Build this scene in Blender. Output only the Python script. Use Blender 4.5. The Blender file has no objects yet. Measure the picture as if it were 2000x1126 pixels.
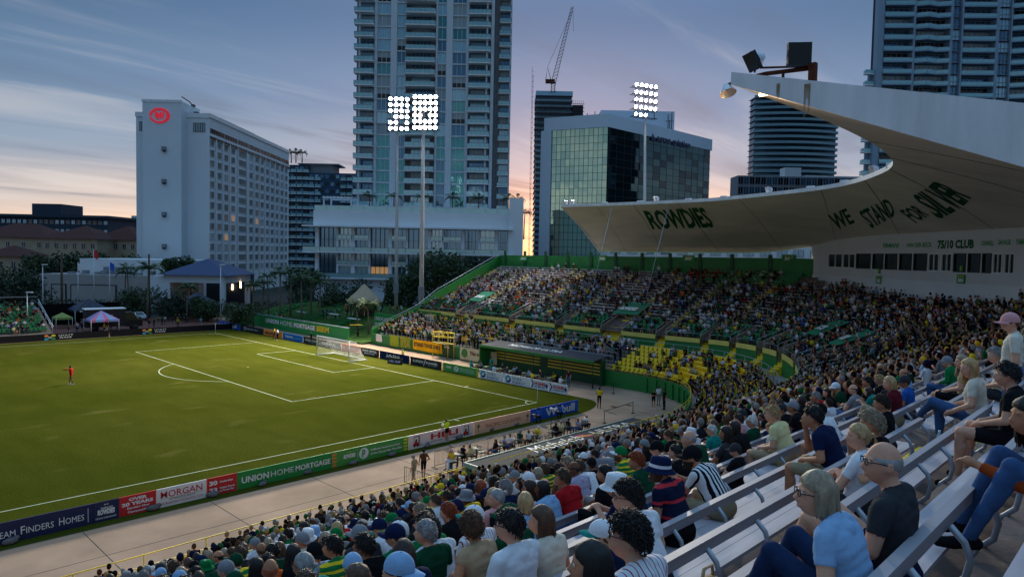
import bpy, bmesh, math, random
import numpy as np
from mathutils import Vector, Matrix, Quaternion
random.seed(7); RNG = np.random.default_rng(7)
R_ = math.radians
scn = bpy.context.scene

def lin(r, g, b):
    f = lambda c: (c/255/12.92) if c/255 <= .04045 else ((c/255+.055)/1.055)**2.4
    return (f(r), f(g), f(b))

# ------------------------------------------------------------------ camera
YAW, PIT, ROLL, FPX = R_(46.005), R_(-2.71), R_(1.162), 1368.2
CO = Vector((-47.419, -76.917, 13.382))
_f = Vector((math.sin(YAW)*math.cos(PIT), math.cos(YAW)*math.cos(PIT), math.sin(PIT)))
_r = Vector((math.cos(YAW), -math.sin(YAW), 0)); _u = _r.cross(_f)
CR = _r*math.cos(ROLL)+_u*math.sin(ROLL); CU = -_r*math.sin(ROLL)+_u*math.cos(ROLL)
cam = bpy.data.cameras.new('camera'); camo = bpy.data.objects.new('camera', cam)
scn.collection.objects.link(camo)
camo.matrix_world = Matrix((( CR.x, CU.x, -_f.x, CO.x), (CR.y, CU.y, -_f.y, CO.y), (CR.z, CU.z, -_f.z, CO.z), (0,0,0,1)))
cam.sensor_width = 36; cam.lens = FPX/2000*36; cam.clip_end = 6000; cam.clip_start = .1
cam.dof.use_dof = False
scn.camera = camo
scn.render.resolution_x = 1024; scn.render.resolution_y = 576

# surveying helpers: the real place where a sight line meets a plane of the site
def sight(px, py): return _f+CR*((px-1000)/FPX)-CU*((py-563)/FPX)
def at_z(px, py, z=0.):
    d = sight(px, py); return CO+d*((z-CO.z)/d.z)
def at_x(px, py, x):
    d = sight(px, py); return CO+d*((x-CO.x)/d.x)
def at_y(px, py, y):
    d = sight(px, py); return CO+d*((y-CO.y)/d.y)
def to_px(P):
    d = Vector(P)-CO; w = d.dot(_f)
    if w <= .05: return (-9999, -9999, w)
    return (1000+FPX*d.dot(CR)/w, 563-FPX*d.dot(CU)/w, w)
# the city blocks stand on a street grid turned 46 degrees: A runs away down the street, B along the fronts
GA = Vector((math.sin(YAW), math.cos(YAW), 0)); GB = Vector((math.cos(YAW), -math.sin(YAW), 0))
def city(px, py, dep):
    d = sight(px, py); k = dep/d.dot(GA); return CO+d*k

# ------------------------------------------------------------------ world: dusk sky
w = bpy.data.worlds.new('World'); scn.world = w; w.use_nodes = True
nt = w.node_tree; nt.nodes.clear()
def N(t, **k):
    n = nt.nodes.new(t)
    for a, v in k.items(): setattr(n, a, v)
    return n
L = nt.links.new
def M(op, a, b=None, c=None):
    n = N('ShaderNodeMath', operation=op)
    for i, v in enumerate((a, b, c)):
        if v is None: continue
        if isinstance(v, (int, float)): n.inputs[i].default_value = v
        else: L(v, n.inputs[i])
    return n.outputs[0]
SUN_AZ = R_(50)
tc = N('ShaderNodeTexCoord'); sep = N('ShaderNodeSeparateXYZ'); L(tc.outputs['Generated'], sep.inputs[0])
X_, Y_, Z_ = sep.outputs
hor = M('SQRT', M('ADD', M('MULTIPLY', X_, X_), M('ADD', M('MULTIPLY', Y_, Y_), 1e-5)))
az = M('DIVIDE', M('ADD', M('MULTIPLY', X_, math.sin(SUN_AZ)), M('MULTIPLY', Y_, math.cos(SUN_AZ))), hor)
azf = M('POWER', M('MAXIMUM', M('MULTIPLY_ADD', az, .5, .5), 0.), 7.)
zc = M('MAXIMUM', Z_, 0.)
def ramp(stops):
    r = N('ShaderNodeValToRGB'); r.color_ramp.interpolation = 'EASE'
    e = r.color_ramp.elements
    while len(e) > 1: e.remove(e[-1])
    e[0].position = stops[0][0]; e[0].color = (*stops[0][1], 1)
    for p, c in stops[1:]:
        x = e.new(p); x.color = (*c, 1)
    L(zc, r.inputs[0]); return r.outputs[0]
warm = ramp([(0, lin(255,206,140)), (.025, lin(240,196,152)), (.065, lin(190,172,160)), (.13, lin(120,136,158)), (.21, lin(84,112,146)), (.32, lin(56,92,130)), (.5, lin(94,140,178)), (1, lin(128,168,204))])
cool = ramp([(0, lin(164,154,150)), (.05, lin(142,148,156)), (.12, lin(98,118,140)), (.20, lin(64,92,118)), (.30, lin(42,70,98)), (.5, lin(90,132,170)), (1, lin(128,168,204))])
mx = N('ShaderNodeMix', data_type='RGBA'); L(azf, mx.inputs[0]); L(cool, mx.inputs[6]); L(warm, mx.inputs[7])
# flat streaks of high cloud: sample a plane above the head so that they crowd towards the horizon
kz = M('ADD', zc, .09)
cb = N('ShaderNodeCombineXYZ'); L(M('DIVIDE', X_, kz), cb.inputs[0]); L(M('DIVIDE', Y_, kz), cb.inputs[1])
mp = N('ShaderNodeMapping'); mp.inputs['Rotation'].default_value = (0, 0, R_(38)); mp.inputs['Scale'].default_value = (.42, 1.5, 1); L(cb.outputs[0], mp.inputs[0])
n1 = N('ShaderNodeTexNoise'); n1.inputs['Scale'].default_value = 1.15; n1.inputs['Detail'].default_value = 7; n1.inputs['Roughness'].default_value = .55; n1.inputs['Distortion'].default_value = .5
L(mp.outputs[0], n1.inputs['Vector'])
n2 = N('ShaderNodeTexNoise'); n2.inputs['Scale'].default_value = .5; n2.inputs['Detail'].default_value = 5; L(mp.outputs[0], n2.inputs['Vector'])
def mr(v, a, b, c=0., d=1.):
    n = N('ShaderNodeMapRange', interpolation_type='SMOOTHSTEP'); L(v, n.inputs[0])
    for i, x in enumerate((a, b, c, d)): n.inputs[i+1].default_value = x
    return n.outputs[0]
dark = M('MULTIPLY', mr(n1.outputs[0], .46, .66), mr(n2.outputs[0], .42, .58))
lite = M('MULTIPLY', mr(n1.outputs[0], .50, .34), mr(n2.outputs[0], .60, .44))
low = mr(zc, .0, .35, 1., .25)
m2 = N('ShaderNodeMix', data_type='RGBA'); L(M('MULTIPLY', dark, .75), m2.inputs[0]); L(mx.outputs[2], m2.inputs[6]); m2.inputs[7].default_value = (*lin(62,84,110), 1)
m3 = N('ShaderNodeMix', data_type='RGBA'); L(M('MULTIPLY', M('MULTIPLY', lite, low), .40), m3.inputs[0]); L(m2.outputs[2], m3.inputs[6]); m3.inputs[7].default_value = (*lin(190,184,182), 1)
sky = N('ShaderNodeTexSky', sky_type='NISHITA'); sky.sun_disc = False; sky.sun_elevation = R_(1.5); sky.sun_rotation = SUN_AZ; sky.air_density = 1.3; sky.dust_density = 2
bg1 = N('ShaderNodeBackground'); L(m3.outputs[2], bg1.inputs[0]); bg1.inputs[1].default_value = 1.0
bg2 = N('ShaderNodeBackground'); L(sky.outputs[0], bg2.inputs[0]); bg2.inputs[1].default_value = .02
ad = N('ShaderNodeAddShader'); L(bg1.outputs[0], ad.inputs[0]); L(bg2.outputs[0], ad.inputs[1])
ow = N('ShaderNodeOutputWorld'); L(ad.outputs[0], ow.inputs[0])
sl = bpy.data.lights.new('sun', 'SUN'); sl.energy = .12; sl.angle = R_(12); sl.color = (1, .62, .38)
so = bpy.data.objects.new('sun', sl); scn.collection.objects.link(so)
sd = Vector((math.sin(SUN_AZ)*math.cos(R_(3)), math.cos(SUN_AZ)*math.cos(R_(3)), math.sin(R_(3))))
so.rotation_mode = 'QUATERNION'; so.rotation_quaternion = sd.to_track_quat('Z', 'Y')
scn.view_settings.view_transform = 'Standard'; scn.view_settings.look = 'None'
scn.view_settings.exposure = .70; scn.view_settings.gamma = 1; scn.view_settings.use_curve_mapping = False

# ------------------------------------------------------------------ materials
_mc = {}
def mat(name, col, rough=.8, metal=0., noise=None, bump=None, spec=.5, emit=None, coord='Object', detail=4, coat=0., sheen=0.):
    key = name
    if key in _mc: return _mc[key]
    m = bpy.data.materials.new(name); m.use_nodes = True
    t = m.node_tree; b = t.nodes['Principled BSDF']
    b.inputs['Base Color'].default_value = (*col, 1); b.inputs['Roughness'].default_value = rough
    b.inputs['Metallic'].default_value = metal; b.inputs['Specular IOR Level'].default_value = spec if rough < .75 or spec != .5 else .12
    if coat: b.inputs['Coat Weight'].default_value = coat
    if emit:
        b.inputs['Emission Color'].default_value = (*emit[0], 1); b.inputs['Emission Strength'].default_value = emit[1]
    tcn = t.nodes.new('ShaderNodeTexCoord')
    if noise:
        sc, amt = noise[:2]; st = noise[2] if len(noise) > 2 else (1, 1, 1)
        mpn = t.nodes.new('ShaderNodeMapping'); mpn.inputs['Scale'].default_value = st
        t.links.new(tcn.outputs[coord], mpn.inputs[0])
        nn = t.nodes.new('ShaderNodeTexNoise'); nn.inputs['Scale'].default_value = sc; nn.inputs['Detail'].default_value = detail
        nn.inputs['Roughness'].default_value = .6
        t.links.new(mpn.outputs[0], nn.inputs['Vector'])
        rr = t.nodes.new('ShaderNodeMapRange'); rr.inputs[1].default_value = .3; rr.inputs[2].default_value = .7
        rr.inputs[3].default_value = 1-amt; rr.inputs[4].default_value = 1+amt
        t.links.new(nn.outputs[0], rr.inputs[0])
        hs = t.nodes.new('ShaderNodeVectorMath'); hs.operation = 'SCALE'; hs.inputs[0].default_value = col
        t.links.new(rr.outputs[0], hs.inputs['Scale']); t.links.new(hs.outputs[0], b.inputs['Base Color'])
    if bump:
        nb = t.nodes.new('ShaderNodeTexNoise'); nb.inputs['Scale'].default_value = bump[0]; nb.inputs['Detail'].default_value = 3
        t.links.new(tcn.outputs[coord], nb.inputs['Vector'])
        bp = t.nodes.new('ShaderNodeBump'); bp.inputs['Strength'].default_value = bump[1]; bp.inputs['Distance'].default_value = bump[2] if len(bump) > 2 else .02
        t.links.new(nb.outputs[0], bp.inputs['Height']); t.links.new(bp.outputs[0], b.inputs['Normal'])
    _mc[key] = m; return m
def stripes(name, c1, c2, freq, axis='X', duty=.5, rough=.85):
    if name in _mc: return _mc[name]
    m = mat(name, c1, rough); t = m.node_tree; b = t.nodes['Principled BSDF']
    tcn = t.nodes.new('ShaderNodeTexCoord'); s = t.nodes.new('ShaderNodeSeparateXYZ'); t.links.new(tcn.outputs['Object'], s.inputs[0])
    a = t.nodes.new('ShaderNodeMath'); a.operation = 'MULTIPLY'; a.inputs[1].default_value = freq; t.links.new(s.outputs['XYZ'.index(axis)], a.inputs[0])
    f = t.nodes.new('ShaderNodeMath'); f.operation = 'FRACT'; t.links.new(a.outputs[0], f.inputs[0])
    g = t.nodes.new('ShaderNodeMath'); g.operation = 'GREATER_THAN'; g.inputs[1].default_value = duty; t.links.new(f.outputs[0], g.inputs[0])
    x = t.nodes.new('ShaderNodeMix'); x.data_type = 'RGBA'; x.inputs[6].default_value = (*c1, 1); x.inputs[7].default_value = (*c2, 1)
    t.links.new(g.outputs[0], x.inputs[0]); t.links.new(x.outputs[2], b.inputs['Base Color'])
    return m

# ------------------------------------------------------------------ mesh helpers
class MB:
    def __init__(s): s.v = []; s.f = []; s.m = []; s.sm = []
    def add(s, vs, fs, mi=0, sm=False):
        o = len(s.v); s.v += [tuple(v) for v in vs]; s.f += [tuple(i+o for i in f) for f in fs]; s.m += [mi]*len(fs); s.sm += [sm]*len(fs)
    def hexa(s, p, mi=0):      # p: 4 bottom ccw, 4 top ccw
        s.add(p, [(3,2,1,0),(4,5,6,7),(0,1,5,4),(1,2,6,5),(2,3,7,6),(3,0,4,7)], mi)
    def box(s, x0, x1, y0, y1, z0, z1, mi=0):
        s.hexa([(x0,y0,z0),(x1,y0,z0),(x1,y1,z0),(x0,y1,z0),(x0,y0,z1),(x1,y0,z1),(x1,y1,z1),(x0,y1,z1)], mi)
    def obox(s, o, a, b, c, mi=0):   # origin corner and three edge vectors
        o, a, b, c = map(Vector, (o, a, b, c))
        if a.cross(b).dot(c) < 0: a, b, o = b, a, o
        s.hexa([o, o+a, o+a+b, o+b, o+c, o+a+c, o+a+b+c, o+b+c], mi)
    def cbox(s, c, a, b, h, mi=0):
        c, a, b, h = map(Vector, (c, a, b, h)); s.obox(c-a/2-b/2-h/2, a, b, h, mi)
    def tube(s, pts, rad, n=6, mi=0, sm=True, cap=True):
        pts = [Vector(p) for p in pts]; rs = rad if isinstance(rad, (list, tuple)) else [rad]*len(pts)
        vs = []; prev = None
        for i, p in enumerate(pts):
            t = (pts[min(i+1, len(pts)-1)]-pts[max(i-1, 0)]).normalized()
            if prev is None:
                prev = t.orthogonal().normalized()
            u = (prev-t*prev.dot(t))
            u = u.normalized() if u.length > 1e-6 else t.orthogonal().normalized()
            prev = u; v = t.cross(u)
            for k in range(n):
                a = 2*math.pi*k/n; vs.append(p+(u*math.cos(a)+v*math.sin(a))*rs[i])
        fs = []
        for i in range(len(pts)-1):
            for k in range(n):
                a = i*n+k; b = i*n+(k+1) % n; fs.append((a, b, b+n, a+n))
        if cap: fs += [tuple(range(n-1, -1, -1)), tuple((len(pts)-1)*n+k for k in range(n))]
        s.add(vs, fs, mi, sm)
    def lathe(s, prof, c=(0,0,0), ax=(0,0,1), n=12, mi=0, sm=True):
        c = Vector(c); ax = Vector(ax).normalized(); u = ax.orthogonal().normalized(); v = ax.cross(u)
        vs = []
        for r, h in prof:
            for k in range(n):
                a = 2*math.pi*k/n; vs.append(c+ax*h+(u*math.cos(a)+v*math.sin(a))*r)
        fs = [(i*n+k, i*n+(k+1) % n, (i+1)*n+(k+1) % n, (i+1)*n+k) for i in range(len(prof)-1) for k in range(n)]
        s.add(vs, fs, mi, sm)
    def ell(s, c, r, n=10, m=7, rot=None, mi=0, sm=True):
        c = Vector(c); vs = []; fs = []
        for i in range(m+1):
            th = math.pi*i/m
            for k in range(n):
                ph = 2*math.pi*k/n
                p = Vector((r[0]*math.sin(th)*math.cos(ph), r[1]*math.sin(th)*math.sin(ph), r[2]*math.cos(th)))
                if rot is not None: p = rot @ p
                vs.append(c+p)
        for i in range(m):
            for k in range(n):
                a = i*n+k; b = i*n+(k+1) % n; fs.append((a, a+n, b+n, b))
        s.add(vs, fs, mi, sm)
    def quad(s, a, b, c, d, mi=0): s.add([a, b, c, d], [(0,1,2,3)], mi)
    def prism(s, poly, d, mi=0):    # poly: 3-D outline, d: thickness vector
        n = len(poly); d = Vector(d); P = [Vector(p) for p in poly]
        s.add(P+[p+d for p in P], [tuple(range(n-1, -1, -1)), tuple(range(n, 2*n))]+[(i, (i+1) % n, (i+1) % n+n, i+n) for i in range(n)], mi)
    def mesh(s, name, mats):
        me = bpy.data.meshes.new(name); me.from_pydata(s.v, [], s.f)
        me.polygons.foreach_set('material_index', s.m); me.polygons.foreach_set('use_smooth', s.sm)
        for x in (mats if isinstance(mats, (list, tuple)) else [mats]): me.materials.append(x)
        me.update(); return me
    def build(s, name, mats, parent=None, loc=None):
        o = bpy.data.objects.new(name, s.mesh(name, mats)); scn.collection.objects.link(o)
        if parent is not None: o.parent = parent
        if loc is not None: o.location = loc
        return o
def tag(o, label=None, cat=None, group=None, kind=None):
    if label: o['label'] = label
    if cat: o['category'] = cat
    if group: o['group'] = group
    if kind: o['kind'] = kind
    return o
def thing(name, label, cat, loc=(0,0,0), rz=0., group=None):
    o = bpy.data.objects.new(name, None); o.empty_display_size = .2; scn.collection.objects.link(o)
    o.location = loc; o.rotation_euler = (0, 0, rz); return tag(o, label, cat, group)
def put(name, me, parent=None, loc=(0,0,0), rot=None, sc=None):
    o = bpy.data.objects.new(name, me); scn.collection.objects.link(o); o.parent = parent; o.location = loc
    if rot is not None: o.rotation_euler = rot
    if sc is not None: o.scale = sc
    return o
def basis(o, right, up, nrm): return Matrix(((right.x, up.x, nrm.x, o.x), (right.y, up.y, nrm.y, o.y), (right.z, up.z, nrm.z, o.z), (0,0,0,1)))
def text_mesh(s, bold=.0, shear=0., italic=False, depth=.0, res=2, space=1.):
    c = bpy.data.curves.new('lettering', 'FONT'); c.body = s; c.size = 1; c.offset = bold; c.shear = shear; c.resolution_u = res
    c.space_character = space
    o = bpy.data.objects.new('lettering', c); me = bpy.data.meshes.new_from_object(o); bpy.data.objects.remove(o); return me
def lettering(s, m, parent, org, right, up, w, h, bold=.02, off=.012, shear=0., space=1., name='lettering', fn=None):
    """flat print: the words s in a w x h box whose lower left corner is org"""
    me = text_mesh(s, bold, shear, space=space)
    n = len(me.vertices)
    if n == 0: return None
    co = np.empty(n*3); me.vertices.foreach_get('co', co); co = co.reshape(-1, 3)
    mn, mxx = co.min(0), co.max(0); co = (co-mn)/np.maximum(mxx-mn, 1e-6)
    right = Vector(right).normalized(); up = Vector(up).normalized(); nr = right.cross(up)
    if fn is None:
        P = np.array(org)+np.outer(co[:,0]*w, right)+np.outer(co[:,1]*h, up)+np.array(nr)*off
    else: P = np.array([fn(a, b) for a, b in co[:, :2]])
    me.vertices.foreach_set('co', P.ravel()); me.materials.append(m); me.update()
    o = bpy.data.objects.new(name, me); scn.collection.objects.link(o); o.parent = parent
    return o
M_ = {}
def P_(k, rgb, **kw): M_[k] = mat(k, lin(*rgb), **kw)
P_('concrete', (150,140,130), rough=.9, noise=(.35,.22), bump=(30,.15), detail=8)
P_('plaza', (158,132,112), rough=.92, noise=(.22,.26), bump=(40,.12), detail=8)
P_('asphalt', (58,58,62), rough=.9, noise=(.5,.2))
P_('white_paint', (215,218,220), rough=.7, noise=(1.2,.06))
P_('white_wall', (206,210,214), rough=.85, noise=(.25,.07), detail=6)
P_('green_paint', (22,112,44), rough=.55, noise=(.8,.15))
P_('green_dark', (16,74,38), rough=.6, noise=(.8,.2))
P_('yellow_paint', (222,190,30), rough=.5, noise=(1.5,.12))
P_('cream_yellow', (214,196,98), rough=.6, noise=(1.,.1))
P_('black', (18,18,20), rough=.6)
P_('dark_metal', (48,50,54), rough=.45, metal=.6)
P_('steel', (158,164,174), rough=.42, metal=.35, noise=(3,.1))
P_('aluminium', (205,204,210), rough=.42, metal=.55, noise=(1.4,.1,(.3,3,3)))
P_('bench_white', (226,224,228), rough=.5, noise=(1.1,.12), bump=(60,.08,.004))
P_('yellow_seat', (244,200,10), rough=.42, noise=(2,.06), coat=.2)
P_('green_seat', (12,104,48), rough=.45)
P_('roof_white', (218,222,226), rough=.82, noise=(1.1,.17,(1,1,.14)), bump=(6,.3,.02), detail=10)
P_('soffit', (222,216,208), rough=.9, noise=(.35,.13,(1,.4,1)), bump=(9,.1,.02), detail=8)
P_('rust', (88,48,34), rough=.9, noise=(6,.4))
P_('rust_stain', (176,140,92), rough=.9, noise=(4,.3))
P_('turf_line', (172,178,150), rough=.9, noise=(6,.12))
P_('red', (196,28,36), rough=.6); P_('navy', (14,28,74), rough=.6); P_('blue', (12,84,190), rough=.6)
P_('paper_white', (226,222,220), rough=.6); P_('peach', (244,186,150), rough=.65); P_('pinkwhite', (240,214,206), rough=.6)
P_('sign_green', (24,136,62), rough=.6); P_('pub_green', (74,150,66), rough=.6); P_('orange', (226,132,52), rough=.6)
P_('teal', (40,150,190), rough=.6); P_('ink_green', (18,84,48), rough=.8, noise=(3,.15)); P_('brick_paver', (120,78,70), rough=.9, noise=(2,.2))
P_('thatch', (176,156,132), rough=1, noise=(9,.35,(1,1,.2)), bump=(30,.8,.05))
P_('bark', (88,74,60), rough=1, noise=(6,.3), bump=(20,.6,.03)); P_('palm_bark', (112,102,90), rough=1, noise=(4,.25,(1,1,4)), bump=(14,.6,.03))
P_('leaf', (46,66,30), rough=.65, noise=(1.5,.35)); P_('leaf2', (60,76,34), rough=.65, noise=(1.2,.35)); P_('palm_leaf', (62,84,40), rough=.55, noise=(2,.3)); P_('leaf3', (34,54,34), rough=.7, noise=(1.2,.35))
P_('tile_roof', (84,52,48), rough=.85, noise=(1.2,.2), bump=(12,.5,.04)); P_('stucco', (168,150,128), rough=.9, noise=(.4,.1))
P_('blue_roof', (16,44,96), rough=.5, noise=(1.,.1)); P_('dark_wall', (52,64,78), rough=.8); P_('grey_wall', (128,132,138), rough=.85, noise=(.3,.1))
P_('rail_dark', (104,138,150), rough=.3, metal=.3); P_('glass', (84,122,148), rough=.06, metal=.7, spec=.9); P_('hotel_glass', (14,17,22), rough=.6, spec=.15); P_('pale_rust', (150,128,100), rough=.9, noise=(5,.3)); P_('glass_dark', (10,14,18), rough=.16, metal=.0, spec=.55)
P_('glass_light', (150,190,206), rough=.12, metal=.5, spec=.9); P_('glass_teal', (86,146,150), rough=.05, metal=.85)
P_('glass_green', (164,190,172), rough=.03, metal=1.); P_('curtain', (128,150,160), rough=.35, spec=.9, noise=(1.2,.2,(6,6,.2)))
P_('rail_glass', (140,186,194), rough=.12, metal=.35, spec=.8); P_('mullion', (36,44,46), rough=.5, metal=.4)
P_('mesh_fence', (14,16,16), rough=.9)
mat('lamp_white', (1,1,1), emit=((1,.97,.88), 60)); mat('lamp_warm', (1,.8,.5), emit=((1,.62,.28), 9)); mat('car_light', (1,1,1), emit=((1,.95,.85), 14))
mat('warm_window', lin(200,150,90), emit=((1,.55,.25), .16))
for k in ('lamp_white', 'lamp_warm', 'car_light', 'warm_window'): M_[k] = _mc[k]
# ------------------------------------------------------------------ ground and pitch
def sheet(name, pts, z, m, label=None):
    b = MB(); b.add([(x, y, z) for x, y in pts], [tuple(range(len(pts)))], 0); o = b.build(name, m); o['kind'] = 'structure'; return o
sheet('ground', [(-3000,-3000),(3000,-3000),(3000,3000),(-3000,3000)], -.03, mat('ground', lin(62,66,62), rough=.95, noise=(.02,.25)))
sheet('concourse', [(-120,-60),(40,-60),(40,60),(-120,60)], -.012, M_['plaza'])
# joints sawn in the concrete walk
jb = MB()
for x in range(-56, 12, 6): jb.box(x-.012, x+.012, -47.4, -39.9, -.011, -.004)
jb.box(-60, 4, -43.62, -43.6, -.011, -.005)
o = jb.build('concrete_joint', M_['asphalt']); o['kind'] = 'structure'
def grass_mat():
    m = bpy.data.materials.new('turf'); m.use_nodes = True; t = m.node_tree; b = t.nodes['Principled BSDF']; b.inputs['Roughness'].default_value = .95
    b.inputs['Specular IOR Level'].default_value = .0
    tcn = t.nodes.new('ShaderNodeTexCoord'); lk = t.links.new
    def noi(sc, st=(1,1,1), det=5, rot=0):
        mpn = t.nodes.new('ShaderNodeMapping'); mpn.inputs['Scale'].default_value = st; mpn.inputs['Rotation'].default_value = (0,0,rot); lk(tcn.outputs['Object'], mpn.inputs[0])
        n = t.nodes.new('ShaderNodeTexNoise'); n.inputs['Scale'].default_value = sc; n.inputs['Detail'].default_value = det; lk(mpn.outputs[0], n.inputs['Vector']); return n.outputs[0]
    def rmp(v, stops):
        r = t.nodes.new('ShaderNodeValToRGB'); e = r.color_ramp.elements
        for i, (p, c) in enumerate(stops):
            x = e[i] if i < 2 else e.new(p)
            x.position = p; x.color = (*c, 1)
        lk(v, r.inputs[0]); return r.outputs[0]
    a = rmp(noi(.045, (1,1.6,1), 6), [(.32, (.045,.054,.006)), (.68, (.071,.073,.011))])
    bb = rmp(noi(.6, (1,.35,1), 7, .4), [(.3, (.86,.88,.84)), (.72, (1.10,1.09,1.12))])
    c = rmp(noi(9, (1,1,1), 4), [(.3, (.72,.74,.7)), (.7, (1.3,1.28,1.3))])
    def mul(x, y):
        n = t.nodes.new('ShaderNodeMix'); n.data_type = 'RGBA'; n.blend_type = 'MULTIPLY'; n.inputs[0].default_value = 1; lk(x, n.inputs[6]); lk(y, n.inputs[7]); return n.outputs[2]
    col = mul(mul(a, bb), c)
    # worn pale patches
    wn = t.nodes.new('ShaderNodeMapRange'); lk(noi(.16, (1,2.,1), 5, .3), wn.inputs[0]); wn.inputs[1].default_value = .62; wn.inputs[2].default_value = .76
    n = t.nodes.new('ShaderNodeMix'); n.data_type = 'RGBA'; lk(wn.outputs[0], n.inputs[0]); lk(col, n.inputs[6]); n.inputs[7].default_value = (.105,.10,.025,1)
    lk(n.outputs[2], b.inputs['Base Color'])
    bp = t.nodes.new('ShaderNodeBump'); bp.inputs['Strength'].default_value = .5; bp.inputs['Distance'].default_value = .03; lk(noi(22, (1,1,1), 3), bp.inputs['Height']); lk(bp.outputs[0], b.inputs['Normal'])
    return m
turf = grass_mat(); M_['turf'] = turf
arc = [(4.9-6.5+6.5*math.cos(a), -36.5-3.6*math.sin(a)) for a in np.linspace(0, math.pi/2, 12)]
sheet('pitch_turf', [(-112, 38.3), (-112,-39.9)]+[(-1.7,-40.1)]+arc[::-1]+[(4.9,-34.5),(4.9,38.3)], 0., turf)
HW = 34.63
lb = MB(); LW = .10
def line(x0, x1, y0, y1): lb.add([(x0,y0,.004),(x1,y0,.004),(x1,y1,.004),(x0,y1,.004)], [(0,1,2,3)])
def ring(cx, cy, r, a0, a1, n=40):
    for i in range(n):
        a = a0+(a1-a0)*i/n; b = a0+(a1-a0)*(i+1)/n
        lb.add([(cx+(r-LW/2)*math.cos(a), cy+(r-LW/2)*math.sin(a), .004), (cx+(r+LW/2)*math.cos(a), cy+(r+LW/2)*math.sin(a), .004), (cx+(r+LW/2)*math.cos(b), cy+(r+LW/2)*math.sin(b), .004), (cx+(r-LW/2)*math.cos(b), cy+(r-LW/2)*math.sin(b), .004)], [(0,1,2,3)])
line(-LW, 0, -HW, HW); line(-106, -LW, -HW, -HW+LW); line(-106, -LW, HW-LW, HW)
line(-16.5, -16.5+LW, -20.16, 20.16); line(-16.5+LW, -LW, -20.16, -20.16+LW); line(-16.5+LW, -LW, 20.16-LW, 20.16)
line(-5.5, -5.5+LW, -9.16, 9.16); line(-5.5+LW, -LW, -9.16, -9.16+LW); line(-5.5+LW, -LW, 9.16-LW, 9.16)
A_ = math.acos(5.5/9.15); ring(-11, 0, 9.1, math.pi-A_, math.pi+A_, 36); ring(-11, 0, .06, 0, 2*math.pi, 8)
ring(-.06, -HW+.06, 1, math.pi/2, math.pi, 8); ring(-.06, HW-.06, 1, math.pi, 1.5*math.pi, 8)
line(.05, .6, -HW+9.9, -HW+10.02); line(-10.1, -9.98, -HW-.6, -HW-.05)
o = lb.build('pitch_marking', M_['turf_line']); o['kind'] = 'structure'

# goal
g = thing('goal', 'white football goal with net standing on the goal line', 'goal', (0,0,0))
b = MB(); G = 3.72
b.tube([(0,-G,0),(0,-G,2.5),(0,G,2.5),(0,G,0)], .065, 10, sm=True); b.build('goal_frame', M_['white_paint'], g)
b = MB()
for s in (-1, 1): b.tube([(.05,s*G,.05),(2.4,s*G,.05)], .06, 8)
b.tube([(2.4,-G-.3,.05),(2.4,G+.3,.05)], .06, 8); b.build('ground_bar', M_['white_paint'], g)
b = MB()
def netq(p00, p10, p11, p01, nx, ny):
    p00, p10, p11, p01 = map(Vector, (p00, p10, p11, p01))
    P = lambda u, v: p00*(1-u)*(1-v)+p10*u*(1-v)+p11*u*v+p01*(1-u)*v+Vector((0,0,-.10*math.sin(u*math.pi)*math.sin(v*math.pi)))
    for i in range(nx+1):
        b.tube([P(i/nx, j/4) for j in range(5)], .008, 3, sm=False, cap=False)
    for j in range(ny+1):
        b.tube([P(i/4, j/ny) for i in range(5)], .008, 3, sm=False, cap=False)
netq((0,-G,2.5),(0,G,2.5),(1.1,G,2.3),(1.1,-G,2.3), 44, 7)
netq((1.1,-G,2.3),(1.1,G,2.3),(2.4,G,.06),(2.4,-G,.06), 44, 16)
for s in (-1, 1): netq((0,s*G,.06),(2.4,s*G,.06),(1.1,s*G,2.3),(0,s*G,2.5), 12, 14)
tag(b.build('net', M_['paper_white'], g), kind='stuff')
# corner flags
for (x, y, lb_) in ((.0, -HW, 'corner flag post with small pennant at the near corner arc'), (0, HW, 'corner flag post at the far corner by the blue board')):
    t = thing('corner_flag', lb_, 'corner flag', (x, y, 0), group='corner flags')
    b = MB(); b.tube([(0,0,0),(0,0,1.6)], .022, 6); b.build('pole', M_['paper_white'], t)
    b = MB(); b.prism([(0,.02,1.58),(.36,.12,1.46),(0,.02,1.3)], (0,.01,0)); b.build('pennant', M_['sign_green'], t)

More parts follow.
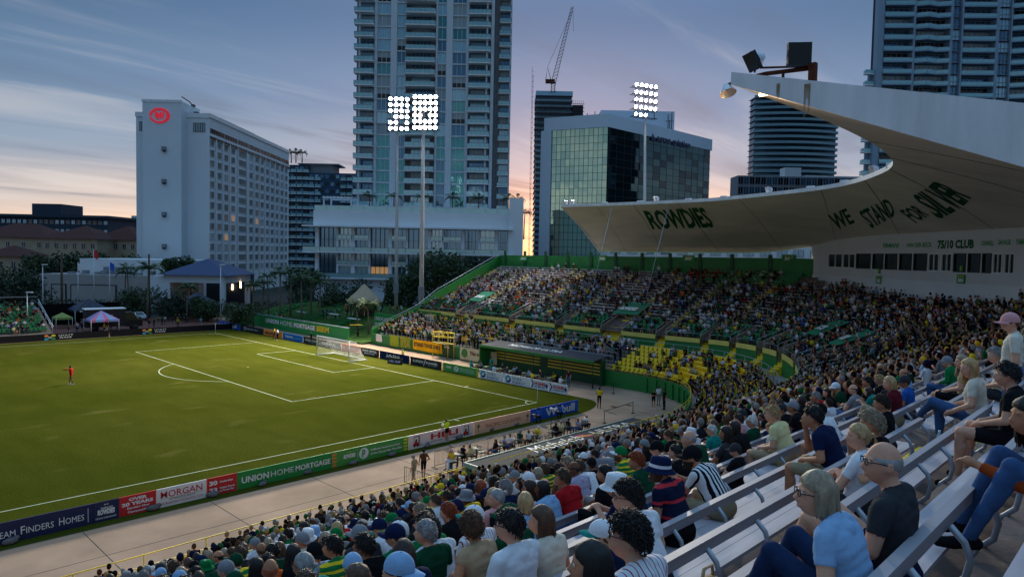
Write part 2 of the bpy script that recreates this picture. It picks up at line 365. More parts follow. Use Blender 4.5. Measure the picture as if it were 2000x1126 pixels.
# ------------------------------------------------------------------ advertising boards
def board(label, o, right, w, h, m, items, lean=.0, name='advertising_board', group='advertising boards round the pitch'):
    """items: ('t', text, x0, y0, w, h, mat, bold, shear) in fractions of the board; ('r', x0,y0,x1,y1,mat) blocks"""
    o = Vector(o); right = Vector(right).normalized(); up = Vector((0,0,1)); nr = right.cross(up)
    t = thing(name, label, 'advertising board', o, group=group)
    b = MB(); b.obox(right*.01-nr*.06, right*(w-.02), nr*.06, up*h); b.build('panel', m, t)
    b = MB()
    for k in range(int(w//2.4)+1):
        p = right*min(.5+k*2.4, w-.2)-nr*.07
        b.obox(p, right*.05, -nr*.5, up*.05); b.obox(p, right*.05, -nr*.05, up*h*.85)
    b.build('stand_frame', M_['dark_metal'], t)
    for it in items:
        if it[0] == 't':
            _, s, x, y, ww, hh, mm = it[:7]; bold = it[7] if len(it) > 7 else .02; sh = it[8] if len(it) > 8 else 0
            lettering(s, mm, t, right*(x*w)+up*(y*h), right, up, ww*w, hh*h, bold, .012, sh)
        elif it[0] == 'r':
            _, x0, y0, x1, y1, mm = it
            b = MB(); b.obox(right*x0*w+up*y0*h+nr*.001, right*(x1-x0)*w, nr*.006, up*(y1-y0)*h); b.build('printed_block', mm, t)
        elif it[0] == 'p':      # polygon
            _, pts, mm = it
            b = MB(); b.prism([right*x*w+up*y*h+nr*.002 for x, y in pts], nr*.006); b.build('printed_shape', mm, t)
    return t
W_, Y_L = M_['paper_white'], M_['yellow_paint']
def disc(cx, cy, rx, ry, n=14): return [(cx+rx*math.cos(2*math.pi*i/n), cy+ry*math.sin(2*math.pi*i/n)) for i in range(n)]
def annulus(cx, cy, rx, ry, k, a0=0, a1=2*math.pi, n=16):
    A = [a0+(a1-a0)*i/n for i in range(n+1)]
    return [(cx+rx*math.cos(a), cy+ry*math.sin(a)) for a in A]+[(cx+rx*k*math.cos(a), cy+ry*k*math.sin(a)) for a in A[::-1]]
NB = -39.3; H = .98
BX = (1, 0, 0)
def palm_print(cx, cy, s, asp):
    pts = []
    for a in range(0, 360, 45):
        for r, da in ((1, 0), (.28, 22.5)):
            aa = R_(a+da); pts.append((cx+s*r*math.cos(aa)*asp, cy+s*r*math.sin(aa)))
    return pts
board('navy board with DREAM FINDERS HOMES in white capitals', (-46.2, NB, 0), BX, 10.0, H, M_['navy'],
  [('t','D',.470,.28,.020,.36,W_,.0),('t','REAM',.494,.28,.078,.29,W_,.0),('t','F',.592,.28,.017,.37,W_,.0),('t','INDERS',.613,.28,.108,.29,W_,.0),('t','H',.742,.28,.022,.37,W_,.0),('t','OMES',.768,.28,.078,.29,W_,.0),('r',.862,.12,.864,.82,W_)])
board('short navy board with the club crest lettering ROWDIES', (-37.35, NB-.02, 0), BX, 1.1, H, M_['navy'],
  [('t','TAMPA BAY',.28,.62,.5,.1,W_,.02),('t','ROWDIES',.16,.34,.7,.28,W_,.06,.12),('t','* *',.42,.74,.18,.14,W_,.05),('t','OFFICIAL HOME BUILDER',.08,.14,.84,.09,W_,.02)])
board('red board reading OVER 20 YEARS Serving Our Community', (-36.2, NB, 0), BX, 1.72, H, M_['red'],
  [('t','OVER',.25,.72,.5,.17,W_,.05),('t','20 YEARS',.06,.48,.86,.19,W_,.05),('t','Serving Our',.2,.27,.62,.15,W_,.04),('t','Community',.22,.07,.58,.15,W_,.04)])
board('white board reading MORGAN AUTOMOTIVE GROUP in red', (-34.46, NB, 0), BX, 2.56, H, M_['paper_white'],
  [('t','MORGAN',.08,.48,.83,.36,M_['red'],.008),('t','AUTOMOTIVE GROUP',.24,.32,.52,.1,M_['dark_metal'],.0),('t','MORGANAUTOGROUP.COM',.08,.12,.84,.13,M_['red'],.0),('r',.08,.43,.92,.44,M_['red'])])
board('red board reading 30 Dealerships 23 Unique Brands', (-31.88, NB, 0), BX, 1.66, H, M_['red'],
  [('t','30',.07,.56,.27,.27,W_,.05),('t','23',.07,.16,.27,.27,W_,.05),('t','Dealerships',.42,.62,.44,.14,W_,.04),('t','Unique Brands',.42,.28,.5,.13,W_,.04),('t','in Tampa Bay',.42,.12,.48,.13,W_,.04)])
board('long green board reading UNION HOME MORTGAGE', (-30.2, NB, 0), BX, 6.0, H, M_['sign_green'],
  [('t','UNION',.04,.3,.27,.38,W_,.03),('t','HOME',.33,.32,.24,.34,W_,.0),('t','MORTGAGE',.59,.32,.39,.34,W_,.026)])
board('light green supermarket board with a white P disc', (-24.2, NB, 0), BX, 5.9, H, M_['pub_green'],
  [('r',.0,.06+.23*i,.055,.20+.23*i,M_['orange']) for i in range(4)]+[('r',.935,.06+.23*i,.985,.20+.23*i,Y_L) for i in range(4)]+
  [('t','ROWDIES',.14,.4,.145,.28,W_,.06,.1),('t','* *',.18,.7,.05,.12,Y_L,.05),('r',.315,.15,.317,.85,W_),('p',disc(.395,.5,.062,.37),W_),('t','p',.372,.26,.042,.5,M_['pub_green'],.05),
   ('t','Official Supermarket',.48,.52,.4,.17,W_,.03),('t','of the Tampa Bay Rowdies',.48,.26,.43,.17,W_,.03)])
def forklift(cx):
    r, k = M_['red'], M_['dark_metal']
    return [('p',[(cx-.055,.2),(cx+.02,.2),(cx+.02,.42),(cx-.03,.46),(cx-.055,.36)],r),('p',disc(cx-.035,.2,.014,.09,8),k),('p',disc(cx+.008,.2,.014,.09,8),k),
            ('r',cx+.022,.16,cx+.03,.88,k),('r',cx+.036,.16,cx+.042,.88,k),('r',cx+.022,.5,cx+.042,.54,k),('r',cx-.045,.82,cx+.018,.87,k),('r',cx-.045,.4,cx-.04,.85,k),('r',cx+.042,.18,cx+.085,.21,k),('p',[(cx-.03,.46),(cx,.44),(cx+.002,.64),(cx-.02,.68)],k)]
board('pale pink board reading HELI in red between two forklifts', (-18.28, NB, 0), BX, 6.05, H, M_['pinkwhite'],
  forklift(.12)+forklift(.88)+[('t','HELI',.32,.40,.42,.42,M_['red'],.035),('t','EMPOWER  THE WORLD',.32,.2,.42,.11,M_['dark_metal'],.0,.2)])
board('peach board reading PACIFIC COUNTER between two palm prints', (-12.2, NB, 0), BX, 6.18, H, M_['peach'],
  [('t','PACIFIC COUNTER',.2,.36,.62,.26,mat('ink_red', lin(168,62,44)),.0),('p',palm_print(.07,.6,.24,.17),M_['ink_green']),('r',.067,.15,.073,.5,M_['rust']),('p',palm_print(.945,.6,.24,.17),M_['ink_green']),('r',.942,.15,.948,.5,M_['rust'])])
board('blue board reading Webull behind two photographers', (-6.0, NB, 0), BX, 6.1, 1.0, M_['blue'],
  [('p',annulus(.13,.6,.085,.42,.55,math.pi*.98,math.pi*2.02),W_),('t','Webull',.3,.16,.62,.68,W_,.03)])
# behind the goal (read from the pitch: right hand is -Y)
GX = 4.8; RY = (0,-1,0)
def gb(y0, y1, lab, m, items): board(lab, (GX, y0, 0), RY, y0-y1-.04, .95, m, items)
gb(45.2, 36.2, 'blue board reading Webull near the far corner', M_['blue'], [('p',annulus(.17,.6,.09,.36,.5,math.pi,2*math.pi),W_),('t','Webull',.34,.25,.52,.5,W_,.05)])
gb(36.1, 28.0, 'black board reading Olympus Limo', M_['black'], [('p',annulus(.2,.5,.05,.3,.7),W_),('t','Olympus Limo',.27,.36,.5,.3,W_,.01)])
gb(27.9, 21.9, 'orange board behind the far post side', M_['orange'], [('t','MisterB',.1,.3,.4,.4,M_['rust'],.03),('t','CAR WASH',.52,.34,.3,.28,M_['teal'],.03)])
gb(21.8, 15.8, 'mid blue board reading TEKNIA', mat('mid_blue', lin(20,110,190)), [('t','TEKNIA',.12,.4,.42,.26,W_,.04),('t','solutions & technology',.12,.2,.5,.1,W_,.0),('t','teknia.com',.62,.4,.3,.12,W_,.0)])
gb(15.7, 5.6, 'black board reading COLONY GRILL behind the net', M_['black'], [('t','COLONY',.06,.42,.36,.3,W_,.04),('p',[(.44,.3),(.49,.56),(.46,.8),(.43,.56)],M_['sign_green']),('t','GRILL',.5,.42,.38,.3,W_,.04),('t','Pizza and Hot Oil',.16,.2,.5,.12,W_,.0)])
gb(5.5, 1.0, 'orange red board reading ORLANDO HEALTH behind the goal', mat('health_red', lin(214,84,54)), [('t','ORLANDO HEALTH',.06,.36,.86,.32,W_,.0)])
gb(.9, -3.2, 'black board reading GRAND CENTRAL BREWHOUSE', M_['black'], [('t','GRAND CENTRAL',.08,.5,.8,.32,W_,.05),('t','BREWHOUSE',.2,.2,.56,.18,W_,.03)])
gb(-3.3, -9.5, 'navy board reading JABIL', mat('deep_navy', lin(8,34,78)), [('t','JABIL',.22,.28,.52,.46,W_,.0)])
gb(-9.6, -15.5, 'black board reading LUNEX POWER', M_['black'], [('t','LUNEX',.1,.4,.34,.3,W_,.03),('t','POWER',.52,.4,.36,.3,W_,.03),('p',[(.43,.1),(.45,.1),(.51,.92),(.49,.92)],W_),('t','technology',.55,.22,.3,.1,W_,0)])
gb(-15.6, -21.7, 'green board with a white P disc right of the goal', M_['pub_green'], [('r',.0,.06+.23*i,.05,.20+.23*i,Y_L) for i in range(4)]+[('r',.945,.06+.23*i,.995,.20+.23*i,Y_L) for i in range(4)]+
   [('t','ROWDIES',.12,.42,.13,.26,W_,.05),('p',disc(.4,.5,.062,.34),W_),('t','p',.38,.28,.04,.46,M_['pub_green'],.05),('t','Official Supermarket',.49,.52,.38,.15,W_,.02),('t','of the Tampa Bay Rowdies',.49,.28,.4,.15,W_,.02)])
inkb = mat('ink_blue', lin(24,74,120)); inkt = mat('ink_teal', lin(30,150,180))
for y0, wd in ((-21.8, 'left'), (-25.6, 'right')):
    gb(y0, y0-3.75, 'white DUKE ENERGY board, the %s of the two' % wd, M_['paper_white'], [('p',annulus(.16,.5,.11,.4,.45,.6,3.6),inkt),('p',annulus(.16,.5,.11,.4,.45,3.8,6.7),inkb),('t','DUKE',.34,.52,.34,.3,inkb,0),('t','ENERGY.',.34,.12,.5,.3,inkb,0)])
for y0, wd in ((-29.4, 'left'), (-31.85, 'right')):
    gb(y0, y0-2.4, 'white HUGHES EXTERMINATORS board, the %s of the two' % wd, M_['paper_white'], [('t','HUGHES',.22,.42,.62,.36,M_['red'],.05),('t','EXTERMINATORS',.22,.2,.6,.15,inkb,.03),('p',[(.03,.1),(.1,.1),(.19,.5),(.1,.9),(.03,.9),(.12,.5)],inkb),('p',[(.84,.35),(.9,.35),(.9,.15),(.99,.5),(.9,.85),(.9,.65),(.84,.65)],inkb)])
# far touchline boards
FB = 38.6
def fb(x0, x1, lab, items): board(lab, (x0, FB, 0), BX, x1-x0-.04, .95, mat('board_black', lin(28,26,30)), items)
def hyatt(fx, s=1.):
    cols = [M_['orange'], M_['yellow_paint'], M_['teal'], M_['sign_green'], mat('dot_grey', lin(150,150,140)), M_['orange'], M_['teal']]
    out = []
    for i, (dx, dy) in enumerate(((-1,.9),(1,.9),(-1,-.9),(1,-.9),(0,0),(-1,.0),(1,0))[:5]): out.append(('p', disc(fx+dx*.022*s, .48+dy*.27, .014*s, .17, 8), cols[i]))
    return out+[('t','HYATT',fx+.055*s,.56,.09*s,.24,W_,.0),('t','PLACE',fx+.06*s,.26,.075*s,.2,W_,.02)]
fb(-60,-34,'black board at the far left touchline',[]); fb(-34,-14.2,'black board with coloured dots reading HYATT PLACE below the left stand',hyatt(.62))
fb(-14.1,4.6,'black board with coloured dots reading HYATT PLACE near the far corner',hyatt(.28,1.05))
# small black sign on the grass
board('small black sign reading USL CUP standing on the grass beside the goal', (3.2,-7.2,0), (0.25,-1,0), 2.3, .72, M_['black'], [('t','TAMPA BAY',.16,.66,.6,.14,M_['ink_green'],.0),('t','USL CUP',.12,.2,.76,.36,mat('lilac', lin(210,200,240)),.05)], name='small_sign')
# sand bags holding the boards
sb = MB(); sb.ell((0,0,.13), (.3,.17,.14), 12, 7); sb.ell((.22,.03,.2), (.14,.1,.1), 8, 5); sbm = sb.mesh('sandbag', mat('bag', lin(106,100,100), rough=.9, noise=(8,.3)))
for i, (px, py) in enumerate(((20,1062),(168,1022),(299,996),(414,970),(513,948),(600,925),(689,907),(765,890),(835,873),(897,857),(958,841),(1010,831))):
    p = at_z(px, py); o = put('sandbag', sbm, None, (p.x, p.y, 0), (0,0,RNG.uniform(-.6,.6)), (RNG.uniform(.8,1.15),)*3)
    tag(o, 'grey sandbag behind the %s' % ('navy homes board, left bag' if i == 0 else 'navy homes board by the crest' if i == 1 else 'red OVER 20 YEARS board' if i == 2 else 'red Dealerships board' if i == 3 else 'green UNION HOME MORTGAGE board, left bag' if i == 4 else 'green UNION HOME MORTGAGE board, right bag' if i == 5 else 'light green board by the crest' if i == 6 else 'light green board by its bars' if i == 7 else 'HELI board, left bag' if i == 8 else 'HELI board, right bag' if i == 9 else 'peach board, left bag' if i == 10 else 'peach board, right bag'), 'sandbag', 'sandbags behind the boards')
# ------------------------------------------------------------------ the seating bowl
AL = 36.9; UF = -46.6; UN = AL+82     # running coordinate: far straight < 0, curve 0..AL, near straight beyond
def bowl(u, n, z=0.):
    if u <= 0: return Vector((12+n, -38-u, z))
    if u <= AL:
        a = u/AL*math.pi/2; return Vector((2.5+(9.5+n)*math.cos(a), -38-(9.5+n)*math.sin(a), z))
    return Vector((2.5-(u-AL), -47.5-n, z))
def outw(u):
    if u <= 0: return Vector((1,0,0))
    if u <= AL: a = u/AL*math.pi/2; return Vector((math.cos(a), -math.sin(a), 0))
    return Vector((0,-1,0))
def face_rz(u):      # rotation of a body whose front is +Y so that it looks at the field
    o = outw(u); return math.atan2(o.x, -o.y)
def sm(x, a, b):
    t = min(1, max(0, (x-a)/(b-a))); return t*t*(3-2*t)
def zo(u): return 1.3+.25*sm(u,-5,12)-1.55*sm(u, 16, AL+6)
def zl(u): return 1.0*(1-sm(u, 12, AL+4))
def T(n, u): return .4*n-.358+zo(u)
def lowz(j, u): return .25+zl(u)+.27*j
lown = lambda j: .9+.85*j
NJ = lambda j: 9.22+.8*j
def us(u0, u1):
    s = {u0, u1}
    for k in range(0, 25):
        x = AL*k/24
        if u0 < x < u1: s.add(x)
    return sorted(s)
def strip(b, u0, u1, fa, fb_, mi=0):   # ribbon between two (n,z) functions of u
    U = us(u0, u1)
    for a, c in zip(U[:-1], U[1:]):
        na, za = fa(a); nb, zb = fb_(a); nc, zc_ = fa(c); nd, zd = fb_(c)
        b.quad(bowl(a,na,za), bowl(c,nc,zc_), bowl(c,nd,zd), bowl(a,nb,zb), mi)
def bar(b, u0, u1, n0, n1, z0, z1, mi=0, caps=True):    # solid bar following the bowl; n/z numbers or functions
    F = lambda f: f if callable(f) else (lambda u: f)
    n0, n1, z0, z1 = map(F, (n0, n1, z0, z1)); U = us(u0, u1)
    for a, c in zip(U[:-1], U[1:]):
        p = [bowl(a,n0(a),z0(a)), bowl(c,n0(c),z0(c)), bowl(c,n1(c),z0(c)), bowl(a,n1(a),z0(a)), bowl(a,n0(a),z1(a)), bowl(c,n0(c),z1(c)), bowl(c,n1(c),z1(c)), bowl(a,n1(a),z1(a))]
        b.hexa(p, mi)
def utube(b, u0, u1, n, z, r, k=6, mi=0):
    F = lambda f: f if callable(f) else (lambda u: f)
    n, z = F(n), F(z); b.tube([bowl(u, n(u), z(u)) for u in us(u0, u1)], r, k, mi)
ordn = ['first','second','third','fourth','fifth','sixth','seventh','eighth','ninth','tenth','eleventh','twelfth','thirteenth','fourteenth','fifteenth','sixteenth','seventeenth','eighteenth','nineteenth','twentieth','21st','22nd','23rd','24th','25th','26th','27th','28th','29th','30th']
stand = thing('grandstand', 'curved concrete seating bowl with green walls round the pitch corner', 'grandstand')
b = MB()
for j in range(7):     # lower terrace
    n = lown(j); strip(b, UF, UN, lambda u: (n-.45, lowz(j,u)), lambda u: (n+.4, lowz(j,u)))
    strip(b, UF, UN, lambda u: (n+.4, lowz(j,u)), lambda u: (n+.4, lowz(j+1,u)))
strip(b, UF, UN, lambda u: (6.85, lowz(7,u)), lambda u: (8.5, lowz(7,u)))
strip(b, UF, UN, lambda u: (.0, lowz(0,u)), lambda u: (.45, lowz(0,u)))
b.build('lower_terrace', M_['concrete'], stand)
def prom(u): return lowz(7, u)
NR = 21; NRN = 30
b = MB()
for j in range(NRN):
    u1 = UN; u0 = UF if j < NR else AL-2
    n = NJ(j); strip(b, u0, u1, lambda u: (n-.75, T(n,u)), lambda u: (n+.05, T(n,u)))
    strip(b, u0, u1, lambda u: (n+.05, T(n,u)), lambda u: (n+.05, T(n+.8,u)))
b.build('upper_terrace', mat('old_concrete', lin(120,104,98), rough=.95, noise=(1.2,.3), bump=(25,.4,.02), detail=8), stand)
# pitch-side wall
b = MB(); bar(b, UF, AL, -.16, -.005, 0, lambda u: lowz(0,u)+.35); b.build('front_wall', M_['green_paint'], stand)
b = MB(); bar(b, AL, UN, -.16, -.005, 0, lambda u: lowz(0,u)+.1); b.build('front_wall', M_['concrete'], stand)
for k in range(9):      # buttress posts on the curved green wall
    u = 1.5+k*3.1; b = MB(); p = bowl(u,-.17,0); o = outw(u); t = Vector((o.y,-o.x,0)); h = lowz(0,u)+.2
    b.obox(p-t*.12, t*.24, -o*.14, Vector((0,0,h))); b.build('pilaster', M_['green_paint'], stand)
P_('rail_grey', (172,180,196), rough=.45, metal=.2)
def railing(label, u0, u1, n, z0, z1, m, posts=2.4, r=.028, mids=1, name='guard_rail', grp='guard rails of the stand'):
    t = thing(name, label, 'railing', group=grp); b = MB(); utube(b, u0, u1, n, z1, r, 6); b.build('top_rail', m, t)
    Z0 = z0 if callable(z0) else (lambda u: z0); Z1 = z1 if callable(z1) else (lambda u: z1)
    for q in range(mids):
        b = MB(); f = (q+1)/(mids+1); utube(b, u0, u1, n, lambda u: Z0(u)*(1-f)+Z1(u)*f, r*.8, 5); b.build('mid_rail', m, t)
    K = max(1, int((u1-u0)/posts))
    for i in range(K+1):
        u = u0+(u1-u0)*i/K; b = MB(); b.tube([bowl(u,n,Z0(u)), bowl(u,n,Z1(u))], r, 6); b.build('post', m, t)
    return t
DUG0, DUG1 = AL+2.5+3.4, AL+2.5+20.6      # near dugout under its dark roof
railing('yellow front rail of the curved section', -4.5, AL, -.08, lambda u: lowz(0,u)+.35, lambda u: lowz(0,u)+.95, M_['yellow_paint'])
railing('yellow front rail from the dark dugout roof to the corner', AL, DUG0, .15, lambda u: lowz(0,u), lambda u: lowz(0,u)+.78, M_['yellow_paint'])
railing('yellow front rail along the bottom row by the wide walk', DUG1, UN, .05, lambda u: lowz(0,u), lambda u: lowz(0,u)+.95, M_['yellow_paint'], r=.028)
railing('yellow rail behind the dark dugout roof', DUG0, DUG1, 2.15, lambda u: lowz(1,u), lambda u: 1.95, M_['yellow_paint'])
railing('grey steel rail on the cross aisle in the near stand', AL-3, UN, 7.3, prom, lambda u: prom(u)+1.25, M_['rail_grey'], posts=2., r=.045, mids=0)
railing('upper grey steel rail at the foot of the near benches', AL-3, UN, 8.45, prom, lambda u: T(8.5,u)+.95, M_['rail_grey'], posts=2., r=.045, mids=1)
railing('grey rail above the yellow seats at the far straight', -21, AL-4, 7.0, prom, lambda u: prom(u)+1.0, M_['steel'], posts=2.2, r=.028, mids=1)

# wall between promenade and upper seats, broken by stair gaps
gaps = [(-37.9,-35.9),(-35.0,-34.0),(-27.0,-25.8),(-18.8,-17.4),(-11.6,-8.6),(-3.9,-2.7),(2.2,3.6),(7.2,8.4),(12.4,13.8),(17.2,18.8),(23.2,24.8),(29.4,31),(35.8,37)]
edges = [UF]+[e for g_ in gaps for e in g_]+[UN]
sects = [(edges[i], edges[i+1]) for i in range(0, len(edges), 2)]
topw = lambda u: T(8.9,u)+.25
for i, (a, c) in enumerate(sects):
    near = a > AL-2
    b = MB(); bar(b, a, c, 8.38, 8.5, prom, topw)
    b.build('upper_front_wall', M_['concrete'] if near else M_['green_paint'], stand)
    if not near:
        b = MB(); bar(b, a+.04, c-.04, 8.30, 8.375, lambda u: topw(u)-.42, lambda u: topw(u)+.06); b.build('yellow_coping', M_['cream_yellow'], stand)
        railing('thin rail over the yellow coping, %s panel from the left end' % ordn[i], a, c, 8.44, topw, lambda u: topw(u)+.55, M_['steel'], posts=2.4, r=.02, mids=0)
tan = mat('ramp_wall', lin(150,132,118), rough=.9, noise=(.8,.12))
NG = 12.6
for i, (a, c) in enumerate(gaps):
    for e, s in ((a, -1), (c, 1)):
        b = MB(); e2 = e+s*.14; lo, hi = min(e, e2), max(e, e2)
        b.hexa([bowl(lo,8.5,prom(lo)), bowl(hi,8.5,prom(hi)), bowl(hi,NG,T(NG,hi)-.3), bowl(lo,NG,T(NG,lo)-.3), bowl(lo,8.5,T(8.5,lo)+.75), bowl(hi,8.5,T(8.5,hi)+.75), bowl(hi,NG,T(NG,hi)+.55), bowl(lo,NG,T(NG,lo)+.55)])
        b.build('ramp_wall', tan, stand)
        b = MB(); b.tube([bowl(e,8.5,T(8.5,e)+1.15), bowl(e,NG,T(NG,e)+.95)], .026, 5)
        for q in (0,.5,1): nn = 8.5+(NG-8.5)*q; b.tube([bowl(e,nn,T(nn,e)+.6), bowl(e,nn,T(nn,e)+1.1)], .02, 5)
        b.build('ramp_rail', M_['steel'], stand)
    b = MB(); K = 9; z0 = prom(a); z1 = T(10.2,a)
    for k in range(K):
        n0 = 7.5+k*.32; bar(b, a+.02, c-.02, n0, n0+.34, lambda u: z0-.1, lambda u: z0+(z1-z0)*(k+1)/K+.004)
    b.build('yellow_stair', M_['yellow_paint'], stand)
# yellow steps climbing between the bench blocks
aisles = [-45.9, -36.4, -26.4, -18.1, -10.1, -3.3, 2.9, 13.1, 24., 35.]
for a in aisles:
    b = MB()
    for j in range(3, NR-1):
        n = NJ(j)
        if a > 12 and j > 11: break
        bar(b, a-.5, a+.5, n-.76, n-.3, lambda u: T(n,u), lambda u: T(n,u)+.006); bar(b, a-.5, a+.5, n-.3, n+.06, lambda u: T(n,u), lambda u: T(n,u)+.2)
    b.build('aisle_step', M_['yellow_paint'], stand)
AXN = [-35.7, -25.6, -16.0, -6.3, -47.5]     # aisles of the near stand (x)
for ax in AXN:
    b = MB(); u = AL+2.5-ax
    for j in range(0, NRN):
        n = NJ(j); bar(b, u-.55, u+.55, n-.3, n+.045, lambda v: T(n,v), lambda v: T(n,v)+.16)
    b.build('aisle_step', M_['concrete'], stand)
    b = MB()
    for j in range(0, NRN):
        n = NJ(j); bar(b, u-.5, u+.5, n-.306, n-.26, lambda v: T(n,v)+.1, lambda v: T(n,v)+.166)
    b.build('yellow_nosing', M_['yellow_paint'], stand)
# back wall of the far straight with section numbers, and end wall
b = MB(); bar(b, UF, 7.6, 26.0, 26.25, 8, lambda u: 13.35+.35*sm(u,-40,5)); b.build('back_wall', M_['green_paint'], stand)
for u in np.arange(-45, 7, 4.6): b = MB(); b.obox(bowl(u,25.86,11.8), (0,.5,0), (.12,0,0), (0,0,2.3)); b.build('pilaster', M_['green_dark'], stand)
b = MB()
nn = [(-.1,0),(-.1,2.2),(8.0,4.9),(12,7.3),(26.2,13.3),(26.2,0)]
b.prism([(12+n, 8.62, z) for n, z in nn], (0,.25,0)); b.build('end_wall', M_['green_paint'], stand)
railing_ = thing('guard_rail', 'sloping steel rail on the green end wall of the far stand', 'railing', group='guard rails of the stand')
b = MB(); b.tube([(12,8.7,2.5),(20,8.7,5.3),(24,8.7,7.7),(38.2,8.7,13.75)], .06, 6); b.build('top_rail', M_['steel'], railing_)
for u, s in ((-38,'309'),(-22.5,'308'),(-11.4,'308'),(-3.,'307')):
    pass
for px, s in ((1022,'309'),(1176,'308'),(1345,'307'),(1541,'306')):
    p = at_x(px, 505, 37.8); z = p.z-.35
    b = MB(); b.obox((37.84, p.y+.9, z), (0,-1.8,0), (-.03,0,0), (0,0,.85)); q = b.build('section_sign', M_['sign_green'])
    tag(q, 'section sign reading %s on the back wall, %s' % (s, {'309':'leftmost of the row','308':'second from the left','307':'third from the left','306':'rightmost of the row'}[s]), 'sign', 'section number signs')
    lettering(s, W_, q, (37.80,p.y+.55,z+.15), (0,-1,0), (0,0,1), 1.1, .42, .05)
    lettering('SECTION', M_['yellow_paint'], q, (37.80,p.y+.5,z+.62), (0,-1,0), (0,0,1), 1.0, .13, .03)
# broad green blocks high on the right of the far straight
b = MB()
for r in range(3):
    zz = T(22.5+r*1.2,0)+.1
    for k in range(4): b.obox((34.4+r*1.2, -31.6-k*3.2, zz), (0,-2.5,0), (.18,0,0), (0,0,.95))
b.build('box_front', M_['green_paint'], stand)

# ------------------------------------------------------------------ benches
bm_plank = {}
fb_n = 0
def far_block(i, a, c):
    global fb_n
    t = thing('bench_block', '', 'bench block', group='bench blocks of the far stand'); first = True
    j1 = NR if c <= 5 else (17 if c < 14 else 12)
    for j in range(4, j1):
        n = NJ(j); b = MB(); bar(b, a, c, n-.40, n-.06, lambda u: T(n,u)+.40, lambda u: T(n,u)+.45)
        b.build('bench', M_['bench_white'], t)
    b = MB()
    for j in range(4, j1):
        n = NJ(j); K = max(2, int((c-a)/1.8))
        for q in range(K+1):
            u = a+.1+(c-a-.2)*q/K; b.obox(bowl(u,n-.3,T(n,u)), outw(u)*.16, Vector((outw(u).y,-outw(u).x,0))*.07, Vector((0,0,.4)))
    tag(b.build('bench_foot', M_['bench_white'], t), kind='stuff')
    return t
AA = [(UF+.15,-46.4)]+[(aisles[k]+.5, aisles[k+1]-.5) for k in range(len(aisles)-1)]
AA = AA[1:]
nm = ['left end','second from the left end','left of the middle wires','behind the camera platform','in the middle of the far straight','right of the middle','below the roof lettering','at the start of the curve','in the curve']
for i, (a, c) in enumerate(AA):
    t = far_block(i, a, c); t['label'] = 'white bench block of the far stand, %s' % nm[i]
# green bucket seats low in the upper tier: far too small to pick apart
def seat_mb(b, P, o, s=1., mi=0):
    t = Vector((o.y,-o.x,0)); w_ = .235*s
    # pan and curved back, open at the sides
    prof = [(-.26,.40),(-.24,.44),(-.02,.415),(.10,.44),(.17,.62),(.235,.86),(.20,.87),(.12,.63),(.05,.40),(-.04,.37)]
    L_ = [P+o*y+t*(-w_)+Vector((0,0,z)) for y, z in prof]; R2 = [P+o*y+t*w_+Vector((0,0,z)) for y, z in prof]
    n = len(prof); b.add(L_+R2, [tuple(range(n)), tuple(range(2*n-1, n-1, -1))]+[(i, i+n, (i+1) % n+n, (i+1) % n) for i in range(n)], mi)
    b.obox(P-o*.04-t*.03, t*.06, o*.06, Vector((0,0,.4)), mi)
occ = []      # places people may take: (u, n, z, kind)
b = MB()
cols = sects[:12]
for a, c in cols:
    for j in range(0, 4):
        n = NJ(j)
        for u in np.arange(a+.5, c-.3, .56*(9.5+n)/(9.5+n)):
            if u > AL-2: break
            seat_mb(b, bowl(u, n-.3, T(n,u)), outw(u), .95)
            occ.append((u, n-.3, T(n,u)+.43, 'green'))
tag(b.build('green_seat', M_['green_seat'], stand), kind='stuff')
for a, c in AA:
    j1 = NR if c <= 5 else (17 if c < 14 else 12)
    for j in range(4, j1):
        n = NJ(j)
        for u in np.arange(a+.3, c-.2, .52): occ.append((u, n-.22, T(n,u)+.45, 'bench'))
# near benches: one thing per row between two aisles
def bracket_mesh():
    b = MB(); pts = [(0,.02,.78),(0,.10,.70),(0,.135,.60),(0,.11,.48),(0,.03,.40),(0,.0,.32),(0,.03,.22),(0,.10,.16),(0,.20,.17),(0,.27,.26),(0,.29,.41)]
    b.tube(pts, .022, 7, sm=True); return b.mesh('rail_bracket', M_['steel'])
brk = bracket_mesh()
near_alu = mat('bench_aluminium', lin(172,166,174), rough=.62, metal=.0, noise=(3.,.22,(.25,3,1)), bump=(70,.1,.004), detail=8)
rail_alu = mat('rail_aluminium', lin(150,146,154), rough=.5, metal=.1, noise=(2.5,.14,(.2,3,3)), detail=7)
AX = sorted(AXN, reverse=True); spans = [(2.4, AX[0]+.6)]+[(AX[i]-.6, AX[i+1]+.6) for i in range(len(AX)-1)]+[(AX[-1]-.6, -70)]
ordn = ['first','second','third','fourth','fifth','sixth','seventh','eighth','ninth','tenth','eleventh','twelfth','thirteenth','fourteenth','fifteenth','sixteenth','seventeenth','eighteenth','nineteenth','twentieth','21st','22nd','23rd','24th','25th','26th','27th','28th','29th','30th']
spn = ['beside the curve','left of the curve','in the middle of the near stand','in the foreground right of centre','at the bottom, left of centre','at the far left end']
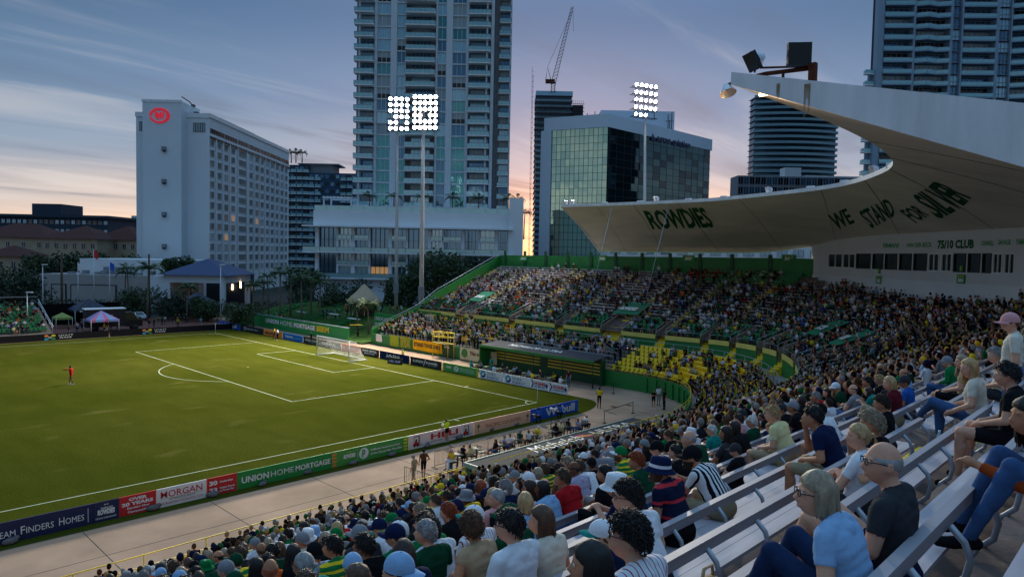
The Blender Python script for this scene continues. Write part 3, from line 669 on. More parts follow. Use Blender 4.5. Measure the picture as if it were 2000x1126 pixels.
for j in range(0, 27):
    n = NJ(j); k = 24-j
    for si, (xr, xl) in enumerate(spans):
        u0, u1 = AL+2.5-xr, AL+2.5-xl
        P1 = to_px(bowl(u0, n, T(n,u0)+.5)); P2 = to_px(bowl(u1, n, T(n,u1)+.5)); P3 = to_px(bowl(u0*.5+u1*.5, n, T(n,u1)+.5))
        if not any(-300 < p[0] < 2300 and 0 < p[1] < 1500 for p in (P1, P2, P3)): continue
        t = thing('bench_row', 'aluminium bench, %s row above the aisle, %s' % (ordn[j], spn[si]), 'bench', group='aluminium bench rows of the near stand')
        n1 = lambda d: n+d
        b = MB(); bar(b, u0, u1, n-.42, n-.255, lambda u: T(n,u)+.415, lambda u: T(n,u)+.45); bar(b, u0, u1, n-.25, n-.10, lambda u: T(n,u)+.415, lambda u: T(n,u)+.45)
        b.build('seat_plank', near_alu, t)
        b = MB(); bar(b, u0, u1, n-.045, n-.005, lambda u: T(n,u)+.735, lambda u: T(n,u)+.82); bar(b, u0+.001, u1-.001, n-.066, n+.004, lambda u: T(n,u)+.8205, lambda u: T(n,u)+.836)
        b.build('back_rail', rail_alu, t)
        if k < 9 and si >= 1:
            K = int((u1-u0)/.86)
            for q in range(K+1):
                u = u0+.2+q*.86; p = bowl(u, n, T(n,u))
                if P1[2] > 0: put('rail_bracket', brk, t, p, (0,0,math.pi))
        else:
            b = MB(); K = int((u1-u0)/.86)
            for q in range(K+1):
                u = u0+.2+q*.86; p = bowl(u, n, T(n,u)); b.tube([p+Vector((0,.06,.75)), p+Vector((0,.03,.5)), p+Vector((0,.08,.25)), p+Vector((0,.3,.4))], .02, 4)
            tag(b.build('rail_bracket', M_['steel'], t), kind='stuff')
# yellow seats: lower tier
ys = MB(); seat_mb(ys, Vector((0,0,0)), Vector((0,-1,0))); ysm = ys.mesh('yellow_seat', M_['yellow_seat'])
seat_block = thing('seat_block', 'rows of yellow bucket seats curving above the green wall', 'seats', group='yellow seat blocks')
seat_near = thing('seat_block', 'rows of yellow bucket seats at the bottom of the near stand', 'seats', group='yellow seat blocks')
YS = []
for j in range(7):
    n = lown(j)
    for u in np.arange(-4.2, UN, .56):
        R0 = 9.5+n
        if 0 < u < AL: pass
        if DUG0-.3 < u < DUG1+.3 and j < 4: continue
        if u < AL+3 and (abs(u-2.9) < .7 or abs(u-13.1) < .7 or abs(u-24) < .7): continue
        if AL-4.5 < u < AL: continue
        if u > AL and min(abs((2.5+AL-u)-ax) for ax in AXN) < .7: continue
        if u > 0 and u < AL:
            # keep real spacing in the tighter inner rows
            if (int(u/.56) % 5 == 4) and j < 3: continue
        P = bowl(u, n, lowz(j,u)); q = to_px(P+Vector((0,0,.6)))
        if not (-60 < q[0] < 2060 and -50 < q[1] < 1180): continue
        YS.append((q[2], u, n, lowz(j,u)))
        occ.append((u, n, lowz(j,u)+.43, 'yellow' if u < AL else 'nearyellow'))
YS.sort(); cnt = {0: 0, 1: 0}; rest = {0: MB(), 1: MB()}
for d, u, n, z in YS:
    w_ = 1 if u > AL else 0
    if cnt[w_] < 290:
        cnt[w_] += 1; put('seat', ysm, (seat_block, seat_near)[w_], bowl(u,n,z), (0,0,face_rz(u)))
    else: seat_mb(rest[w_], bowl(u,n,z), outw(u))
for w_ in (0, 1):
    if rest[w_].v: tag(rest[w_].build('seat', M_['yellow_seat'], (seat_block, seat_near)[w_]), kind='stuff')
# places in the near stand and in the standing terrace at the far left
for j in range(0, 27):
    n = NJ(j)
    for si, (xr, xl) in enumerate(spans):
        for x in np.arange(xr-.3, xl+.25, -.56): occ.append((AL+2.5-x, n-.24, T(n, AL+2.5-x)+.45, 'near', 24-j))
for a, c in ((AL-28, AL+2.),):
    for j in range(11, 20):
        n = NJ(j)
        for u in np.arange(a, c, .42): occ.append((u, n-.24, T(n,u)+.45, 'bench'))
b = MB()
for j in range(11, 20):
    n = NJ(j); bar(b, AL-27, AL+1.9, n-.40, n-.06, lambda u: T(n,u)+.40, lambda u: T(n,u)+.45)
for j in range(0, 11):
    n = NJ(j); bar(b, 24.6, AL+1.9, n-.40, n-.06, lambda u: T(n,u)+.40, lambda u: T(n,u)+.45)
    for u in np.arange(24.8, AL+1.8, .5): occ.append((u, n-.24, T(n,u)+.45, 'bench'))
t = thing('bench_block', 'white bench block packed with people below the press box', 'bench block', group='bench blocks of the far stand'); b.build('bench', M_['bench_white'], t)
for j in range(7):
    n = lown(j)
    for u in np.arange(-46, -5, .55):
        if u < -21 or j > 1: occ.append((u+.2*(j % 2), n, lowz(j,u), 'stand' if u < -21 or j % 2 else 'stand2'))
for j in range(1, 7):     # drink rails of the standing terrace
    for a, c in ((-45.5,-38.5),(-37,-29.5),(-28,-21),(-19.5,-12.6),(-11.4,-5.2)):
        if a > -21 and j < 2: continue
        n = lown(j)-.5; t = thing('drink_rail', 'silver drink rail %s of the standing terrace, %s step up' % ('at the left end' if a < -40 else 'in the middle' if a < -30 else 'right of the banners' if a < -21 else 'over the dugout, left' if a < -13 else 'over the dugout, right', ordn[j]), 'railing', group='drink rails of the standing terrace')
        b = MB(); bar(b, a, c, n-.12, n+.12, lambda u: lowz(j,u)+1.0, lambda u: lowz(j,u)+1.04); b.build('shelf', M_['steel'], t)
        b = MB()
        for u in np.arange(a+.2, c, 2.2): b.tube([bowl(u,n,lowz(j,u)), bowl(u,n,lowz(j,u)+1)], .03, 5)
        b.build('post', M_['steel'], t)

# ------------------------------------------------------------------ press box
PA = Vector((37.6,-44.5,0)); PD = Vector((-.676,-.737,0)).normalized(); PN = Vector((-PD.y, PD.x, 0))
if PN.dot(Vector((-1,1,0))) < 0: PN = -PN
def wallpt(px, py):      # where a sight line meets the press box wall
    d = sight(px, py); k = (PA-CO).dot(PN)/d.dot(PN); return CO+d*k
pb = thing('press_box', 'long white press box under the roof with a band of windows', 'building')
def wt(px, py): p = wallpt(px, py); return (p-PA).dot(PD), p.z
blk = mat('white_block', lin(200,200,202), rough=.8, noise=(.4,.06), bump=(3,.2,.01))
# openings
wins = [(1617,1645),(1646,1670),(1672,1700),(1704,1725),(1728,1752),(1756,1780),(1784,1810),(1813,1834),(1838,1859),(1862,1886),(1890,1914),(1918,1936),(1939,1958),(1961,1982)]
tops = lambda px: wt(px, 495-.003*(px-1616))[1]
z_hi = wt(1616,495)[1]; z_lo = wt(1616,522)[1]
t_end = 47.
def wbox(b, t0, t1, z0, z1, d0, d1, mi=0):
    b.obox(PA+PD*t0+PN*d0+Vector((0,0,z0)), PD*(t1-t0), PN*(d1-d0), Vector((0,0,z1-z0)), mi)
tw = [(wt(a,510)[0], wt(c,510)[0]) for a, c in wins]
b = MB(); wbox(b,-.2,t_end,7,z_lo,-.3,0); wbox(b,-.2,t_end,z_hi,16.6,-.3,0); wbox(b,-.2,tw[0][0],z_lo,z_hi,-.3,0); wbox(b,tw[-1][1],t_end,z_lo,z_hi,-.3,0)
for i in range(len(tw)-1): wbox(b, tw[i][1], tw[i+1][0], z_lo, z_hi, -.3, -.04)
b.build('wall', blk, pb)
b = MB(); wbox(b,-.2,t_end,8.0,z_lo-.9,.004,.05); b.build('plinth', M_['white_wall'], pb)
b = MB(); b.obox(PA-PN*.3+Vector((0,0,7)), -PN*12, PD*.3, Vector((0,0,9)));  b.build('side_wall', blk, pb)
lit = {0,1,7,8,12,13}  # windows with a white frame and a centre bar
for i, (a, c) in enumerate(tw):
    b = MB(); f = .09
    wbox(b,a,c,z_lo,z_lo+f,-.14,.02); wbox(b,a,c,z_hi-f,z_hi,-.14,.02); wbox(b,a,a+f,z_lo+f,z_hi-f,-.14,.02); wbox(b,c-f,c,z_lo+f,z_hi-f,-.14,.02)
    if i in lit: wbox(b,(a+c)/2-.04,(a+c)/2+.04,z_lo+f,z_hi-f,-.13,.01)
    fr = b.build('window', M_['white_paint'] if i in lit else M_['dark_metal'], pb)
    b = MB(); wbox(b,a+f,c-f,z_lo+f,z_hi-f,-.12,-.10); q = b.build('pane', M_['glass_dark'], fr)
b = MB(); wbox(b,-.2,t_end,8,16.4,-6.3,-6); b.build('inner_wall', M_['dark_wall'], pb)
def wtext(s, px0, px1, py0, py1, m, bold=.03):
    t0, zb = wt(px0, py1); t1 = wt(px1, py1)[0]; zt = wt(px0, py0)[1]
    lettering(s, m, pb, PA+PD*t0+Vector((0,0,zb)), PD, (0,0,1), t1-t0, zt-zb, bold, .012)
wtext('FIRMANI',1725,1755,475,484,M_['sign_green']); wtext('VAN DER BECK',1770,1820,474,483,M_['sign_green']); wtext('75/10 CLUB',1831,1902,469,486,M_['ink_green'],.05)
wtext('CONNELL',1917,1941,470,480,M_['sign_green']); wtext('SAVAGE',1950,1974,468,478,M_['sign_green']); wtext('YAMADA',1984,2012,466,478,M_['sign_green'])
for px, s, s2, lb_ in ((1720,'305','5','left'),(1878,'304','5','right')):
    t0, z = wt(px-8, 553); b = MB(); b.obox(PA+PD*t0+PN*.055+Vector((0,0,z)), PD*.95, PN*.04, Vector((0,0,.75))); q = b.build('section_sign', M_['sign_green'])
    tag(q, 'green sign reading SECTION %s on the press box wall, %s one' % (s, lb_), 'sign', 'section number signs')
    lettering(s, W_, q, PA+PD*(t0+.15)+PN*.09+Vector((0,0,z+.1)), PD, (0,0,1), .65, .36, .05); lettering('SECTION', M_['yellow_paint'], q, PA+PD*(t0+.1)+PN*.09+Vector((0,0,z+.54)), PD, (0,0,1), .75, .13, .03)
    b = MB(); b.obox(PA+PD*(t0+.28)+PN*.055+Vector((0,0,z+1.0)), PD*.36, PN*.04, Vector((0,0,.5))); q = b.build('gate_sign', M_['sign_green']); tag(q, 'small green number plate high on the press box wall, %s one' % lb_, 'sign')
    lettering(s2, M_['yellow_paint'], q, PA+PD*(t0+.38)+PN*.09+Vector((0,0,z+1.1)), PD, (0,0,1), .16, .3, .04)
for i, px in enumerate((1838, 1845, 1937)):
    pass

# ------------------------------------------------------------------ roof
FE = [(20.4,-20,19.55),(20.8,-28,19.5),(20.4,-35,19.45),(19.2,-41.6,19.4),(15.2,-51.6,19.45),(11.6,-56.8,19.5),(5.3,-61.2,19.5),(0.3,-63.4,19.5),(-6,-64.6,19.5),(-12,-65.1,19.5),(-18,-65.3,19.45),(-24.7,-65.4,19.35)]
BE = [(38.6,-12.4,14.2),(39,-20,14.2),(39,-30,14.25),(39,-38,14.4),(37.6,-45.2,15.2),(32,-52,15.7),(23,-61.6,15.9),(15,-70.3,15.9),(6,-78,15.6),(-3,-80,15.0),(-14,-80.3,14.2),(-24.7,-80.5,13.3)]
def cr(P, t):
    t = t*(len(P)-1); i = min(int(t), len(P)-2); f = t-i
    p0, p1, p2, p3 = [np.array(P[max(0, min(len(P)-1, i+k))], float) for k in (-1, 0, 1, 2)]
    return .5*((2*p1)+(-p0+p2)*f+(2*p0-5*p1+4*p2-p3)*f*f+(-p0+3*p1-3*p2+p3)*f**3)
def soff(t, v, d=0.):     # underside of the roof, v: 0 front lip .. 1 back
    a = cr(FE, t); c = cr(BE, t); p = a*(1-v)+c*v; p[2] += .55*math.sin(math.pi*v)*(1-t)**.3*.6-d
    return Vector(p)
roof = thing('stadium_roof', 'sweeping white concrete cantilever roof over the corner of the stand', 'roof')
NT, NV = 66, 16
b = MB(); V = [soff(i/NT, j/NV) for i in range(NT+1) for j in range(NV+1)]
b.add(V, [(i*(NV+1)+j, (i+1)*(NV+1)+j, (i+1)*(NV+1)+j+1, i*(NV+1)+j+1) for i in range(NT) for j in range(NV)], 0, True); b.build('soffit', M_['soffit'], roof)
def thick(v): return .34+2.1*v
b = MB(); V = [soff(i/NT, j/NV)+Vector((0,0,thick(j/NV))) for i in range(NT+1) for j in range(NV+1)]
b.add(V, [(i*(NV+1)+j+1, (i+1)*(NV+1)+j+1, (i+1)*(NV+1)+j, i*(NV+1)+j) for i in range(NT) for j in range(NV)], 0, True); b.build('roof_top', M_['roof_white'], roof)
b = MB()      # lip and back edge
for i in range(NT):
    for v in (0., 1.):
        p, q = soff(i/NT, v), soff((i+1)/NT, v); h = Vector((0,0,thick(v)))
        b.quad(p, q, q+h, p+h)
b.build('front_lip', M_['roof_white'], roof)
def gable(t, side):
    b = MB(); o = Vector((-.28 if side else 0, 0 if side else .28, 0)); K = 24; A1 = []; A2 = []
    for j in range(K+1):
        v = j/K; p = soff(t, v); A1.append(p+Vector((0,0,-.02-.12*v))); A2.append(p+Vector((0,0,thick(v)+.06)))
    for j in range(K):
        b.hexa([A1[j], A1[j+1], A1[j+1]+o, A1[j]+o, A2[j], A2[j+1], A2[j+1]+o, A2[j]+o])
    b.build('gable_beam', M_['roof_white'], roof)
gable(1., True); gable(0., False)
# painted words on the soffit
def soff_text(s, pts, m, bold, shear=0.):
    """pts: four corners in sight (lower left, lower right, upper right, upper left) -> mapped onto the soffit"""
    def hit(px, py):
        best = None
        d = sight(px, py)
        for it in range(1):
            bestd = 1e9
            for i in range(81):
                for j in range(25):
                    p = soff(i/80, j/24); q = to_px(p); e = (q[0]-px)**2+(q[1]-py)**2
                    if e < bestd: bestd = e; best = (i/80, j/24)
        t, v = best; st = .02
        for it in range(30):
            moved = False
            for dt, dv in ((st,0),(-st,0),(0,st),(0,-st)):
                tt, vv = min(1, max(0, t+dt)), min(1, max(0, v+dv)); q = to_px(soff(tt, vv)); e = (q[0]-px)**2+(q[1]-py)**2
                if e < bestd: bestd = e; t, v = tt, vv; moved = True
            if not moved: st /= 2
        return t, v
    C4 = [np.array(hit(*p)) for p in pts]
    def fn(a, c):
        uv = C4[0]*(1-a)*(1-c)+C4[1]*a*(1-c)+C4[2]*a*c+C4[3]*(1-a)*c
        return tuple(soff(float(uv[0]), float(uv[1]), .02))
    return lettering(s, m, roof, (0,0,0), (1,0,0), (0,0,1), 1, 1, bold, 0, shear, fn=fn, name='painted_word')
soff_text('ROWDIES', ((1275,448),(1400,444),(1372,404),(1250,411)), M_['ink_green'], .035, .25)
soff_text('WE', ((1640,448),(1676,432),(1652,406),(1616,420)), M_['ink_green'], .025, .3)
soff_text('STAND', ((1704,446),(1752,418),(1732,386),(1672,414)), M_['ink_green'], .025, .3)
soff_text('FOR', ((1790,436),(1816,420),(1782,400),(1752,412)), M_['ink_green'], .025, .3)
soff_text('SILVER', ((1836,428),(1898,386),(1822,352),(1774,384)), M_['ink_green'], .03, .3)
# seams in the soffit
b = MB()
for t in (.06,.12,.2,.3,.4,.5,.59,.68,.78):
    P = [soff(t, j/12, .01) for j in range(13)]
    b.tube(P, .018, 4, sm=False)
b.build('soffit_seam', mat('seam', lin(120,114,108)), roof)
# rust below the steel brackets at the tip
gx = -24.7-.285
def grip(y0, y1, zt, zb, nm_, seedk):
    r = random.Random(seedk); b = MB(); n = 6
    for k in range(n):
        y = y0+(y1-y0)*k/n; wd = abs(y1-y0)/n*.9; L2 = (zt-zb)*r.uniform(.4, 1)
        b.prism([(gx-.002,y,zt),(gx-.002,y-wd,zt),(gx-.002,y-wd*.7,zt-L2),(gx-.002,y-wd*.4,zt-L2)], (-.003,0,0))
    b.build(nm_, M_['pale_rust'], roof)
grip(-67.9,-68.1,18.95,17.9,'rust_stain',2); grip(-67.0,-67.12,19.1,18.4,'rust_stain',1)
# floodlights of the roof
def roof_lamp(lab, p, aim, s=1., dark=True):
    t = thing('roof_floodlight', lab, 'floodlight', group='floodlights on the roof edge')
    p = Vector(p); aim = Vector(aim).normalized(); sd_ = aim.cross(Vector((0,0,1))).normalized(); up = sd_.cross(aim)
    b = MB(); s *= .66; c = p+Vector((0,0,.55*s)); b.lathe([(.02,-.55*s),(.20*s,-.5*s),(.36*s,-.25*s),(.46*s,.02),(.5*s,.02)], c, aim, 14); b.build('reflector', M_['aluminium'], t)
    b = MB(); b.cbox(c+aim*.16*s, sd_*.95*s, up*.95*s, aim*.22*s); b.build('visor', M_['black'] if dark else M_['aluminium'], t)
    b = MB(); b.tube([p-Vector((0,0,.05)), c-aim*.3*s], .05*s, 6); b.tube([p+sd_*.3*s, c+sd_*.4*s], .035*s, 5); b.tube([p-sd_*.3*s, c-sd_*.4*s], .035*s, 5); b.build('bracket', M_['rust'], t)
    return t
inx = Vector((-.75,.66,-.35))
for i, (t_, lb_) in enumerate(((.004,'floodlight at the far left tip of the roof'),(.02,'second floodlight at the far left tip'),(.16,'floodlight on the roof edge above the lettering'),(.33,'floodlight near the middle of the roof edge'),(.52,'floodlight in front of the low office block'),(.66,'floodlight at the inner bend of the roof'))):
    p = soff(t_, .02)+Vector((0,0,.3)); roof_lamp(lb_, p, inx, 1.0 if i != 5 else 1.15, dark=False)
b = MB()
for t_ in (.07,.13,.22,.28,.38,.45,.58):
    p = soff(t_, .03)+Vector((0,0,.3)); b.cbox(p+Vector((0,0,.14)), (.4,0,0), (0,.6,0), (0,0,.36))
b.build('roof_upstand', M_['roof_white'], roof)
tp = Vector((-24.6,-65.9,19.75))
roof_lamp('large black faced floodlight at the near tip of the roof', tp+Vector((0,-.15,.0)), (-.65,.45,-.45), 1.0)
t = thing('roof_floodlight', 'square black floodlight on a rusty steel bracket behind the tip', 'floodlight', group='floodlights on the roof edge')
b = MB(); c = Vector((-24.75,-67.6,19.98)); b.cbox(c, Vector((.6,-.8,0)).normalized()*.72, Vector((0,0,.72)), Vector((-.8,-.6,0))*.24); b.build('visor', M_['black'], t)
b = MB(); b.ell(c+Vector((.2,.15,.2)), (.28,.28,.28), 12, 7); b.build('reflector', M_['aluminium'], t)
b = MB(); b.tube([(-24.6,-65.9,19.55),(-24.5,-66.4,19.62),(-24.5,-67.9,19.55)], .07, 6); b.tube([(-24.5,-66.2,19.85),(-24.55,-67.9,19.6)], .035, 6); b.tube([(-24.5,-67.0,19.1),(-24.5,-67.0,19.6)], .05, 5); b.tube([(-24.6,-67.95,19.5), c], .05, 5); b.cbox((-24.6,-68.0,19.3), (.2,0,0), (0,.22,0), (0,0,.75)); b.build('bracket', M_['rust'], t)
t = thing('roof_floodlight', 'open aluminium lamp hood hanging at the very tip of the roof', 'floodlight', group='floodlights on the roof edge')
b = MB(); b.lathe([(.02,.2),(.12,.16),(.2,0),(.27,-.14),(.29,-.17)], (-24.75,-65.15,19.25), Vector((.2,.4,1)), 14); b.build('reflector', M_['aluminium'], t)
b = MB(); b.tube([(-24.75,-65.15,19.4),(-24.7,-65.5,19.5)], .05, 5); b.build('bracket', M_['dark_metal'], t)
# warm lamp washing the soffit near the tip, as the photograph shows
b = MB(); b.cbox((-24.35,-66.3,18.98), (.12,0,0), (0,.3,0), (0,0,.08)); q = b.build('soffit_lamp', M_['lamp_warm']); tag(q, 'small warm lamp under the tip of the roof', 'lamp')
ll = bpy.data.lights.new('soffit_light', 'POINT'); ll.energy = 55; ll.color = (1,.62,.28); ll.shadow_soft_size = .3
lo = bpy.data.objects.new('soffit_light', ll); scn.collection.objects.link(lo); lo.location = (-24.2,-66.7,18.35)
# tie wires from the roof down to the stand
for i, (a, c) in enumerate((((1195,405),(1150,535)),((1306,402),(1262,520)))):
    A1 = at_x(a[0], a[1], 20.6); q = at_x(c[0], c[1]+60, 16.0)
    b = MB(); b.tube([A1, q], .035, 5); o = b.build('tie_cable', M_['steel']); tag(o, 'thin steel cable from the roof edge to the stand, %s one' % ('left','right')[i], 'cable', 'roof tie cables')

# ------------------------------------------------------------------ dugouts and things on the concrete
dg = thing('dugout', 'far dugout with dark roof and green inside striped yellow', 'dugout')
b = MB(); b.prism([(9.6,-16.8,2.62),(9.6,-33.6,2.62),(12.9,-33.2,2.86),(12.9,-16.6,2.86)], (0,0,.12)); b.build('roof', mat('dugout_roof', lin(66,66,72), rough=.8, noise=(1.5,.15)), dg)
b = MB(); b.obox((9.52,-33.7,2.46), (0,16.9,0), (.08,0,0), (0,0,.3)); b.obox((9.6,-16.8,0), (2.4,0,0), (0,.15,0), (0,0,2.6)); b.build('fascia', M_['green_paint'], dg)
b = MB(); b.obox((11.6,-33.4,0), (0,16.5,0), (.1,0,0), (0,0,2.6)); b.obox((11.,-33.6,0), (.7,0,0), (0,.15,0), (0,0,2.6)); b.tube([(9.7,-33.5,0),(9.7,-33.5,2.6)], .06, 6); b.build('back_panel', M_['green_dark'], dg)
for i, z in enumerate((1.0,1.35,1.7,2.05)):
    for y0, y1 in ((-17.4,-24.6),(-25.8,-33)):
        b = MB(); b.obox((11.55,y1,z), (0,y0-y1,0), (.05,0,0), (0,0,.13)); b.build('yellow_slat', M_['yellow_paint'], dg)
b = MB()
for y in (-20.8,-25.2,-29.4): b.tube([(9.75,y,0),(9.75,y,2.6)], .06, 6)
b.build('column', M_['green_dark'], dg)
lettering('MICHELOB ULTRA', M_['white_paint'], dg, (11.0,-20.,2.853), (0,-1,0), (1,0,.07), 8, .9, .02, .02)
dn = thing('dugout', 'near dugout roof, a long dark slab lettered Michelob ULTRA', 'dugout')
Z1 = 1.32
b = MB(); b.box(-20.3,-3.2,-49.5,-47.3,Z1-.12,Z1); b.build('roof', mat('dugout_roof2', lin(60,60,64), rough=.85, noise=(1.2,.18)), dn)
b = MB(); b.box(-20.35,-3.15,-47.3,-47.2,Z1-.2,Z1+.05); b.box(-20.42,-20.3,-49.5,-47.2,Z1-.2,Z1+.05); b.build('edge_trim', mat('green_grey', lin(130,150,138), rough=.6), dn)
b = MB(); b.box(-20.4,-20.25,-49.5,-47.35,0,Z1-.2); b.build('end_panel', M_['green_paint'], dn)
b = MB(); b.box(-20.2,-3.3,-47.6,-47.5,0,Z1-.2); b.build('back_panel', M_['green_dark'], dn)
lettering('Michelob', W_, dn, (-15.6,-48.65,Z1), (1,0,0), (0,1,0), 4.9, 1.15, .0, .01, .25)
lettering('ULTRA', W_, dn, (-9.2,-48.5,Z1), (1,0,0), (0,1,0), 4.4, .9, .0, .01)
b = MB(); b.prism([(-10.3,-48.4,Z1+.004),(-9.5,-48.4,Z1+.004),(-10.3,-47.75,Z1+.004),(-11.1,-47.75,Z1+.004)], (0,0,.006)); b.build('red_flash', M_['red'], dn)
# ------------------------------------------------------------------ city behind
UPV = Vector((0,0,1))
def gridframe(px, dep, right=None, z=0.):
    p = city(px, 500, dep); return Vector((p.x, p.y, z))
def hz(px, py, dep): return city(px, py, dep).z
class Fr:        # a local frame: b to the right, a away from the viewer's street, z up
    def __init__(s, o, B=GB, A=GA): s.o = Vector(o); s.B = Vector(B); s.A = Vector(A)
    def p(s, b, a, z): return s.o+s.B*b+s.A*a+UPV*z
    def box(s, mb, b0, b1, a0, a1, z0, z1, mi=0):
        mb.hexa([s.p(b0,a0,z0), s.p(b1,a0,z0), s.p(b1,a1,z0), s.p(b0,a1,z0), s.p(b0,a0,z1), s.p(b1,a0,z1), s.p(b1,a1,z1), s.p(b0,a1,z1)], mi)
    def rz(s): return math.atan2(s.B.y, s.B.x)
def win_mesh(w, h, n=3, gl='glass', fr='white_paint', bar_=.06, deep=.12, mid=None, blind=0.):
    b = MB(); b.box(-w/2, w/2, deep-.02, deep, 0, h, 1)
    for x in np.linspace(-w/2, w/2, n+1): b.box(max(-w/2, x-bar_/2), min(w/2, x+bar_/2), -.03, deep-.021, 0, h, 0)
    b.box(-w/2, w/2, -.04, deep-.022, -.05, 0, 0); b.box(-w/2, w/2, -.04, deep-.022, h, h+.05, 0)
    if mid: b.box(-w/2, w/2, -.025, deep-.03, h*mid-.03, h*mid+.03, 0)
    if blind: b.box(-w/2+.03, w/2-.03, deep-.05, deep-.03, h*(1-blind), h, 2)
    return b.mesh('window', [M_[fr], M_[gl], M_['curtain']])
# --- hotel
def hotel():
    D0 = 200; f = Fr(gridframe(409, D0)); k = D0/FPX
    t = thing('hotel', 'tall white hotel slab with a red oval emblem on its blank end wall', 'building', f.o)
    t.location = (0,0,0)
    zt = hz(409,225,D0); zs = hz(330,202,D0); b0 = (267-409)*k; s0, s1 = (292.5-409)*k, (366-409)*k
    aof = lambda px: D0*591/(1000-px)-D0
    LEN = aof(563); W = mat('hotel_white', lin(206,214,220), rough=.85, noise=(.06,.05), bump=(2,.15,.01), detail=8)
    b = MB(); f.box(b, b0, 0, .0, LEN, 0, zt); b.build('wall', W, t)
    b = MB(); f.box(b, s0, s1, -3.6, 8, 0, zs); b.build('stair_shaft', W, t)
    b = MB(); f.box(b, b0-.15, -.01, -.25, -.005, zt-.8, zt+.5); f.box(b, s0-.15, s1+.15, -3.75, -3.6, zs-.5, zs+.25); f.box(b, .005, .3, -.2, LEN+.2, zt-.6, zt+.5); b.build('cornice', M_['white_paint'], t)
    # end wall windows
    for q0, q1 in ((274,291),(378,401)):
        w_ = (q1-q0)*k; me = win_mesh(w_, 2.4, 5, 'curtain', 'dark_metal'); put('window', me, t, f.p(((q0+q1)/2-409)*k, -.16, hz(330,256,D0)), (0,0,f.rz()))
    # emblem
    cx = (325-409)*k; cz = hz(325,231,D0); an = -3.62
    R1, R2 = 17*k, 12.5*k
    def xy(x, z): return f.p(cx+x, an-.02, cz+z)
    b = MB(); n = 40; red = mat('emblem_red', lin(214,24,48), rough=.5, emit=((.8,.02,.05), .25))
    for i in range(n):
        a0 = R_(-165)+R_(345)*i/n; a1 = R_(-165)+R_(345)*(i+1)/n
        wv = lambda a: .10+.07*math.sin((a+2.6)/2)
        p = [xy(R1*math.cos(a)*(1+s*wv(a)), R2*math.sin(a)*(1+s*wv(a))) for a, s in ((a0,-1),(a1,-1),(a1,1),(a0,1))]
        b.prism(p, -GA*.2)
    b.build('emblem_ring', red, t)
    b = MB()
    for x0, zz0, x1, zz1, w_ in ((-.75,.95,-.6,-.75,.42),(.35,.95,.5,-.75,.42),(1.0,.9,1.1,-.5,.3),(-1.1,.8,-.95,-.4,.25),(-.7,.0,.6,.0,.34),(-.3,.8,-.2,-.9,.2)):
        d = Vector((x1-x0, zz1-zz0)); nn_ = Vector((-d.y, d.x)).normalized()*w_/2
        b.prism([xy(x0-nn_.x, zz0-nn_.y), xy(x1-nn_.x, zz1-nn_.y), xy(x1+nn_.x, zz1+nn_.y), xy(x0+nn_.x, zz0+nn_.y)], -GA*.25)
    b.build('emblem_letter', red, t)
    for py in (294, 356, 419, 480):
        z = hz(334,py,D0); b = MB(); f.box(b, (331-409)*k, (338-409)*k, -4.5, -3.6, z-.5, z+.5, 0); f.box(b, (332-409)*k, (337-409)*k, -4.5, -3.61, z-.9, z-.5, 1); b.build('vent_box', [M_['grey_wall'], M_['dark_metal']], t)
    # side windows
    sf = Fr(f.p(0,0,0), GA, -GB)      # right hand runs away down the street
    rows = [hz(409,277+20.45*i,D0) for i in range(13)]
    meA = [win_mesh(2.5,1.75,3,g_,'white_paint',.05) for g_ in ('hotel_glass','glass_dark','curtain')]; meW = [win_mesh(6.2,1.75,9,'hotel_glass','white_paint',.05)]
    cols = [(413.8,0),(428.3,0),(441,0),(454.5,0),(472,1),(489.5,0),(500.8,0),(511,0),(521.2,0),(530.7,0),(540.1,0),(549.3,0),(557.3,0)]
    rz = math.atan2(GA.y, GA.x)
    litw = win_mesh(2.5,1.75,3,'warm_window','white_paint')
    for i, z in enumerate(rows):
        for j, (px, wd) in enumerate(cols):
            me = meW[0] if wd else meA[[0,0,0,0,0,1,1,2][RNG.integers(8)]]
            if (i, j) in ((7,3),(7,6),(9,2)): me = litw
            put('window', me, t, f.p(.16, aof(px), z-.9), (0,0,rz))
    b = MB()      # piers between the columns
    for a, c in zip(cols[:-1], cols[1:]):
        m_ = (aof(a[0])+aof(c[0]))/2; w_ = .55
        f.box(b, .005, .32, m_-w_/2, m_+w_/2, 0, rows[0]+1.3)
    tag(b.build('pier', W, t), kind='stuff')
    b = MB(); f.box(b, .005, .4, -.1, LEN, rows[0]+1.6, rows[0]+2.4); b.build('ledge', W, t)
    segs = [(410.3,437),(438.5,462),(464,484),(486,507),(509,529),(530.5,547),(548.5,562)]
    z0 = hz(409,253,D0)
    for a, c in segs:
        a0, a1 = aof(a), aof(c); me = win_mesh(a1-a0-.2, 3.0, max(4, int((a1-a0)/1.3)), 'glass_dark', 'dark_metal', .05)
        put('window', me, t, f.p(.16, (a0+a1)/2, z0-2.6), (0,0,rz))
    b = MB(); f.box(b, -14, -2, 12, 40, zt, zt+1.6); f.box(b, -12, -4, 46, 62, zt, zt+2.2); b.build('roof_plant', M_['grey_wall'], t)
    b = MB(); b.tube([f.p(s1,4,zs), f.p(s1-1.2,4,zs+1.4), f.p(s1-3.0,3,zs+2.6)], .16, 6); f.box(b, s1-.5, s1+.3, 3.5, 4.6, zs, zs+.6); b.build('roof_camera_arm', M_['dark_metal'], t)
    b = MB(); f.box(b, s1+.9, s1+2.0, 2, 3.2, zt, zt+1.3); b.build('roof_tank', M_['black'], t)
hotel()
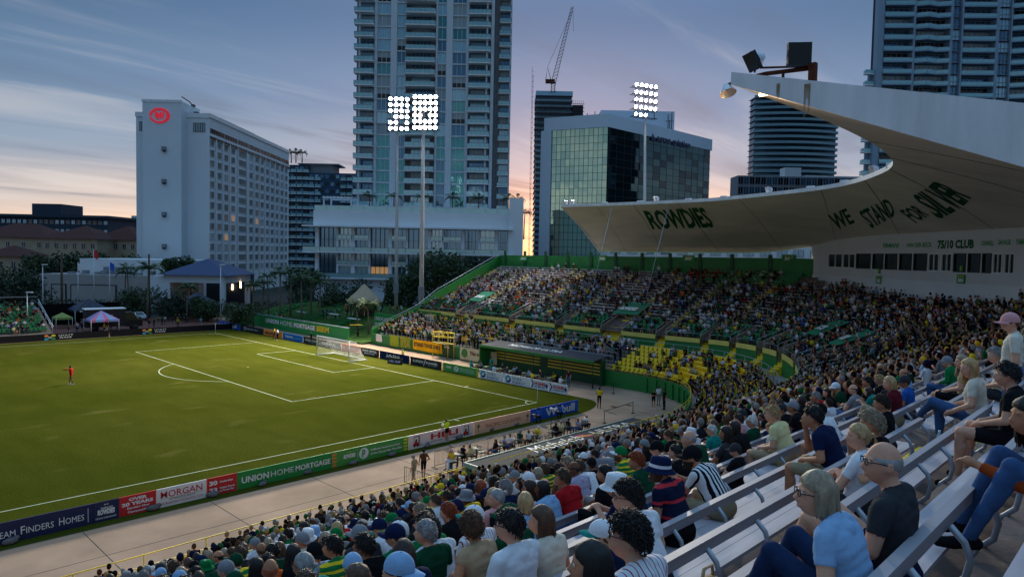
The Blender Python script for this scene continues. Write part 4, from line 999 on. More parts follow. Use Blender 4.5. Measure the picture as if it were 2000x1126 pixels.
# --- residential tower behind the podium
def balcony_mesh(w, dep=1.5, rail='rail_glass', deckm='white_paint', n=4, shape=None):
    b = MB(); b.box(-w/2, w/2, -dep, .0, -.14, .14, 0)
    b.box(-w/2+.05, w/2-.05, -dep+.04, -dep+.08, .2, 1.08, 1)
    b.box(-w/2+.04, -w/2+.08, -dep+.04, -.05, .2, 1.08, 1); b.box(w/2-.08, w/2-.04, -dep+.04, -.05, .2, 1.08, 1)
    b.box(-w/2, w/2, -dep+.02, -dep+.10, 1.09, 1.15, 2)
    for x in np.linspace(-w/2+.05, w/2-.05, n+1): b.box(x-.025, x+.025, -dep+.03, -dep+.09, .14, 1.09, 2)
    return b.mesh('balcony', [M_[deckm], M_[rail], M_['dark_metal']])
def door_wall(w, h, gl, n=4):
    b = MB(); b.box(-w/2, w/2, .55, .6, 0, h, 1)
    for x in np.linspace(-w/2, w/2, n+1): b.box(x-.05, x+.05, .46, .55, 0, h, 0)
    b.box(-w/2, w/2, .44, .549, h-.12, h, 0); return b.mesh('balcony_door', [M_['grey_wall'], M_[gl], M_['curtain']])
def tower():
    D0 = 185; k = D0/FPX; f = Fr(gridframe(840, D0)); X = lambda px: (px-840)*k
    t = thing('apartment_tower', 'white high rise with glass bays and stacked balconies rising out of the frame', 'building'); H_ = 92.; FH = 3.1
    W = mat('tower_white', lin(192,204,214), rough=.75, noise=(.05,.05))
    zb = hz(840, 402, D0)
    solid = [(727.8,732.7),(758.8,770.7),(845.5,849),(865.8,877.7),(903.8,908.7),(951.5,957)]
    b = MB(); f.box(b, X(690.5), X(957), 1.6, 26, 0, H_); b.build('core_wall', M_['grey_wall'], t)
    for a, c in solid:
        b = MB(); f.box(b, X(a), X(c), -.25, 1.6, 0, H_); b.build('pier', W, t)
    b = MB(); f.box(b, X(957)+.01, X(989.5), 6, 30, 0, H_-4); b.build('rear_wing', M_['grey_wall'], t)
    z0 = hz(709, 27.2, D0); N0 = -18; N1 = int((H_-z0)/FH)
    gm = ['glass_light','glass_teal','glass','curtain','glass_light']
    W3 = {}
    for (a, c, n) in ((732.7,758.8,3),(770.7,788.2,2),(849,865.8,2),(877.7,903.8,3),(960.5,966,1)):
        for g_ in set(gm): W3[(a, g_)] = win_mesh((c-a)*k-.1, FH-.42, n, g_, 'white_paint', .07, .2, mid=None)
        W3[(a,'half')] = win_mesh((c-a)*k-.1, FH-.42, n, 'glass_dark', 'white_paint', .07, .2, blind=.55)
    BM = {k_: balcony_mesh((c-a)*k, dp, n=n) for k_, (a, c, dp, n) in {'l': (690.5,727.8,2.0,4),'c': (788.2,845.5,2.2,6),'r': (908.7,951.5,2.0,5),'q': (966.,989.5,1.6,3)}.items()}
    DM = {(k_, g_): door_wall((c-a)*k-.2, FH-.3, g_, n) for k_, (a, c, n) in {'l': (694,727.8,4),'c': (798,836,5),'r': (912,949,4),'q': (968.,987,3)}.items() for g_ in ('glass','glass_light','curtain')}
    b = MB()
    for i in range(N0, N1):
        z = z0+i*FH; f.box(b, X(732.7), X(903.8), -.12, 1.55, z-.17, z+.12)
    b.build('floor_slab', W, t)
    for i in range(N0, N1):
        z = z0+i*FH
        if z > 86: break
        low = i < -10
        for (a, c) in ((732.7,758.8),(770.7,788.2),(849,865.8),(877.7,903.8)):
            r = RNG.random(); g_ = ('glass_teal' if r < .75 else 'glass') if low else ('half' if r < .16 else gm[RNG.integers(5)])
            if r > .9 and not low: g_ = 'glass'
            put('window', W3[(a, g_)], t, f.p(X((a+c)/2), .1, z+.18), (0,0,f.rz()))
        for k_, (a, c, oo) in {'l': (690.5,727.8,0.),'c': (788.2,845.5,.0),'r': (908.7,951.5,0.),'q': (966.,989.5,6.)}.items():
            q = put('balcony', BM[k_], t, f.p(X((a+c)/2), oo+(.0 if k_ != 'q' else 0), z), (0,0,f.rz()))
            put('balcony_door', DM[(k_, ['glass','glass_light','curtain'][RNG.integers(3)])], t, f.p(X((a+c)/2)+(X(3)-X(1))*0, oo+.6 if k_ != 'q' else oo-.65, z+.15), (0,0,f.rz()))
        put('window', W3[(960.5,'glass')], t, f.p(X(963), 5.9, z+.18), (0,0,f.rz()))
    b = MB()
    for px in (700, 944): f.box(b, X(px)-.2, X(px)+.2, -1.2, -.8, zb-2, H_)
    for px in (988.5,): f.box(b, X(px)-.15, X(px)+.2, 4.8, 5.99, 0, H_-4)
    b.build('column', W, t)
tower()
# --- podium in front of the tower
def podium():
    D0 = 170; k = D0/FPX; f = Fr(gridframe(612, D0)); X = lambda px: (px-612)*k
    t = thing('podium_building', 'white podium with loft windows, balconies and a planted roof terrace', 'building')
    W = mat('podium_white', lin(214,220,226), rough=.75, noise=(.08,.04)); z = lambda py, px=700: hz(px, py, D0)
    zr, ze, z2, z1 = z(412), z(443), z(493), z(543)
    b = MB(); f.box(b, X(612), X(992), -.3, 20, ze+.25, zr); b.build('parapet_band', W, t)
    for (zz, p0) in ((ze,595),(z2,596),(z1,600)):
        b = MB(); f.box(b, X(p0), X(1000), -2.6, 1.2, zz-.18, zz+.2); b.build('floor_slab', W, t)
    b = MB(); f.box(b, X(616), X(992), 1.3, 24, 0, ze+.2); b.build('core_wall', M_['grey_wall'], t)
    b = MB(); f.box(b, X(616), X(1000), -.6, 1.3, 0, z1-.2); b.build('ground_wall', W, t)
    cols = [616,657.5,686,720,758.5,793,835,863,900,934,965,990]
    for px in cols:
        w_ = 7 if px in (616,686,758.5,835,900,965) else 3.5
        for za, zb in ((z1+.2,z2-.18),(z2+.2,ze-.18)):
            b = MB(); f.box(b, X(px), X(px+w_), -.35, 1.28, za, zb); b.build('pier', W, t)
    kinds = ['g','b','b','g','b','g','b','b','g','b','g']
    for i in range(len(cols)-1):
        w_ = 7 if cols[i] in (616,686,758.5,835,900,965) else 3.5
        a, c = cols[i]+w_, cols[i+1]; wd = (c-a)*k-.02; mid = X((a+c)/2)
        for li, (za, zb) in enumerate(((z1+.2,z2-.18),(z2+.2,ze-.18))):
            hh = zb-za; gg = 'warm_window' if (i == 3 and li == 0) or (i == 9 and li == 0) else 'glass'
            if gg == 'warm_window':
                put('window', win_mesh(wd, hh*.45, 4, 'warm_window', 'mullion', .08, .3), t, f.p(mid, .6, za), (0,0,f.rz())); put('window', win_mesh(wd, hh*.5, 4, 'glass', 'mullion', .08, .3), t, f.p(mid, .6, za+hh*.48), (0,0,f.rz()))
            else:
                put('window', win_mesh(wd, hh-.06, 4 if kinds[i] == 'g' else 3, ['glass','glass_light'][RNG.integers(2)] if kinds[i] == 'b' else 'glass', 'mullion' if kinds[i] == 'g' else 'white_paint', .08, .3, mid=.5), t, f.p(mid, .6, za+.03), (0,0,f.rz()))
            if kinds[i] == 'b': put('balcony', balcony_mesh(wd+.3, 1.3, n=3), t, f.p(mid, .55, za+hh*.5), (0,0,f.rz()))
    for zz in (z2, z1):      # long glass balustrades
        for q in range(12):
            a0 = X(597)+q*4.1; b = MB(); f.box(b, a0, a0+4.0, -2.55, -2.5, zz+.22, zz+1.2, 0); f.box(b, a0, a0+4.05, -2.58, -2.47, zz+1.2, zz+1.26, 1); f.box(b, a0-.03, a0+.03, -2.58, -2.47, zz+.2, zz+1.2, 1)
            b.build('balustrade', [M_['rail_glass'], M_['dark_metal']], t)
    for q in range(16):
        a0 = X(614)+q*2.95; b = MB(); f.box(b, a0, a0+2.88, -.25, -.2, zr, zr+1.2, 0); f.box(b, a0-.03, a0+2.9, -.28, -.17, zr+1.2, zr+1.25, 1); f.box(b, a0-.03, a0+.03, -.28, -.17, zr, zr+1.2, 1)
        b.build('roof_balustrade', [M_['rail_glass'], M_['steel']], t)
    b = MB(); f.box(b, X(992), X(1020), -1.6, 16, 0, z(388,1000)); b.build('end_tower', W, t)
    b = MB(); f.box(b, X(612), X(992), .0, 20, zr-.5, zr-.1); b.build('terrace', M_['concrete'], t)
    # white pergola
    pg = thing('pergola', 'white pergola on the left end of the roof terrace', 'pergola'); b = MB()
    for bx in (X(627), X(681)):
        for ay in (2, 9): f.box(b, bx-.15, bx+.15, ay, ay+.3, zr-.1, zr+3.1)
    b.build('post', W, pg); b = MB()
    for ay in (1.8, 9): f.box(b, X(625), X(683), ay, ay+.35, zr+3.1, zr+3.45)
    for q in range(9): bx = X(626)+q*(X(682)-X(626))/8; f.box(b, bx, bx+.18, 1.6, 9.6, zr+3.46, zr+3.6)
    b.build('beam', W, pg)
    for i, (px, s) in enumerate(((735,'left'),(768,'right'))):
        u_ = thing('parasol', 'closed blue parasol on the roof terrace, %s one' % s, 'parasol', group='closed parasols on the roof terrace'); p = f.p(X(px), 4, zr-.1)
        b = MB(); b.tube([p, p+UPV*2.7], .05, 6); b.build('pole', M_['white_paint'], u_); b = MB(); b.lathe([(.02,2.8),(.12,2.5),(.2,1.6),(.26,1.2),(.05,1.15)], p, (0,0,1), 8); b.build('canopy', M_['teal'], u_)
    return zr, f, X
PZR, PF, PX_ = podium()
# --- balcony tower at the right edge
def right_tower():
    D0 = 197; k = D0/FPX; f = Fr(gridframe(1696, D0)); X = lambda px: (px-1696)*k; FH = 3.1; H_ = 100
    t = thing('balcony_tower', 'huge blue grey balcony tower rising behind the roof at the right', 'building')
    W = mat('tower2', lin(128,150,170), rough=.7, noise=(.06,.06))
    b = MB(); f.box(b, 0, X(1760), 2.2, 3.4, 0, H_); f.box(b, X(1760), X(2100), 2.2, 14, 0, H_); b.build('core_wall', M_['dark_wall'], t)
    for a, c in ((1696,1708),(1762.5,1766.5),(1833,1838),(1855,1858),(1921,1927),(1950,1952)):
        b = MB(); f.box(b, X(a), X(c), -.3 if a != 1696 else .2, 2.2, 0, H_); b.build('pier', W, t)
    b = MB()
    z0 = hz(1790, 100, D0)
    bays = [(1708,1762,5),(1767,1832,7),(1859,1920,6),(1953,2030,7)]
    BMs = []
    for a, c, n in bays:
        w_ = (c-a)*k; b = MB(); pts = [(-w_/2,-1.0),(-w_/6,-2.3),(w_/6,-1.2),(w_/2,-2.0)] if (a == 1767 or a == 1953) else [(-w_/2,-1.4),(w_/2,-1.9)]
        for (x0, y0), (x1, y1) in zip(pts[:-1], pts[1:]):
            b.hexa([(x0,y0,-.14),(x1,y1,-.14),(x1,0,-.14),(x0,0,-.14),(x0,y0,.12),(x1,y1,.12),(x1,0,.12),(x0,0,.12)], 0)
            b.hexa([(x0,y0+.04,.18),(x1,y1+.04,.18),(x1,y1+.08,.18),(x0,y0+.08,.18),(x0,y0+.04,1.1),(x1,y1+.04,1.1),(x1,y1+.08,1.1),(x0,y0+.08,1.1)], 1)
            b.tube([(x0,y0+.06,1.12),(x1,y1+.06,1.12)], .04, 4, 2)
            for q in (0,.5,1): x = x0+(x1-x0)*q; y = y0+(y1-y0)*q; b.box(x-.03,x+.03,y+.02,y+.1,.12,1.1,2)
        BMs.append(b.mesh('balcony', [W, M_['rail_glass'], M_['steel']]))
    DMs = [[door_wall((c-a)*k-.3, FH-.3, g_, n) for g_ in ('glass','glass_dark','curtain')] for a, c, n in bays]
    WMs = {a: [win_mesh((c-a)*k-.2, FH-.5, n, g_, 'steel', .06, .2, mid=.4) for g_ in ('glass','glass_light')] for a, c, n in ((1838,1855,2),(1927,1950,3))}
    for i in range(-26, 12):
        z = z0+i*FH
        if z > H_-3: break
        for bi, (a, c, n) in enumerate(bays):
            put('balcony', BMs[bi], t, f.p(X((a+c)/2), 1.2, z), (0,0,f.rz())); put('balcony_door', DMs[bi][RNG.integers(3)], t, f.p(X((a+c)/2), 1.4, z+.14), (0,0,f.rz()))
        for a, c in ((1838,1855),(1927,1950)): put('window', WMs[a][RNG.integers(2)], t, f.p(X((a+c)/2), .3, z+.25), (0,0,f.rz()))
    BM2 = balcony_mesh(3.2, 1.4, n=2)
    for i in range(-24, -1):
        z = z0+i*FH; put('balcony', BM2, t, f.p(-.9, 2.3, z), (0,0,f.rz()))
    b = MB(); f.box(b, -.9, -.01, 2.4, 3.2, 0, z0-2*FH); b.build('side_wall', W, t)
right_tower()
# --- mirror glass office with a white frame
def glass_office():
    c0 = city(1187, 300, 190); c0.z = 0; l0 = city(1065, 300, 198); l0.z = 0; r0 = city(1388, 300, 227.5); r0.z = 0
    t = thing('glass_office', 'white framed office block clad in green mirror glass reading acron aviation', 'building')
    zt = hz(1187,222,190); zg = hz(1187,248,190)
    W = mat('office_white', lin(192,206,220), rough=.7, noise=(.05,.04))
    BL = (c0-l0).normalized(); AL_ = Vector((-BL.y, BL.x, 0));  AL_ = AL_ if AL_.dot(GA) > 0 else -AL_
    BR = (r0-c0).normalized(); AR = Vector((-BR.y, BR.x, 0)); AR = AR if AR.dot(GA) > 0 else -AR
    fl = Fr(l0, BL, AL_); fr = Fr(c0, BR, AR); WL, WR = (c0-l0).length, (r0-c0).length
    b = MB(); b.prism([l0+AL_*.6, c0+AL_*.6+BR*.5, r0+AR*.6, r0+GA*6-GB*10, l0+GA*26+GB*8], (0,0,zg+.5)); b.build('core_wall', M_['dark_wall'], t)
    b = MB(); b.prism([l0+UPV*zg-AL_*.3-BL*.4, c0+UPV*zg-AL_*.3, r0+UPV*zg-AR*.3+BR*.3, r0+UPV*zg+GA*6-GB*10, l0+UPV*zg+GA*26+GB*8], (0,0,zt-zg)); b.build('parapet_band', W, t)
    b = MB(); fl.box(b, -1.2, 1.9, -.5, 1.2, 0, zg); fl.box(b, -1.2, .2, 1.2, 26, 0, zg); b.build('white_edge', W, t)
    nl, nr, rows = 12, 15, 19; ph = 2.02; wl = (WL-2.1)/nl; wr = (WR-.8)/nr
    def pane(w_, g_):
        b = MB(); b.box(-w_/2+.05, w_/2-.05, 0, .04, .05, ph-.05); return b.mesh('glass_pane', M_[g_])
    P_('reflect_dark', (66,88,92), rough=.03, metal=.9); P_('reflect_dark2', (44,58,64), rough=.04, metal=.8)  # right face: a dark tower's reflection put into the glass colour
    pm = pane(wl, 'glass_green'); pd = [pane(wr, 'reflect_dark'), pane(wr, 'reflect_dark2')]
    for i in range(rows):
        z = zg-(i+1)*ph
        for j in range(nl):
            o = put('glass_pane', pm, t, fl.p(2.0+wl*(j+.5), .0, z), (RNG.normal(0,.004),0,math.atan2(BL.y,BL.x)+RNG.normal(0,.005)))
        for j in range(nr):
            o = put('glass_pane', pd[int(RNG.random() < .25)], t, fr.p(.3+wr*(j+.5), .0, z), (RNG.normal(0,.006),0,math.atan2(BR.y,BR.x)+RNG.normal(0,.008)))
    b = MB()
    for i in range(rows+1):
        z = zg-i*ph; fl.box(b, 1.9, WL, -.03, .12, z-.045, z+.045); fr.box(b, 0, WR, -.031, .12, z-.045, z+.045)
    for j in range(nl+1): fl.box(b, 2.0+wl*j-.05, 2.0+wl*j+.05, -.05, .1, zg-rows*ph, zg)
    for j in range(nr+1): fr.box(b, .3+wr*j-.05, .3+wr*j+.05, -.05, .1, zg-rows*ph, zg)
    tag(b.build('mullion', M_['mullion'], t), kind='stuff')
    b = MB(); q = city(1172,300,215); q.z = 0; fq = Fr(q); b_ = (1314-1172)*215/FPX; fq.box(b, 0, b_, 0, 14, zt-1, hz(1172,215,215)); b.build('penthouse', W, t)
    b = MB()
    for px in (1145,1152,1160,1168,1303,1306,1310):
        p = city(px,300,212); p.z = zt; b.tube([p, p+UPV*(2.5+RNG.random()*3)], .12, 4); b.cbox(p+UPV*2.6, GB*1.6, GA*.1, UPV*.15)
    b.build('roof_antenna', M_['dark_metal'], t)
    o = fr.p(WR*.36, -.33, 0); zq = hz(1266,258,200)-1.2
    lettering('acron aviation', M_['navy'], t, fr.p(WR*.42,-.33,zt-4.5), BR, UPV, WR*.34, 2.0, .03, .03)
    b = MB(); b.prism([fr.p(WR*.365,-.34,zt-4.5), fr.p(WR*.395,-.34,zt-4.5), fr.p(WR*.38,-.34,zt-2.4)], -AR*.1); b.prism([fr.p(WR*.40,-.34,zt-4.5), fr.p(WR*.41,-.34,zt-4.5), fr.p(WR*.39,-.34,zt-3.2)], -AR*.1); b.build('emblem', M_['navy'], t)
glass_office()
# --- construction tower and crane
def slabs_tower(name, label, px0, px1, pytop, D0, pitch, deep, mslab, mwall, rail=True, curve=0., extra=None, cat='building'):
    k = D0/FPX; o = gridframe(px0, D0); f = Fr(o); w_ = (px1-px0)*k; zt = hz(px0, pytop, D0); t = thing(name, label, cat)
    b = MB(); f.box(b, .8, w_-.8, 1.2, deep, 0, zt-.2); b.build('glass_core', mwall, t)
    n = int(zt/pitch)
    b = MB(); xs = np.linspace(0, w_, 9)
    prof = [(x, -curve*(1-((x-w_/2)/(w_/2))**2)) for x in xs]
    pl = [(x, y) for x, y in prof]+[(w_, deep), (0, deep)]
    b.prism([f.p(x, y, -.16) -f.o for x, y in pl], (0,0,.32), 0)
    if rail:
        for (x0, y0), (x1, y1) in zip(prof[:-1], prof[1:]):
            p, q = f.p(x0,y0+.1,.2)-f.o, f.p(x1,y1+.1,.2)-f.o; b.obox(p, q-p, GA*.06, UPV*1.0, 1)
    me = b.mesh('floor_slab', [mslab, M_['rail_dark']])
    for i in range(n+1):
        z = zt-i*pitch
        if z < -2: break
        put('floor_slab', me, t, f.o+UPV*z)
    return t, f, w_, zt
t, f, w_, zt = slabs_tower('unfinished_tower', 'unfinished concrete tower wrapped in scaffolding below a crane', 1040, 1111, 186, 420, 3.3, 26, M_['grey_wall'], mat('dark_core', lin(46,66,84), rough=.3, metal=.3, noise=(.3,.3)))
b = MB(); f.box(b, 0, w_, -.4, 20, zt, zt+2.6); b.build('top_band', mat('pale_blue', lin(150,190,210)), t)
b = MB()
for i in range(9):
    z = zt-5-i*2.2
    for j in range(26):
        x = -.8+j*(w_+8)/26
        if RNG.random() < .8: f.box(b, x, x+.14, -1.9, -1.7, z, z+2.2)
    f.box(b, -.8, w_+7, -2.0, -1.0, z, z+.12)
f.box(b, w_, w_+6.5, 1, 16, zt-20, zt-5)
for i in range(40): f.box(b, -2.6, -2.45, -.5, -.3, 5+i*3, 8+i*3); f.box(b, -2.6, -1.5, -.5, -.4, 5+i*3, 5.2+i*3)
f.box(b, -2.0, -1.8, -.5, -.3, 2, 120)
tag(b.build('scaffolding', M_['dark_metal'], t), kind='stuff')
def lattice(b, p, q, w0, w1, n, r):
    p, q = Vector(p), Vector(q); d = (q-p).normalized(); u = d.cross(GA).normalized(); v = d.cross(u)
    C = lambda i, s, t_: p+(q-p)*(i/n)+(u*s+v*t_)*((w0*(1-i/n)+w1*i/n)/2)
    for s, t_ in ((1,1),(1,-1),(-1,1),(-1,-1)): b.tube([C(0,s,t_), C(n,s,t_)], r, 4)
    for i in range(n):
        for (s, t_), (s2, t2) in (((1,1),(-1,1)),((1,-1),(-1,-1)),((1,1),(1,-1)),((-1,1),(-1,-1))):
            b.tube([C(i,s,t_), C(i+1,s2,t2)], r*.7, 3)
cr_ = thing('tower_crane', 'lattice luffing crane on top of the unfinished tower', 'crane')
cb_ = city(1080,178,420); b = MB(); lattice(b, cb_-UPV*1, cb_+UPV*5, 2.2, 2.2, 4, .16); b.build('mast', M_['rust'], cr_)
b = MB(); lattice(b, cb_+UPV*4, city(1118,14,420), 2.6, 1.2, 22, .16); b.build('jib', mat('crane_grey', lin(150,130,124)), cr_)
b = MB(); b.obox(cb_+UPV*4.5-GB*4.5-GA*1, GB*5.5, GA*2, UPV*2.2); b.tube([cb_+UPV*5-GB*1, cb_+UPV*14-GB*3.5, cb_+UPV*6-GB*4.5], .2, 4); b.build('machine_deck', M_['rust'], cr_)
b = MB(); b.tube([cb_+UPV*14-GB*3.5, city(1116,24,420)], .09, 3); b.tube([city(1119,16,420), city(1120,62,420)], .09, 3); b.build('hoist_rope', M_['dark_metal'], cr_)
t, f, w_, zt = slabs_tower('round_tower', 'dark glass tower with closely stacked curved balconies behind the roof tip', 1463, 1627, 190, 385, 3.1, 9, mat('slab_blue', lin(112,140,152)), mat('core_blue', lin(58,92,114), rough=.2, metal=.4, noise=(.4,.3,(1,1,.2))), curve=5.)
def box_building(name, label, px0, px1, pytop, D0, deep, m, wins=None, cat='building', pybot=None, wm=None, z0=0):
    k = D0/FPX; f = Fr(gridframe(px0, D0)); w_ = (px1-px0)*k; zt = hz((px0+px1)/2, pytop, D0); t = thing(name, label, cat)
    b = MB(); f.box(b, 0, w_, 0, deep, z0, zt); b.build('wall', m, t)
    if wins:
        nc, nr_, ww, wh, gl, frm, dz = wins; me = [win_mesh(ww, wh, 2, g_, frm, .06, .1) for g_ in (gl if isinstance(gl, tuple) else (gl,))]
        for i in range(nr_):
            for j in range(nc):
                z = zt-dz*(i+1)+(dz-wh)/2
                if z < 1: continue
                put('window', me[RNG.integers(len(me))], t, f.p(w_*(j+.5)/nc, -.14, z), (0,0,f.rz()))
    return t, f, w_, zt
t, f, w_, zt = box_building('low_office', 'low grey office with a square grid of dark glass below the round tower', 1436, 1700, 345, 260, 9, M_['grey_wall'], (24,3,1.75,2.6,('glass','glass_dark'),'steel',3.6))
b = MB(); f.box(b, 18, 24, 2, 7, zt, hz(1540,327,262)); f.box(b, 26, 50, 2, 8, zt, zt+.7); b.build('roof_plant', M_['white_wall'], t)
# blue apartment blocks between hotel and tower
bl = mat('slate_wall', lin(44,66,86), rough=.8, noise=(.2,.1)); bl2 = mat('slate_wall2', lin(52,80,104), rough=.8, noise=(.2,.1))
t, f, w_, zt = box_building('apartment_block', 'dark slate apartment block with rows of white balconies right of the hotel', 556, 602, 322, 300, 30, bl, (5,20,1.6,1.6,('glass_dark','glass'),'grey_wall',3.1))
BMx = balcony_mesh(2.4, 1.5, n=2)
for i in range(19):
    for j in range(4): put('balcony', BMx, t, f.p(1.4+j*2.6, 0, zt-3-i*3.1), (0,0,f.rz()))
t, f, w_, zt = box_building('apartment_block', 'blue grey apartment block with a roof terrace left of the white tower', 602, 694, 338, 300, 30, bl2, (9,18,1.5,1.5,('glass_dark','glass','glass_light'),'grey_wall',3.1))
for i in range(18):
    for j in (0,1,5,6): put('balcony', BMx, t, f.p(1.5+j*2.7, 0, zt-3-i*3.1), (0,0,f.rz()))
b = MB(); f.box(b, -4, 10, 2, 12, zt, zt+3.6); f.box(b, -5, 12.5, 1, 13, zt+3.6, zt+4.1); b.build('penthouse', M_['grey_wall'], t)
box_building('white_hall', 'long pale hall seen between the roof and the green back wall', 1186, 1640, 476, 150, 12, M_['white_wall'], (14,1,2.2,1.5,('glass',),'steel',3.4))
# far left
t, f, w_, zt = box_building('long_block', 'long dark flat roofed block on the horizon at the left', -40, 212, 424, 330, 30, M_['dark_wall'], (24,2,1.6,1.6,('glass_dark','glass'),'white_wall',4.2))
b = MB(); f.box(b, -1, w_+1, -1.5, 31, zt, zt+1.2); b.build('roof_slab', M_['dark_wall'], t)
b = MB(); f.box(b, 95*330/FPX, 152*330/FPX, 3, 20, zt+1.2, zt+6.5); b.build('penthouse', M_['dark_wall'], t)
box_building('white_block', 'narrow white block peeking out left of the hotel on the horizon', 257, 270, 421, 400, 12, M_['white_wall'], (2,4,1.4,1.5,('glass',),'grey_wall',3))
def hip_roof(b, f, b0, b1, a0, a1, ze, zr, ov=.6, mi=0):
    b0 -= ov; b1 += ov; a0 -= ov; a1 += ov; w_, d = b1-b0, a1-a0; i = min(w_, d)/2
    if w_ >= d: r0, r1 = f.p(b0+i, a0+i, zr), f.p(b1-i, a0+i, zr)
    else: r0, r1 = f.p(b0+i, a0+i, zr), f.p(b0+i, a1-i, zr)
    c = [f.p(b0,a0,ze), f.p(b1,a0,ze), f.p(b1,a1,ze), f.p(b0,a1,ze)]
    if w_ >= d: F = [(c[0],c[1],r1,r0),(c[1],c[2],r1),(c[2],c[3],r0,r1),(c[3],c[0],r0)]
    else: F = [(c[0],c[1],r0),(c[1],c[2],r1,r0),(c[2],c[3],r1),(c[3],c[0],r0,r1)]
    for q in F: b.add(list(q), [tuple(range(len(q)))], mi)
    b.add(c, [(3,2,1,0)], mi)
# red tiled villas
def villa(lab, px0, px1, pye, pyr, D0, deep, wn):
    k = D0/FPX; f = Fr(gridframe(px0, D0)); w_ = (px1-px0)*k; ze = hz((px0+px1)/2, pye, D0); zr = hz((px0+px1)/2, pyr, D0+deep/2); t = thing('villa', lab, 'house', group='tiled houses at the left')
    b = MB(); f.box(b, 0, w_, 0, deep, 0, ze); b.build('wall', M_['stucco'], t)
    b = MB(); hip_roof(b, f, 0, w_, 0, deep, ze, zr, 1.0); b.build('roof', M_['tile_roof'], t)
    me = win_mesh(1.3,1.8,2,'glass_dark','white_paint')
    for j in range(wn): put('window', me, t, f.p(w_*(j+.5)/wn, -.15, ze-3.3), (0,0,f.rz()))
villa('long tiled house at the far left edge of the photo', -60, 92, 463, 436, 240, 18, 5)
villa('broad tiled house in the middle of the left row', 84, 190, 466, 440, 236, 18, 6)
villa('smaller tiled house touching the hotel', 185, 268, 468, 441, 246, 18, 5)
villa('low tiled roof in front of the long house', -40, 40, 500, 478, 200, 12, 3)
# hotel annex and entrance
an_m = mat('annex', lin(156,150,148), rough=.85, noise=(.2,.08))
D0 = 160; k = D0/FPX; f = Fr(gridframe(74, D0)); t = thing('hotel_annex', 'low tan annex with a white upper storey beside the hotel', 'building')
b = MB(); f.box(b, 0, 29, 0, 20, 0, hz(170,536,D0)); b.build('wall', an_m, t)
b = MB(); f.box(b, 4, 29, 9, 30, 0, hz(190,505,D0+9)); b.build('upper_wall', M_['white_wall'], t)
b = MB()
for a0, a1 in ((3.,6.5),(7.4,18)): f.box(b, a0, a1, -.12, -.004, 0, hz(170,555,D0))
b.build('garage_door', M_['dark_metal'], t)
b = MB()
for a0, a1 in ((3.3,6.2),(7.7,17.7)): f.box(b, a0, a1, -.2, -.125, 0, hz(170,557,D0))
b.build('door_panel', an_m, t)
b = MB()
for q in range(9): f.box(b, 5+q*2.6, 6.2+q*2.6, 2.5+q % 3, 4+q % 3, hz(170,536,D0), hz(170,536,D0)+.5+.4*(q % 2))
f.box(b, 12, 17, 5, 7, hz(170,536,D0), hz(170,520,D0+5)); b.build('roof_unit', M_['grey_wall'], t)
D0 = 158; k = D0/FPX; f = Fr(gridframe(323, D0)); w_ = (438-323)*k; dp = D0*564/(1000-487)-D0-.0
t = thing('hotel_porch', 'white drive-in porch with a dark blue hipped roof', 'building')
ze = hz(380,537,D0); zo_ = hz(380,552,D0); b = MB()
f.box(b, 0, w_, 0, .5, zo_, ze); f.box(b, 0, w_, dp-.5, dp, zo_, ze); f.box(b, 0, .5, .5, dp-.5, zo_, ze); f.box(b, w_-.5, w_, .5, dp-.5, zo_, ze)
for x, a in ((0,0),(w_-1.0,0),(w_-1.0,dp-1),(0,dp-1)): f.box(b, x, x+1.0, a, a+1, 0, zo_)
f.box(b, -4, 0, .2, 12, 0, ze-.3); b.build('wall', M_['white_wall'], t)
b = MB(); hip_roof(b, f, 0, w_, 0, dp, ze+.02, hz(408,505,D0+dp/2), 1.2); b.build('roof', M_['blue_roof'], t)
b = MB(); f.box(b, .6, w_-.6, dp+4, dp+4.3, 0, ze); f.box(b, .6, w_-1, .6, dp-.6, ze-.6, ze-.4); b.build('back_wall', M_['dark_wall'], t)
for x in (7.2, 12.5):
    b = MB(); f.box(b, x, x+.25, dp+3.7, dp+3.9, 3.2, 4.6); b.build('wall_lamp', M_['lamp_warm'], t)
lettering('HOTEL', M_['dark_metal'], t, f.p(w_+.51-.49, 4, zo_+.5), GA, UPV, 3.6, 1.0, .03, -.06)
b = MB(); p = city(470,560,D0+9); b.cbox(Vector((p.x,p.y,5.0)), GB*.2, GA*.25, UPV*1.5); b.build('wall_lamp', M_['lamp_warm'], t)
# ------------------------------------------------------------------ vegetation
def crown_mesh(name, blobs, n, size, m, seed=0, twig=True):
    r = np.random.default_rng(seed); V = []; F = []; c = 0
    tot = sum(b_[3]**2 for b_ in blobs)
    P = []
    for (x, y, z, rad, sq) in blobs:
        k = int(n*rad**2/tot); d = r.normal(size=(k, 3)); d /= np.linalg.norm(d, axis=1)[:, None]
        rr = rad*(r.uniform(.45, 1.0, k)**.6)*(1+.16*np.sin(d[:,0]*5+x)*np.cos(d[:,1]*6+y)+.1*r.normal(size=k))
        q = d*rr[:, None]; q[:, 2] *= sq; P.append(q+np.array([x, y, z]))
    P = np.concatenate(P); k = len(P)
    a = r.normal(size=(k, 3)); a /= np.linalg.norm(a, axis=1)[:, None]; b = np.cross(a, r.normal(size=(k, 3))); b /= np.linalg.norm(b, axis=1)[:, None]
    s = size*r.uniform(.5, 1.3, k)[:, None]
    V = np.stack([P-a*s, P+b*s*.55, P+a*s, P-b*s*.55], 1).reshape(-1, 3)
    F = np.arange(4*k).reshape(-1, 4)
    me = bpy.data.meshes.new(name); me.from_pydata(V.tolist(), [], F.tolist()); me.materials.append(m); me.update(); return me
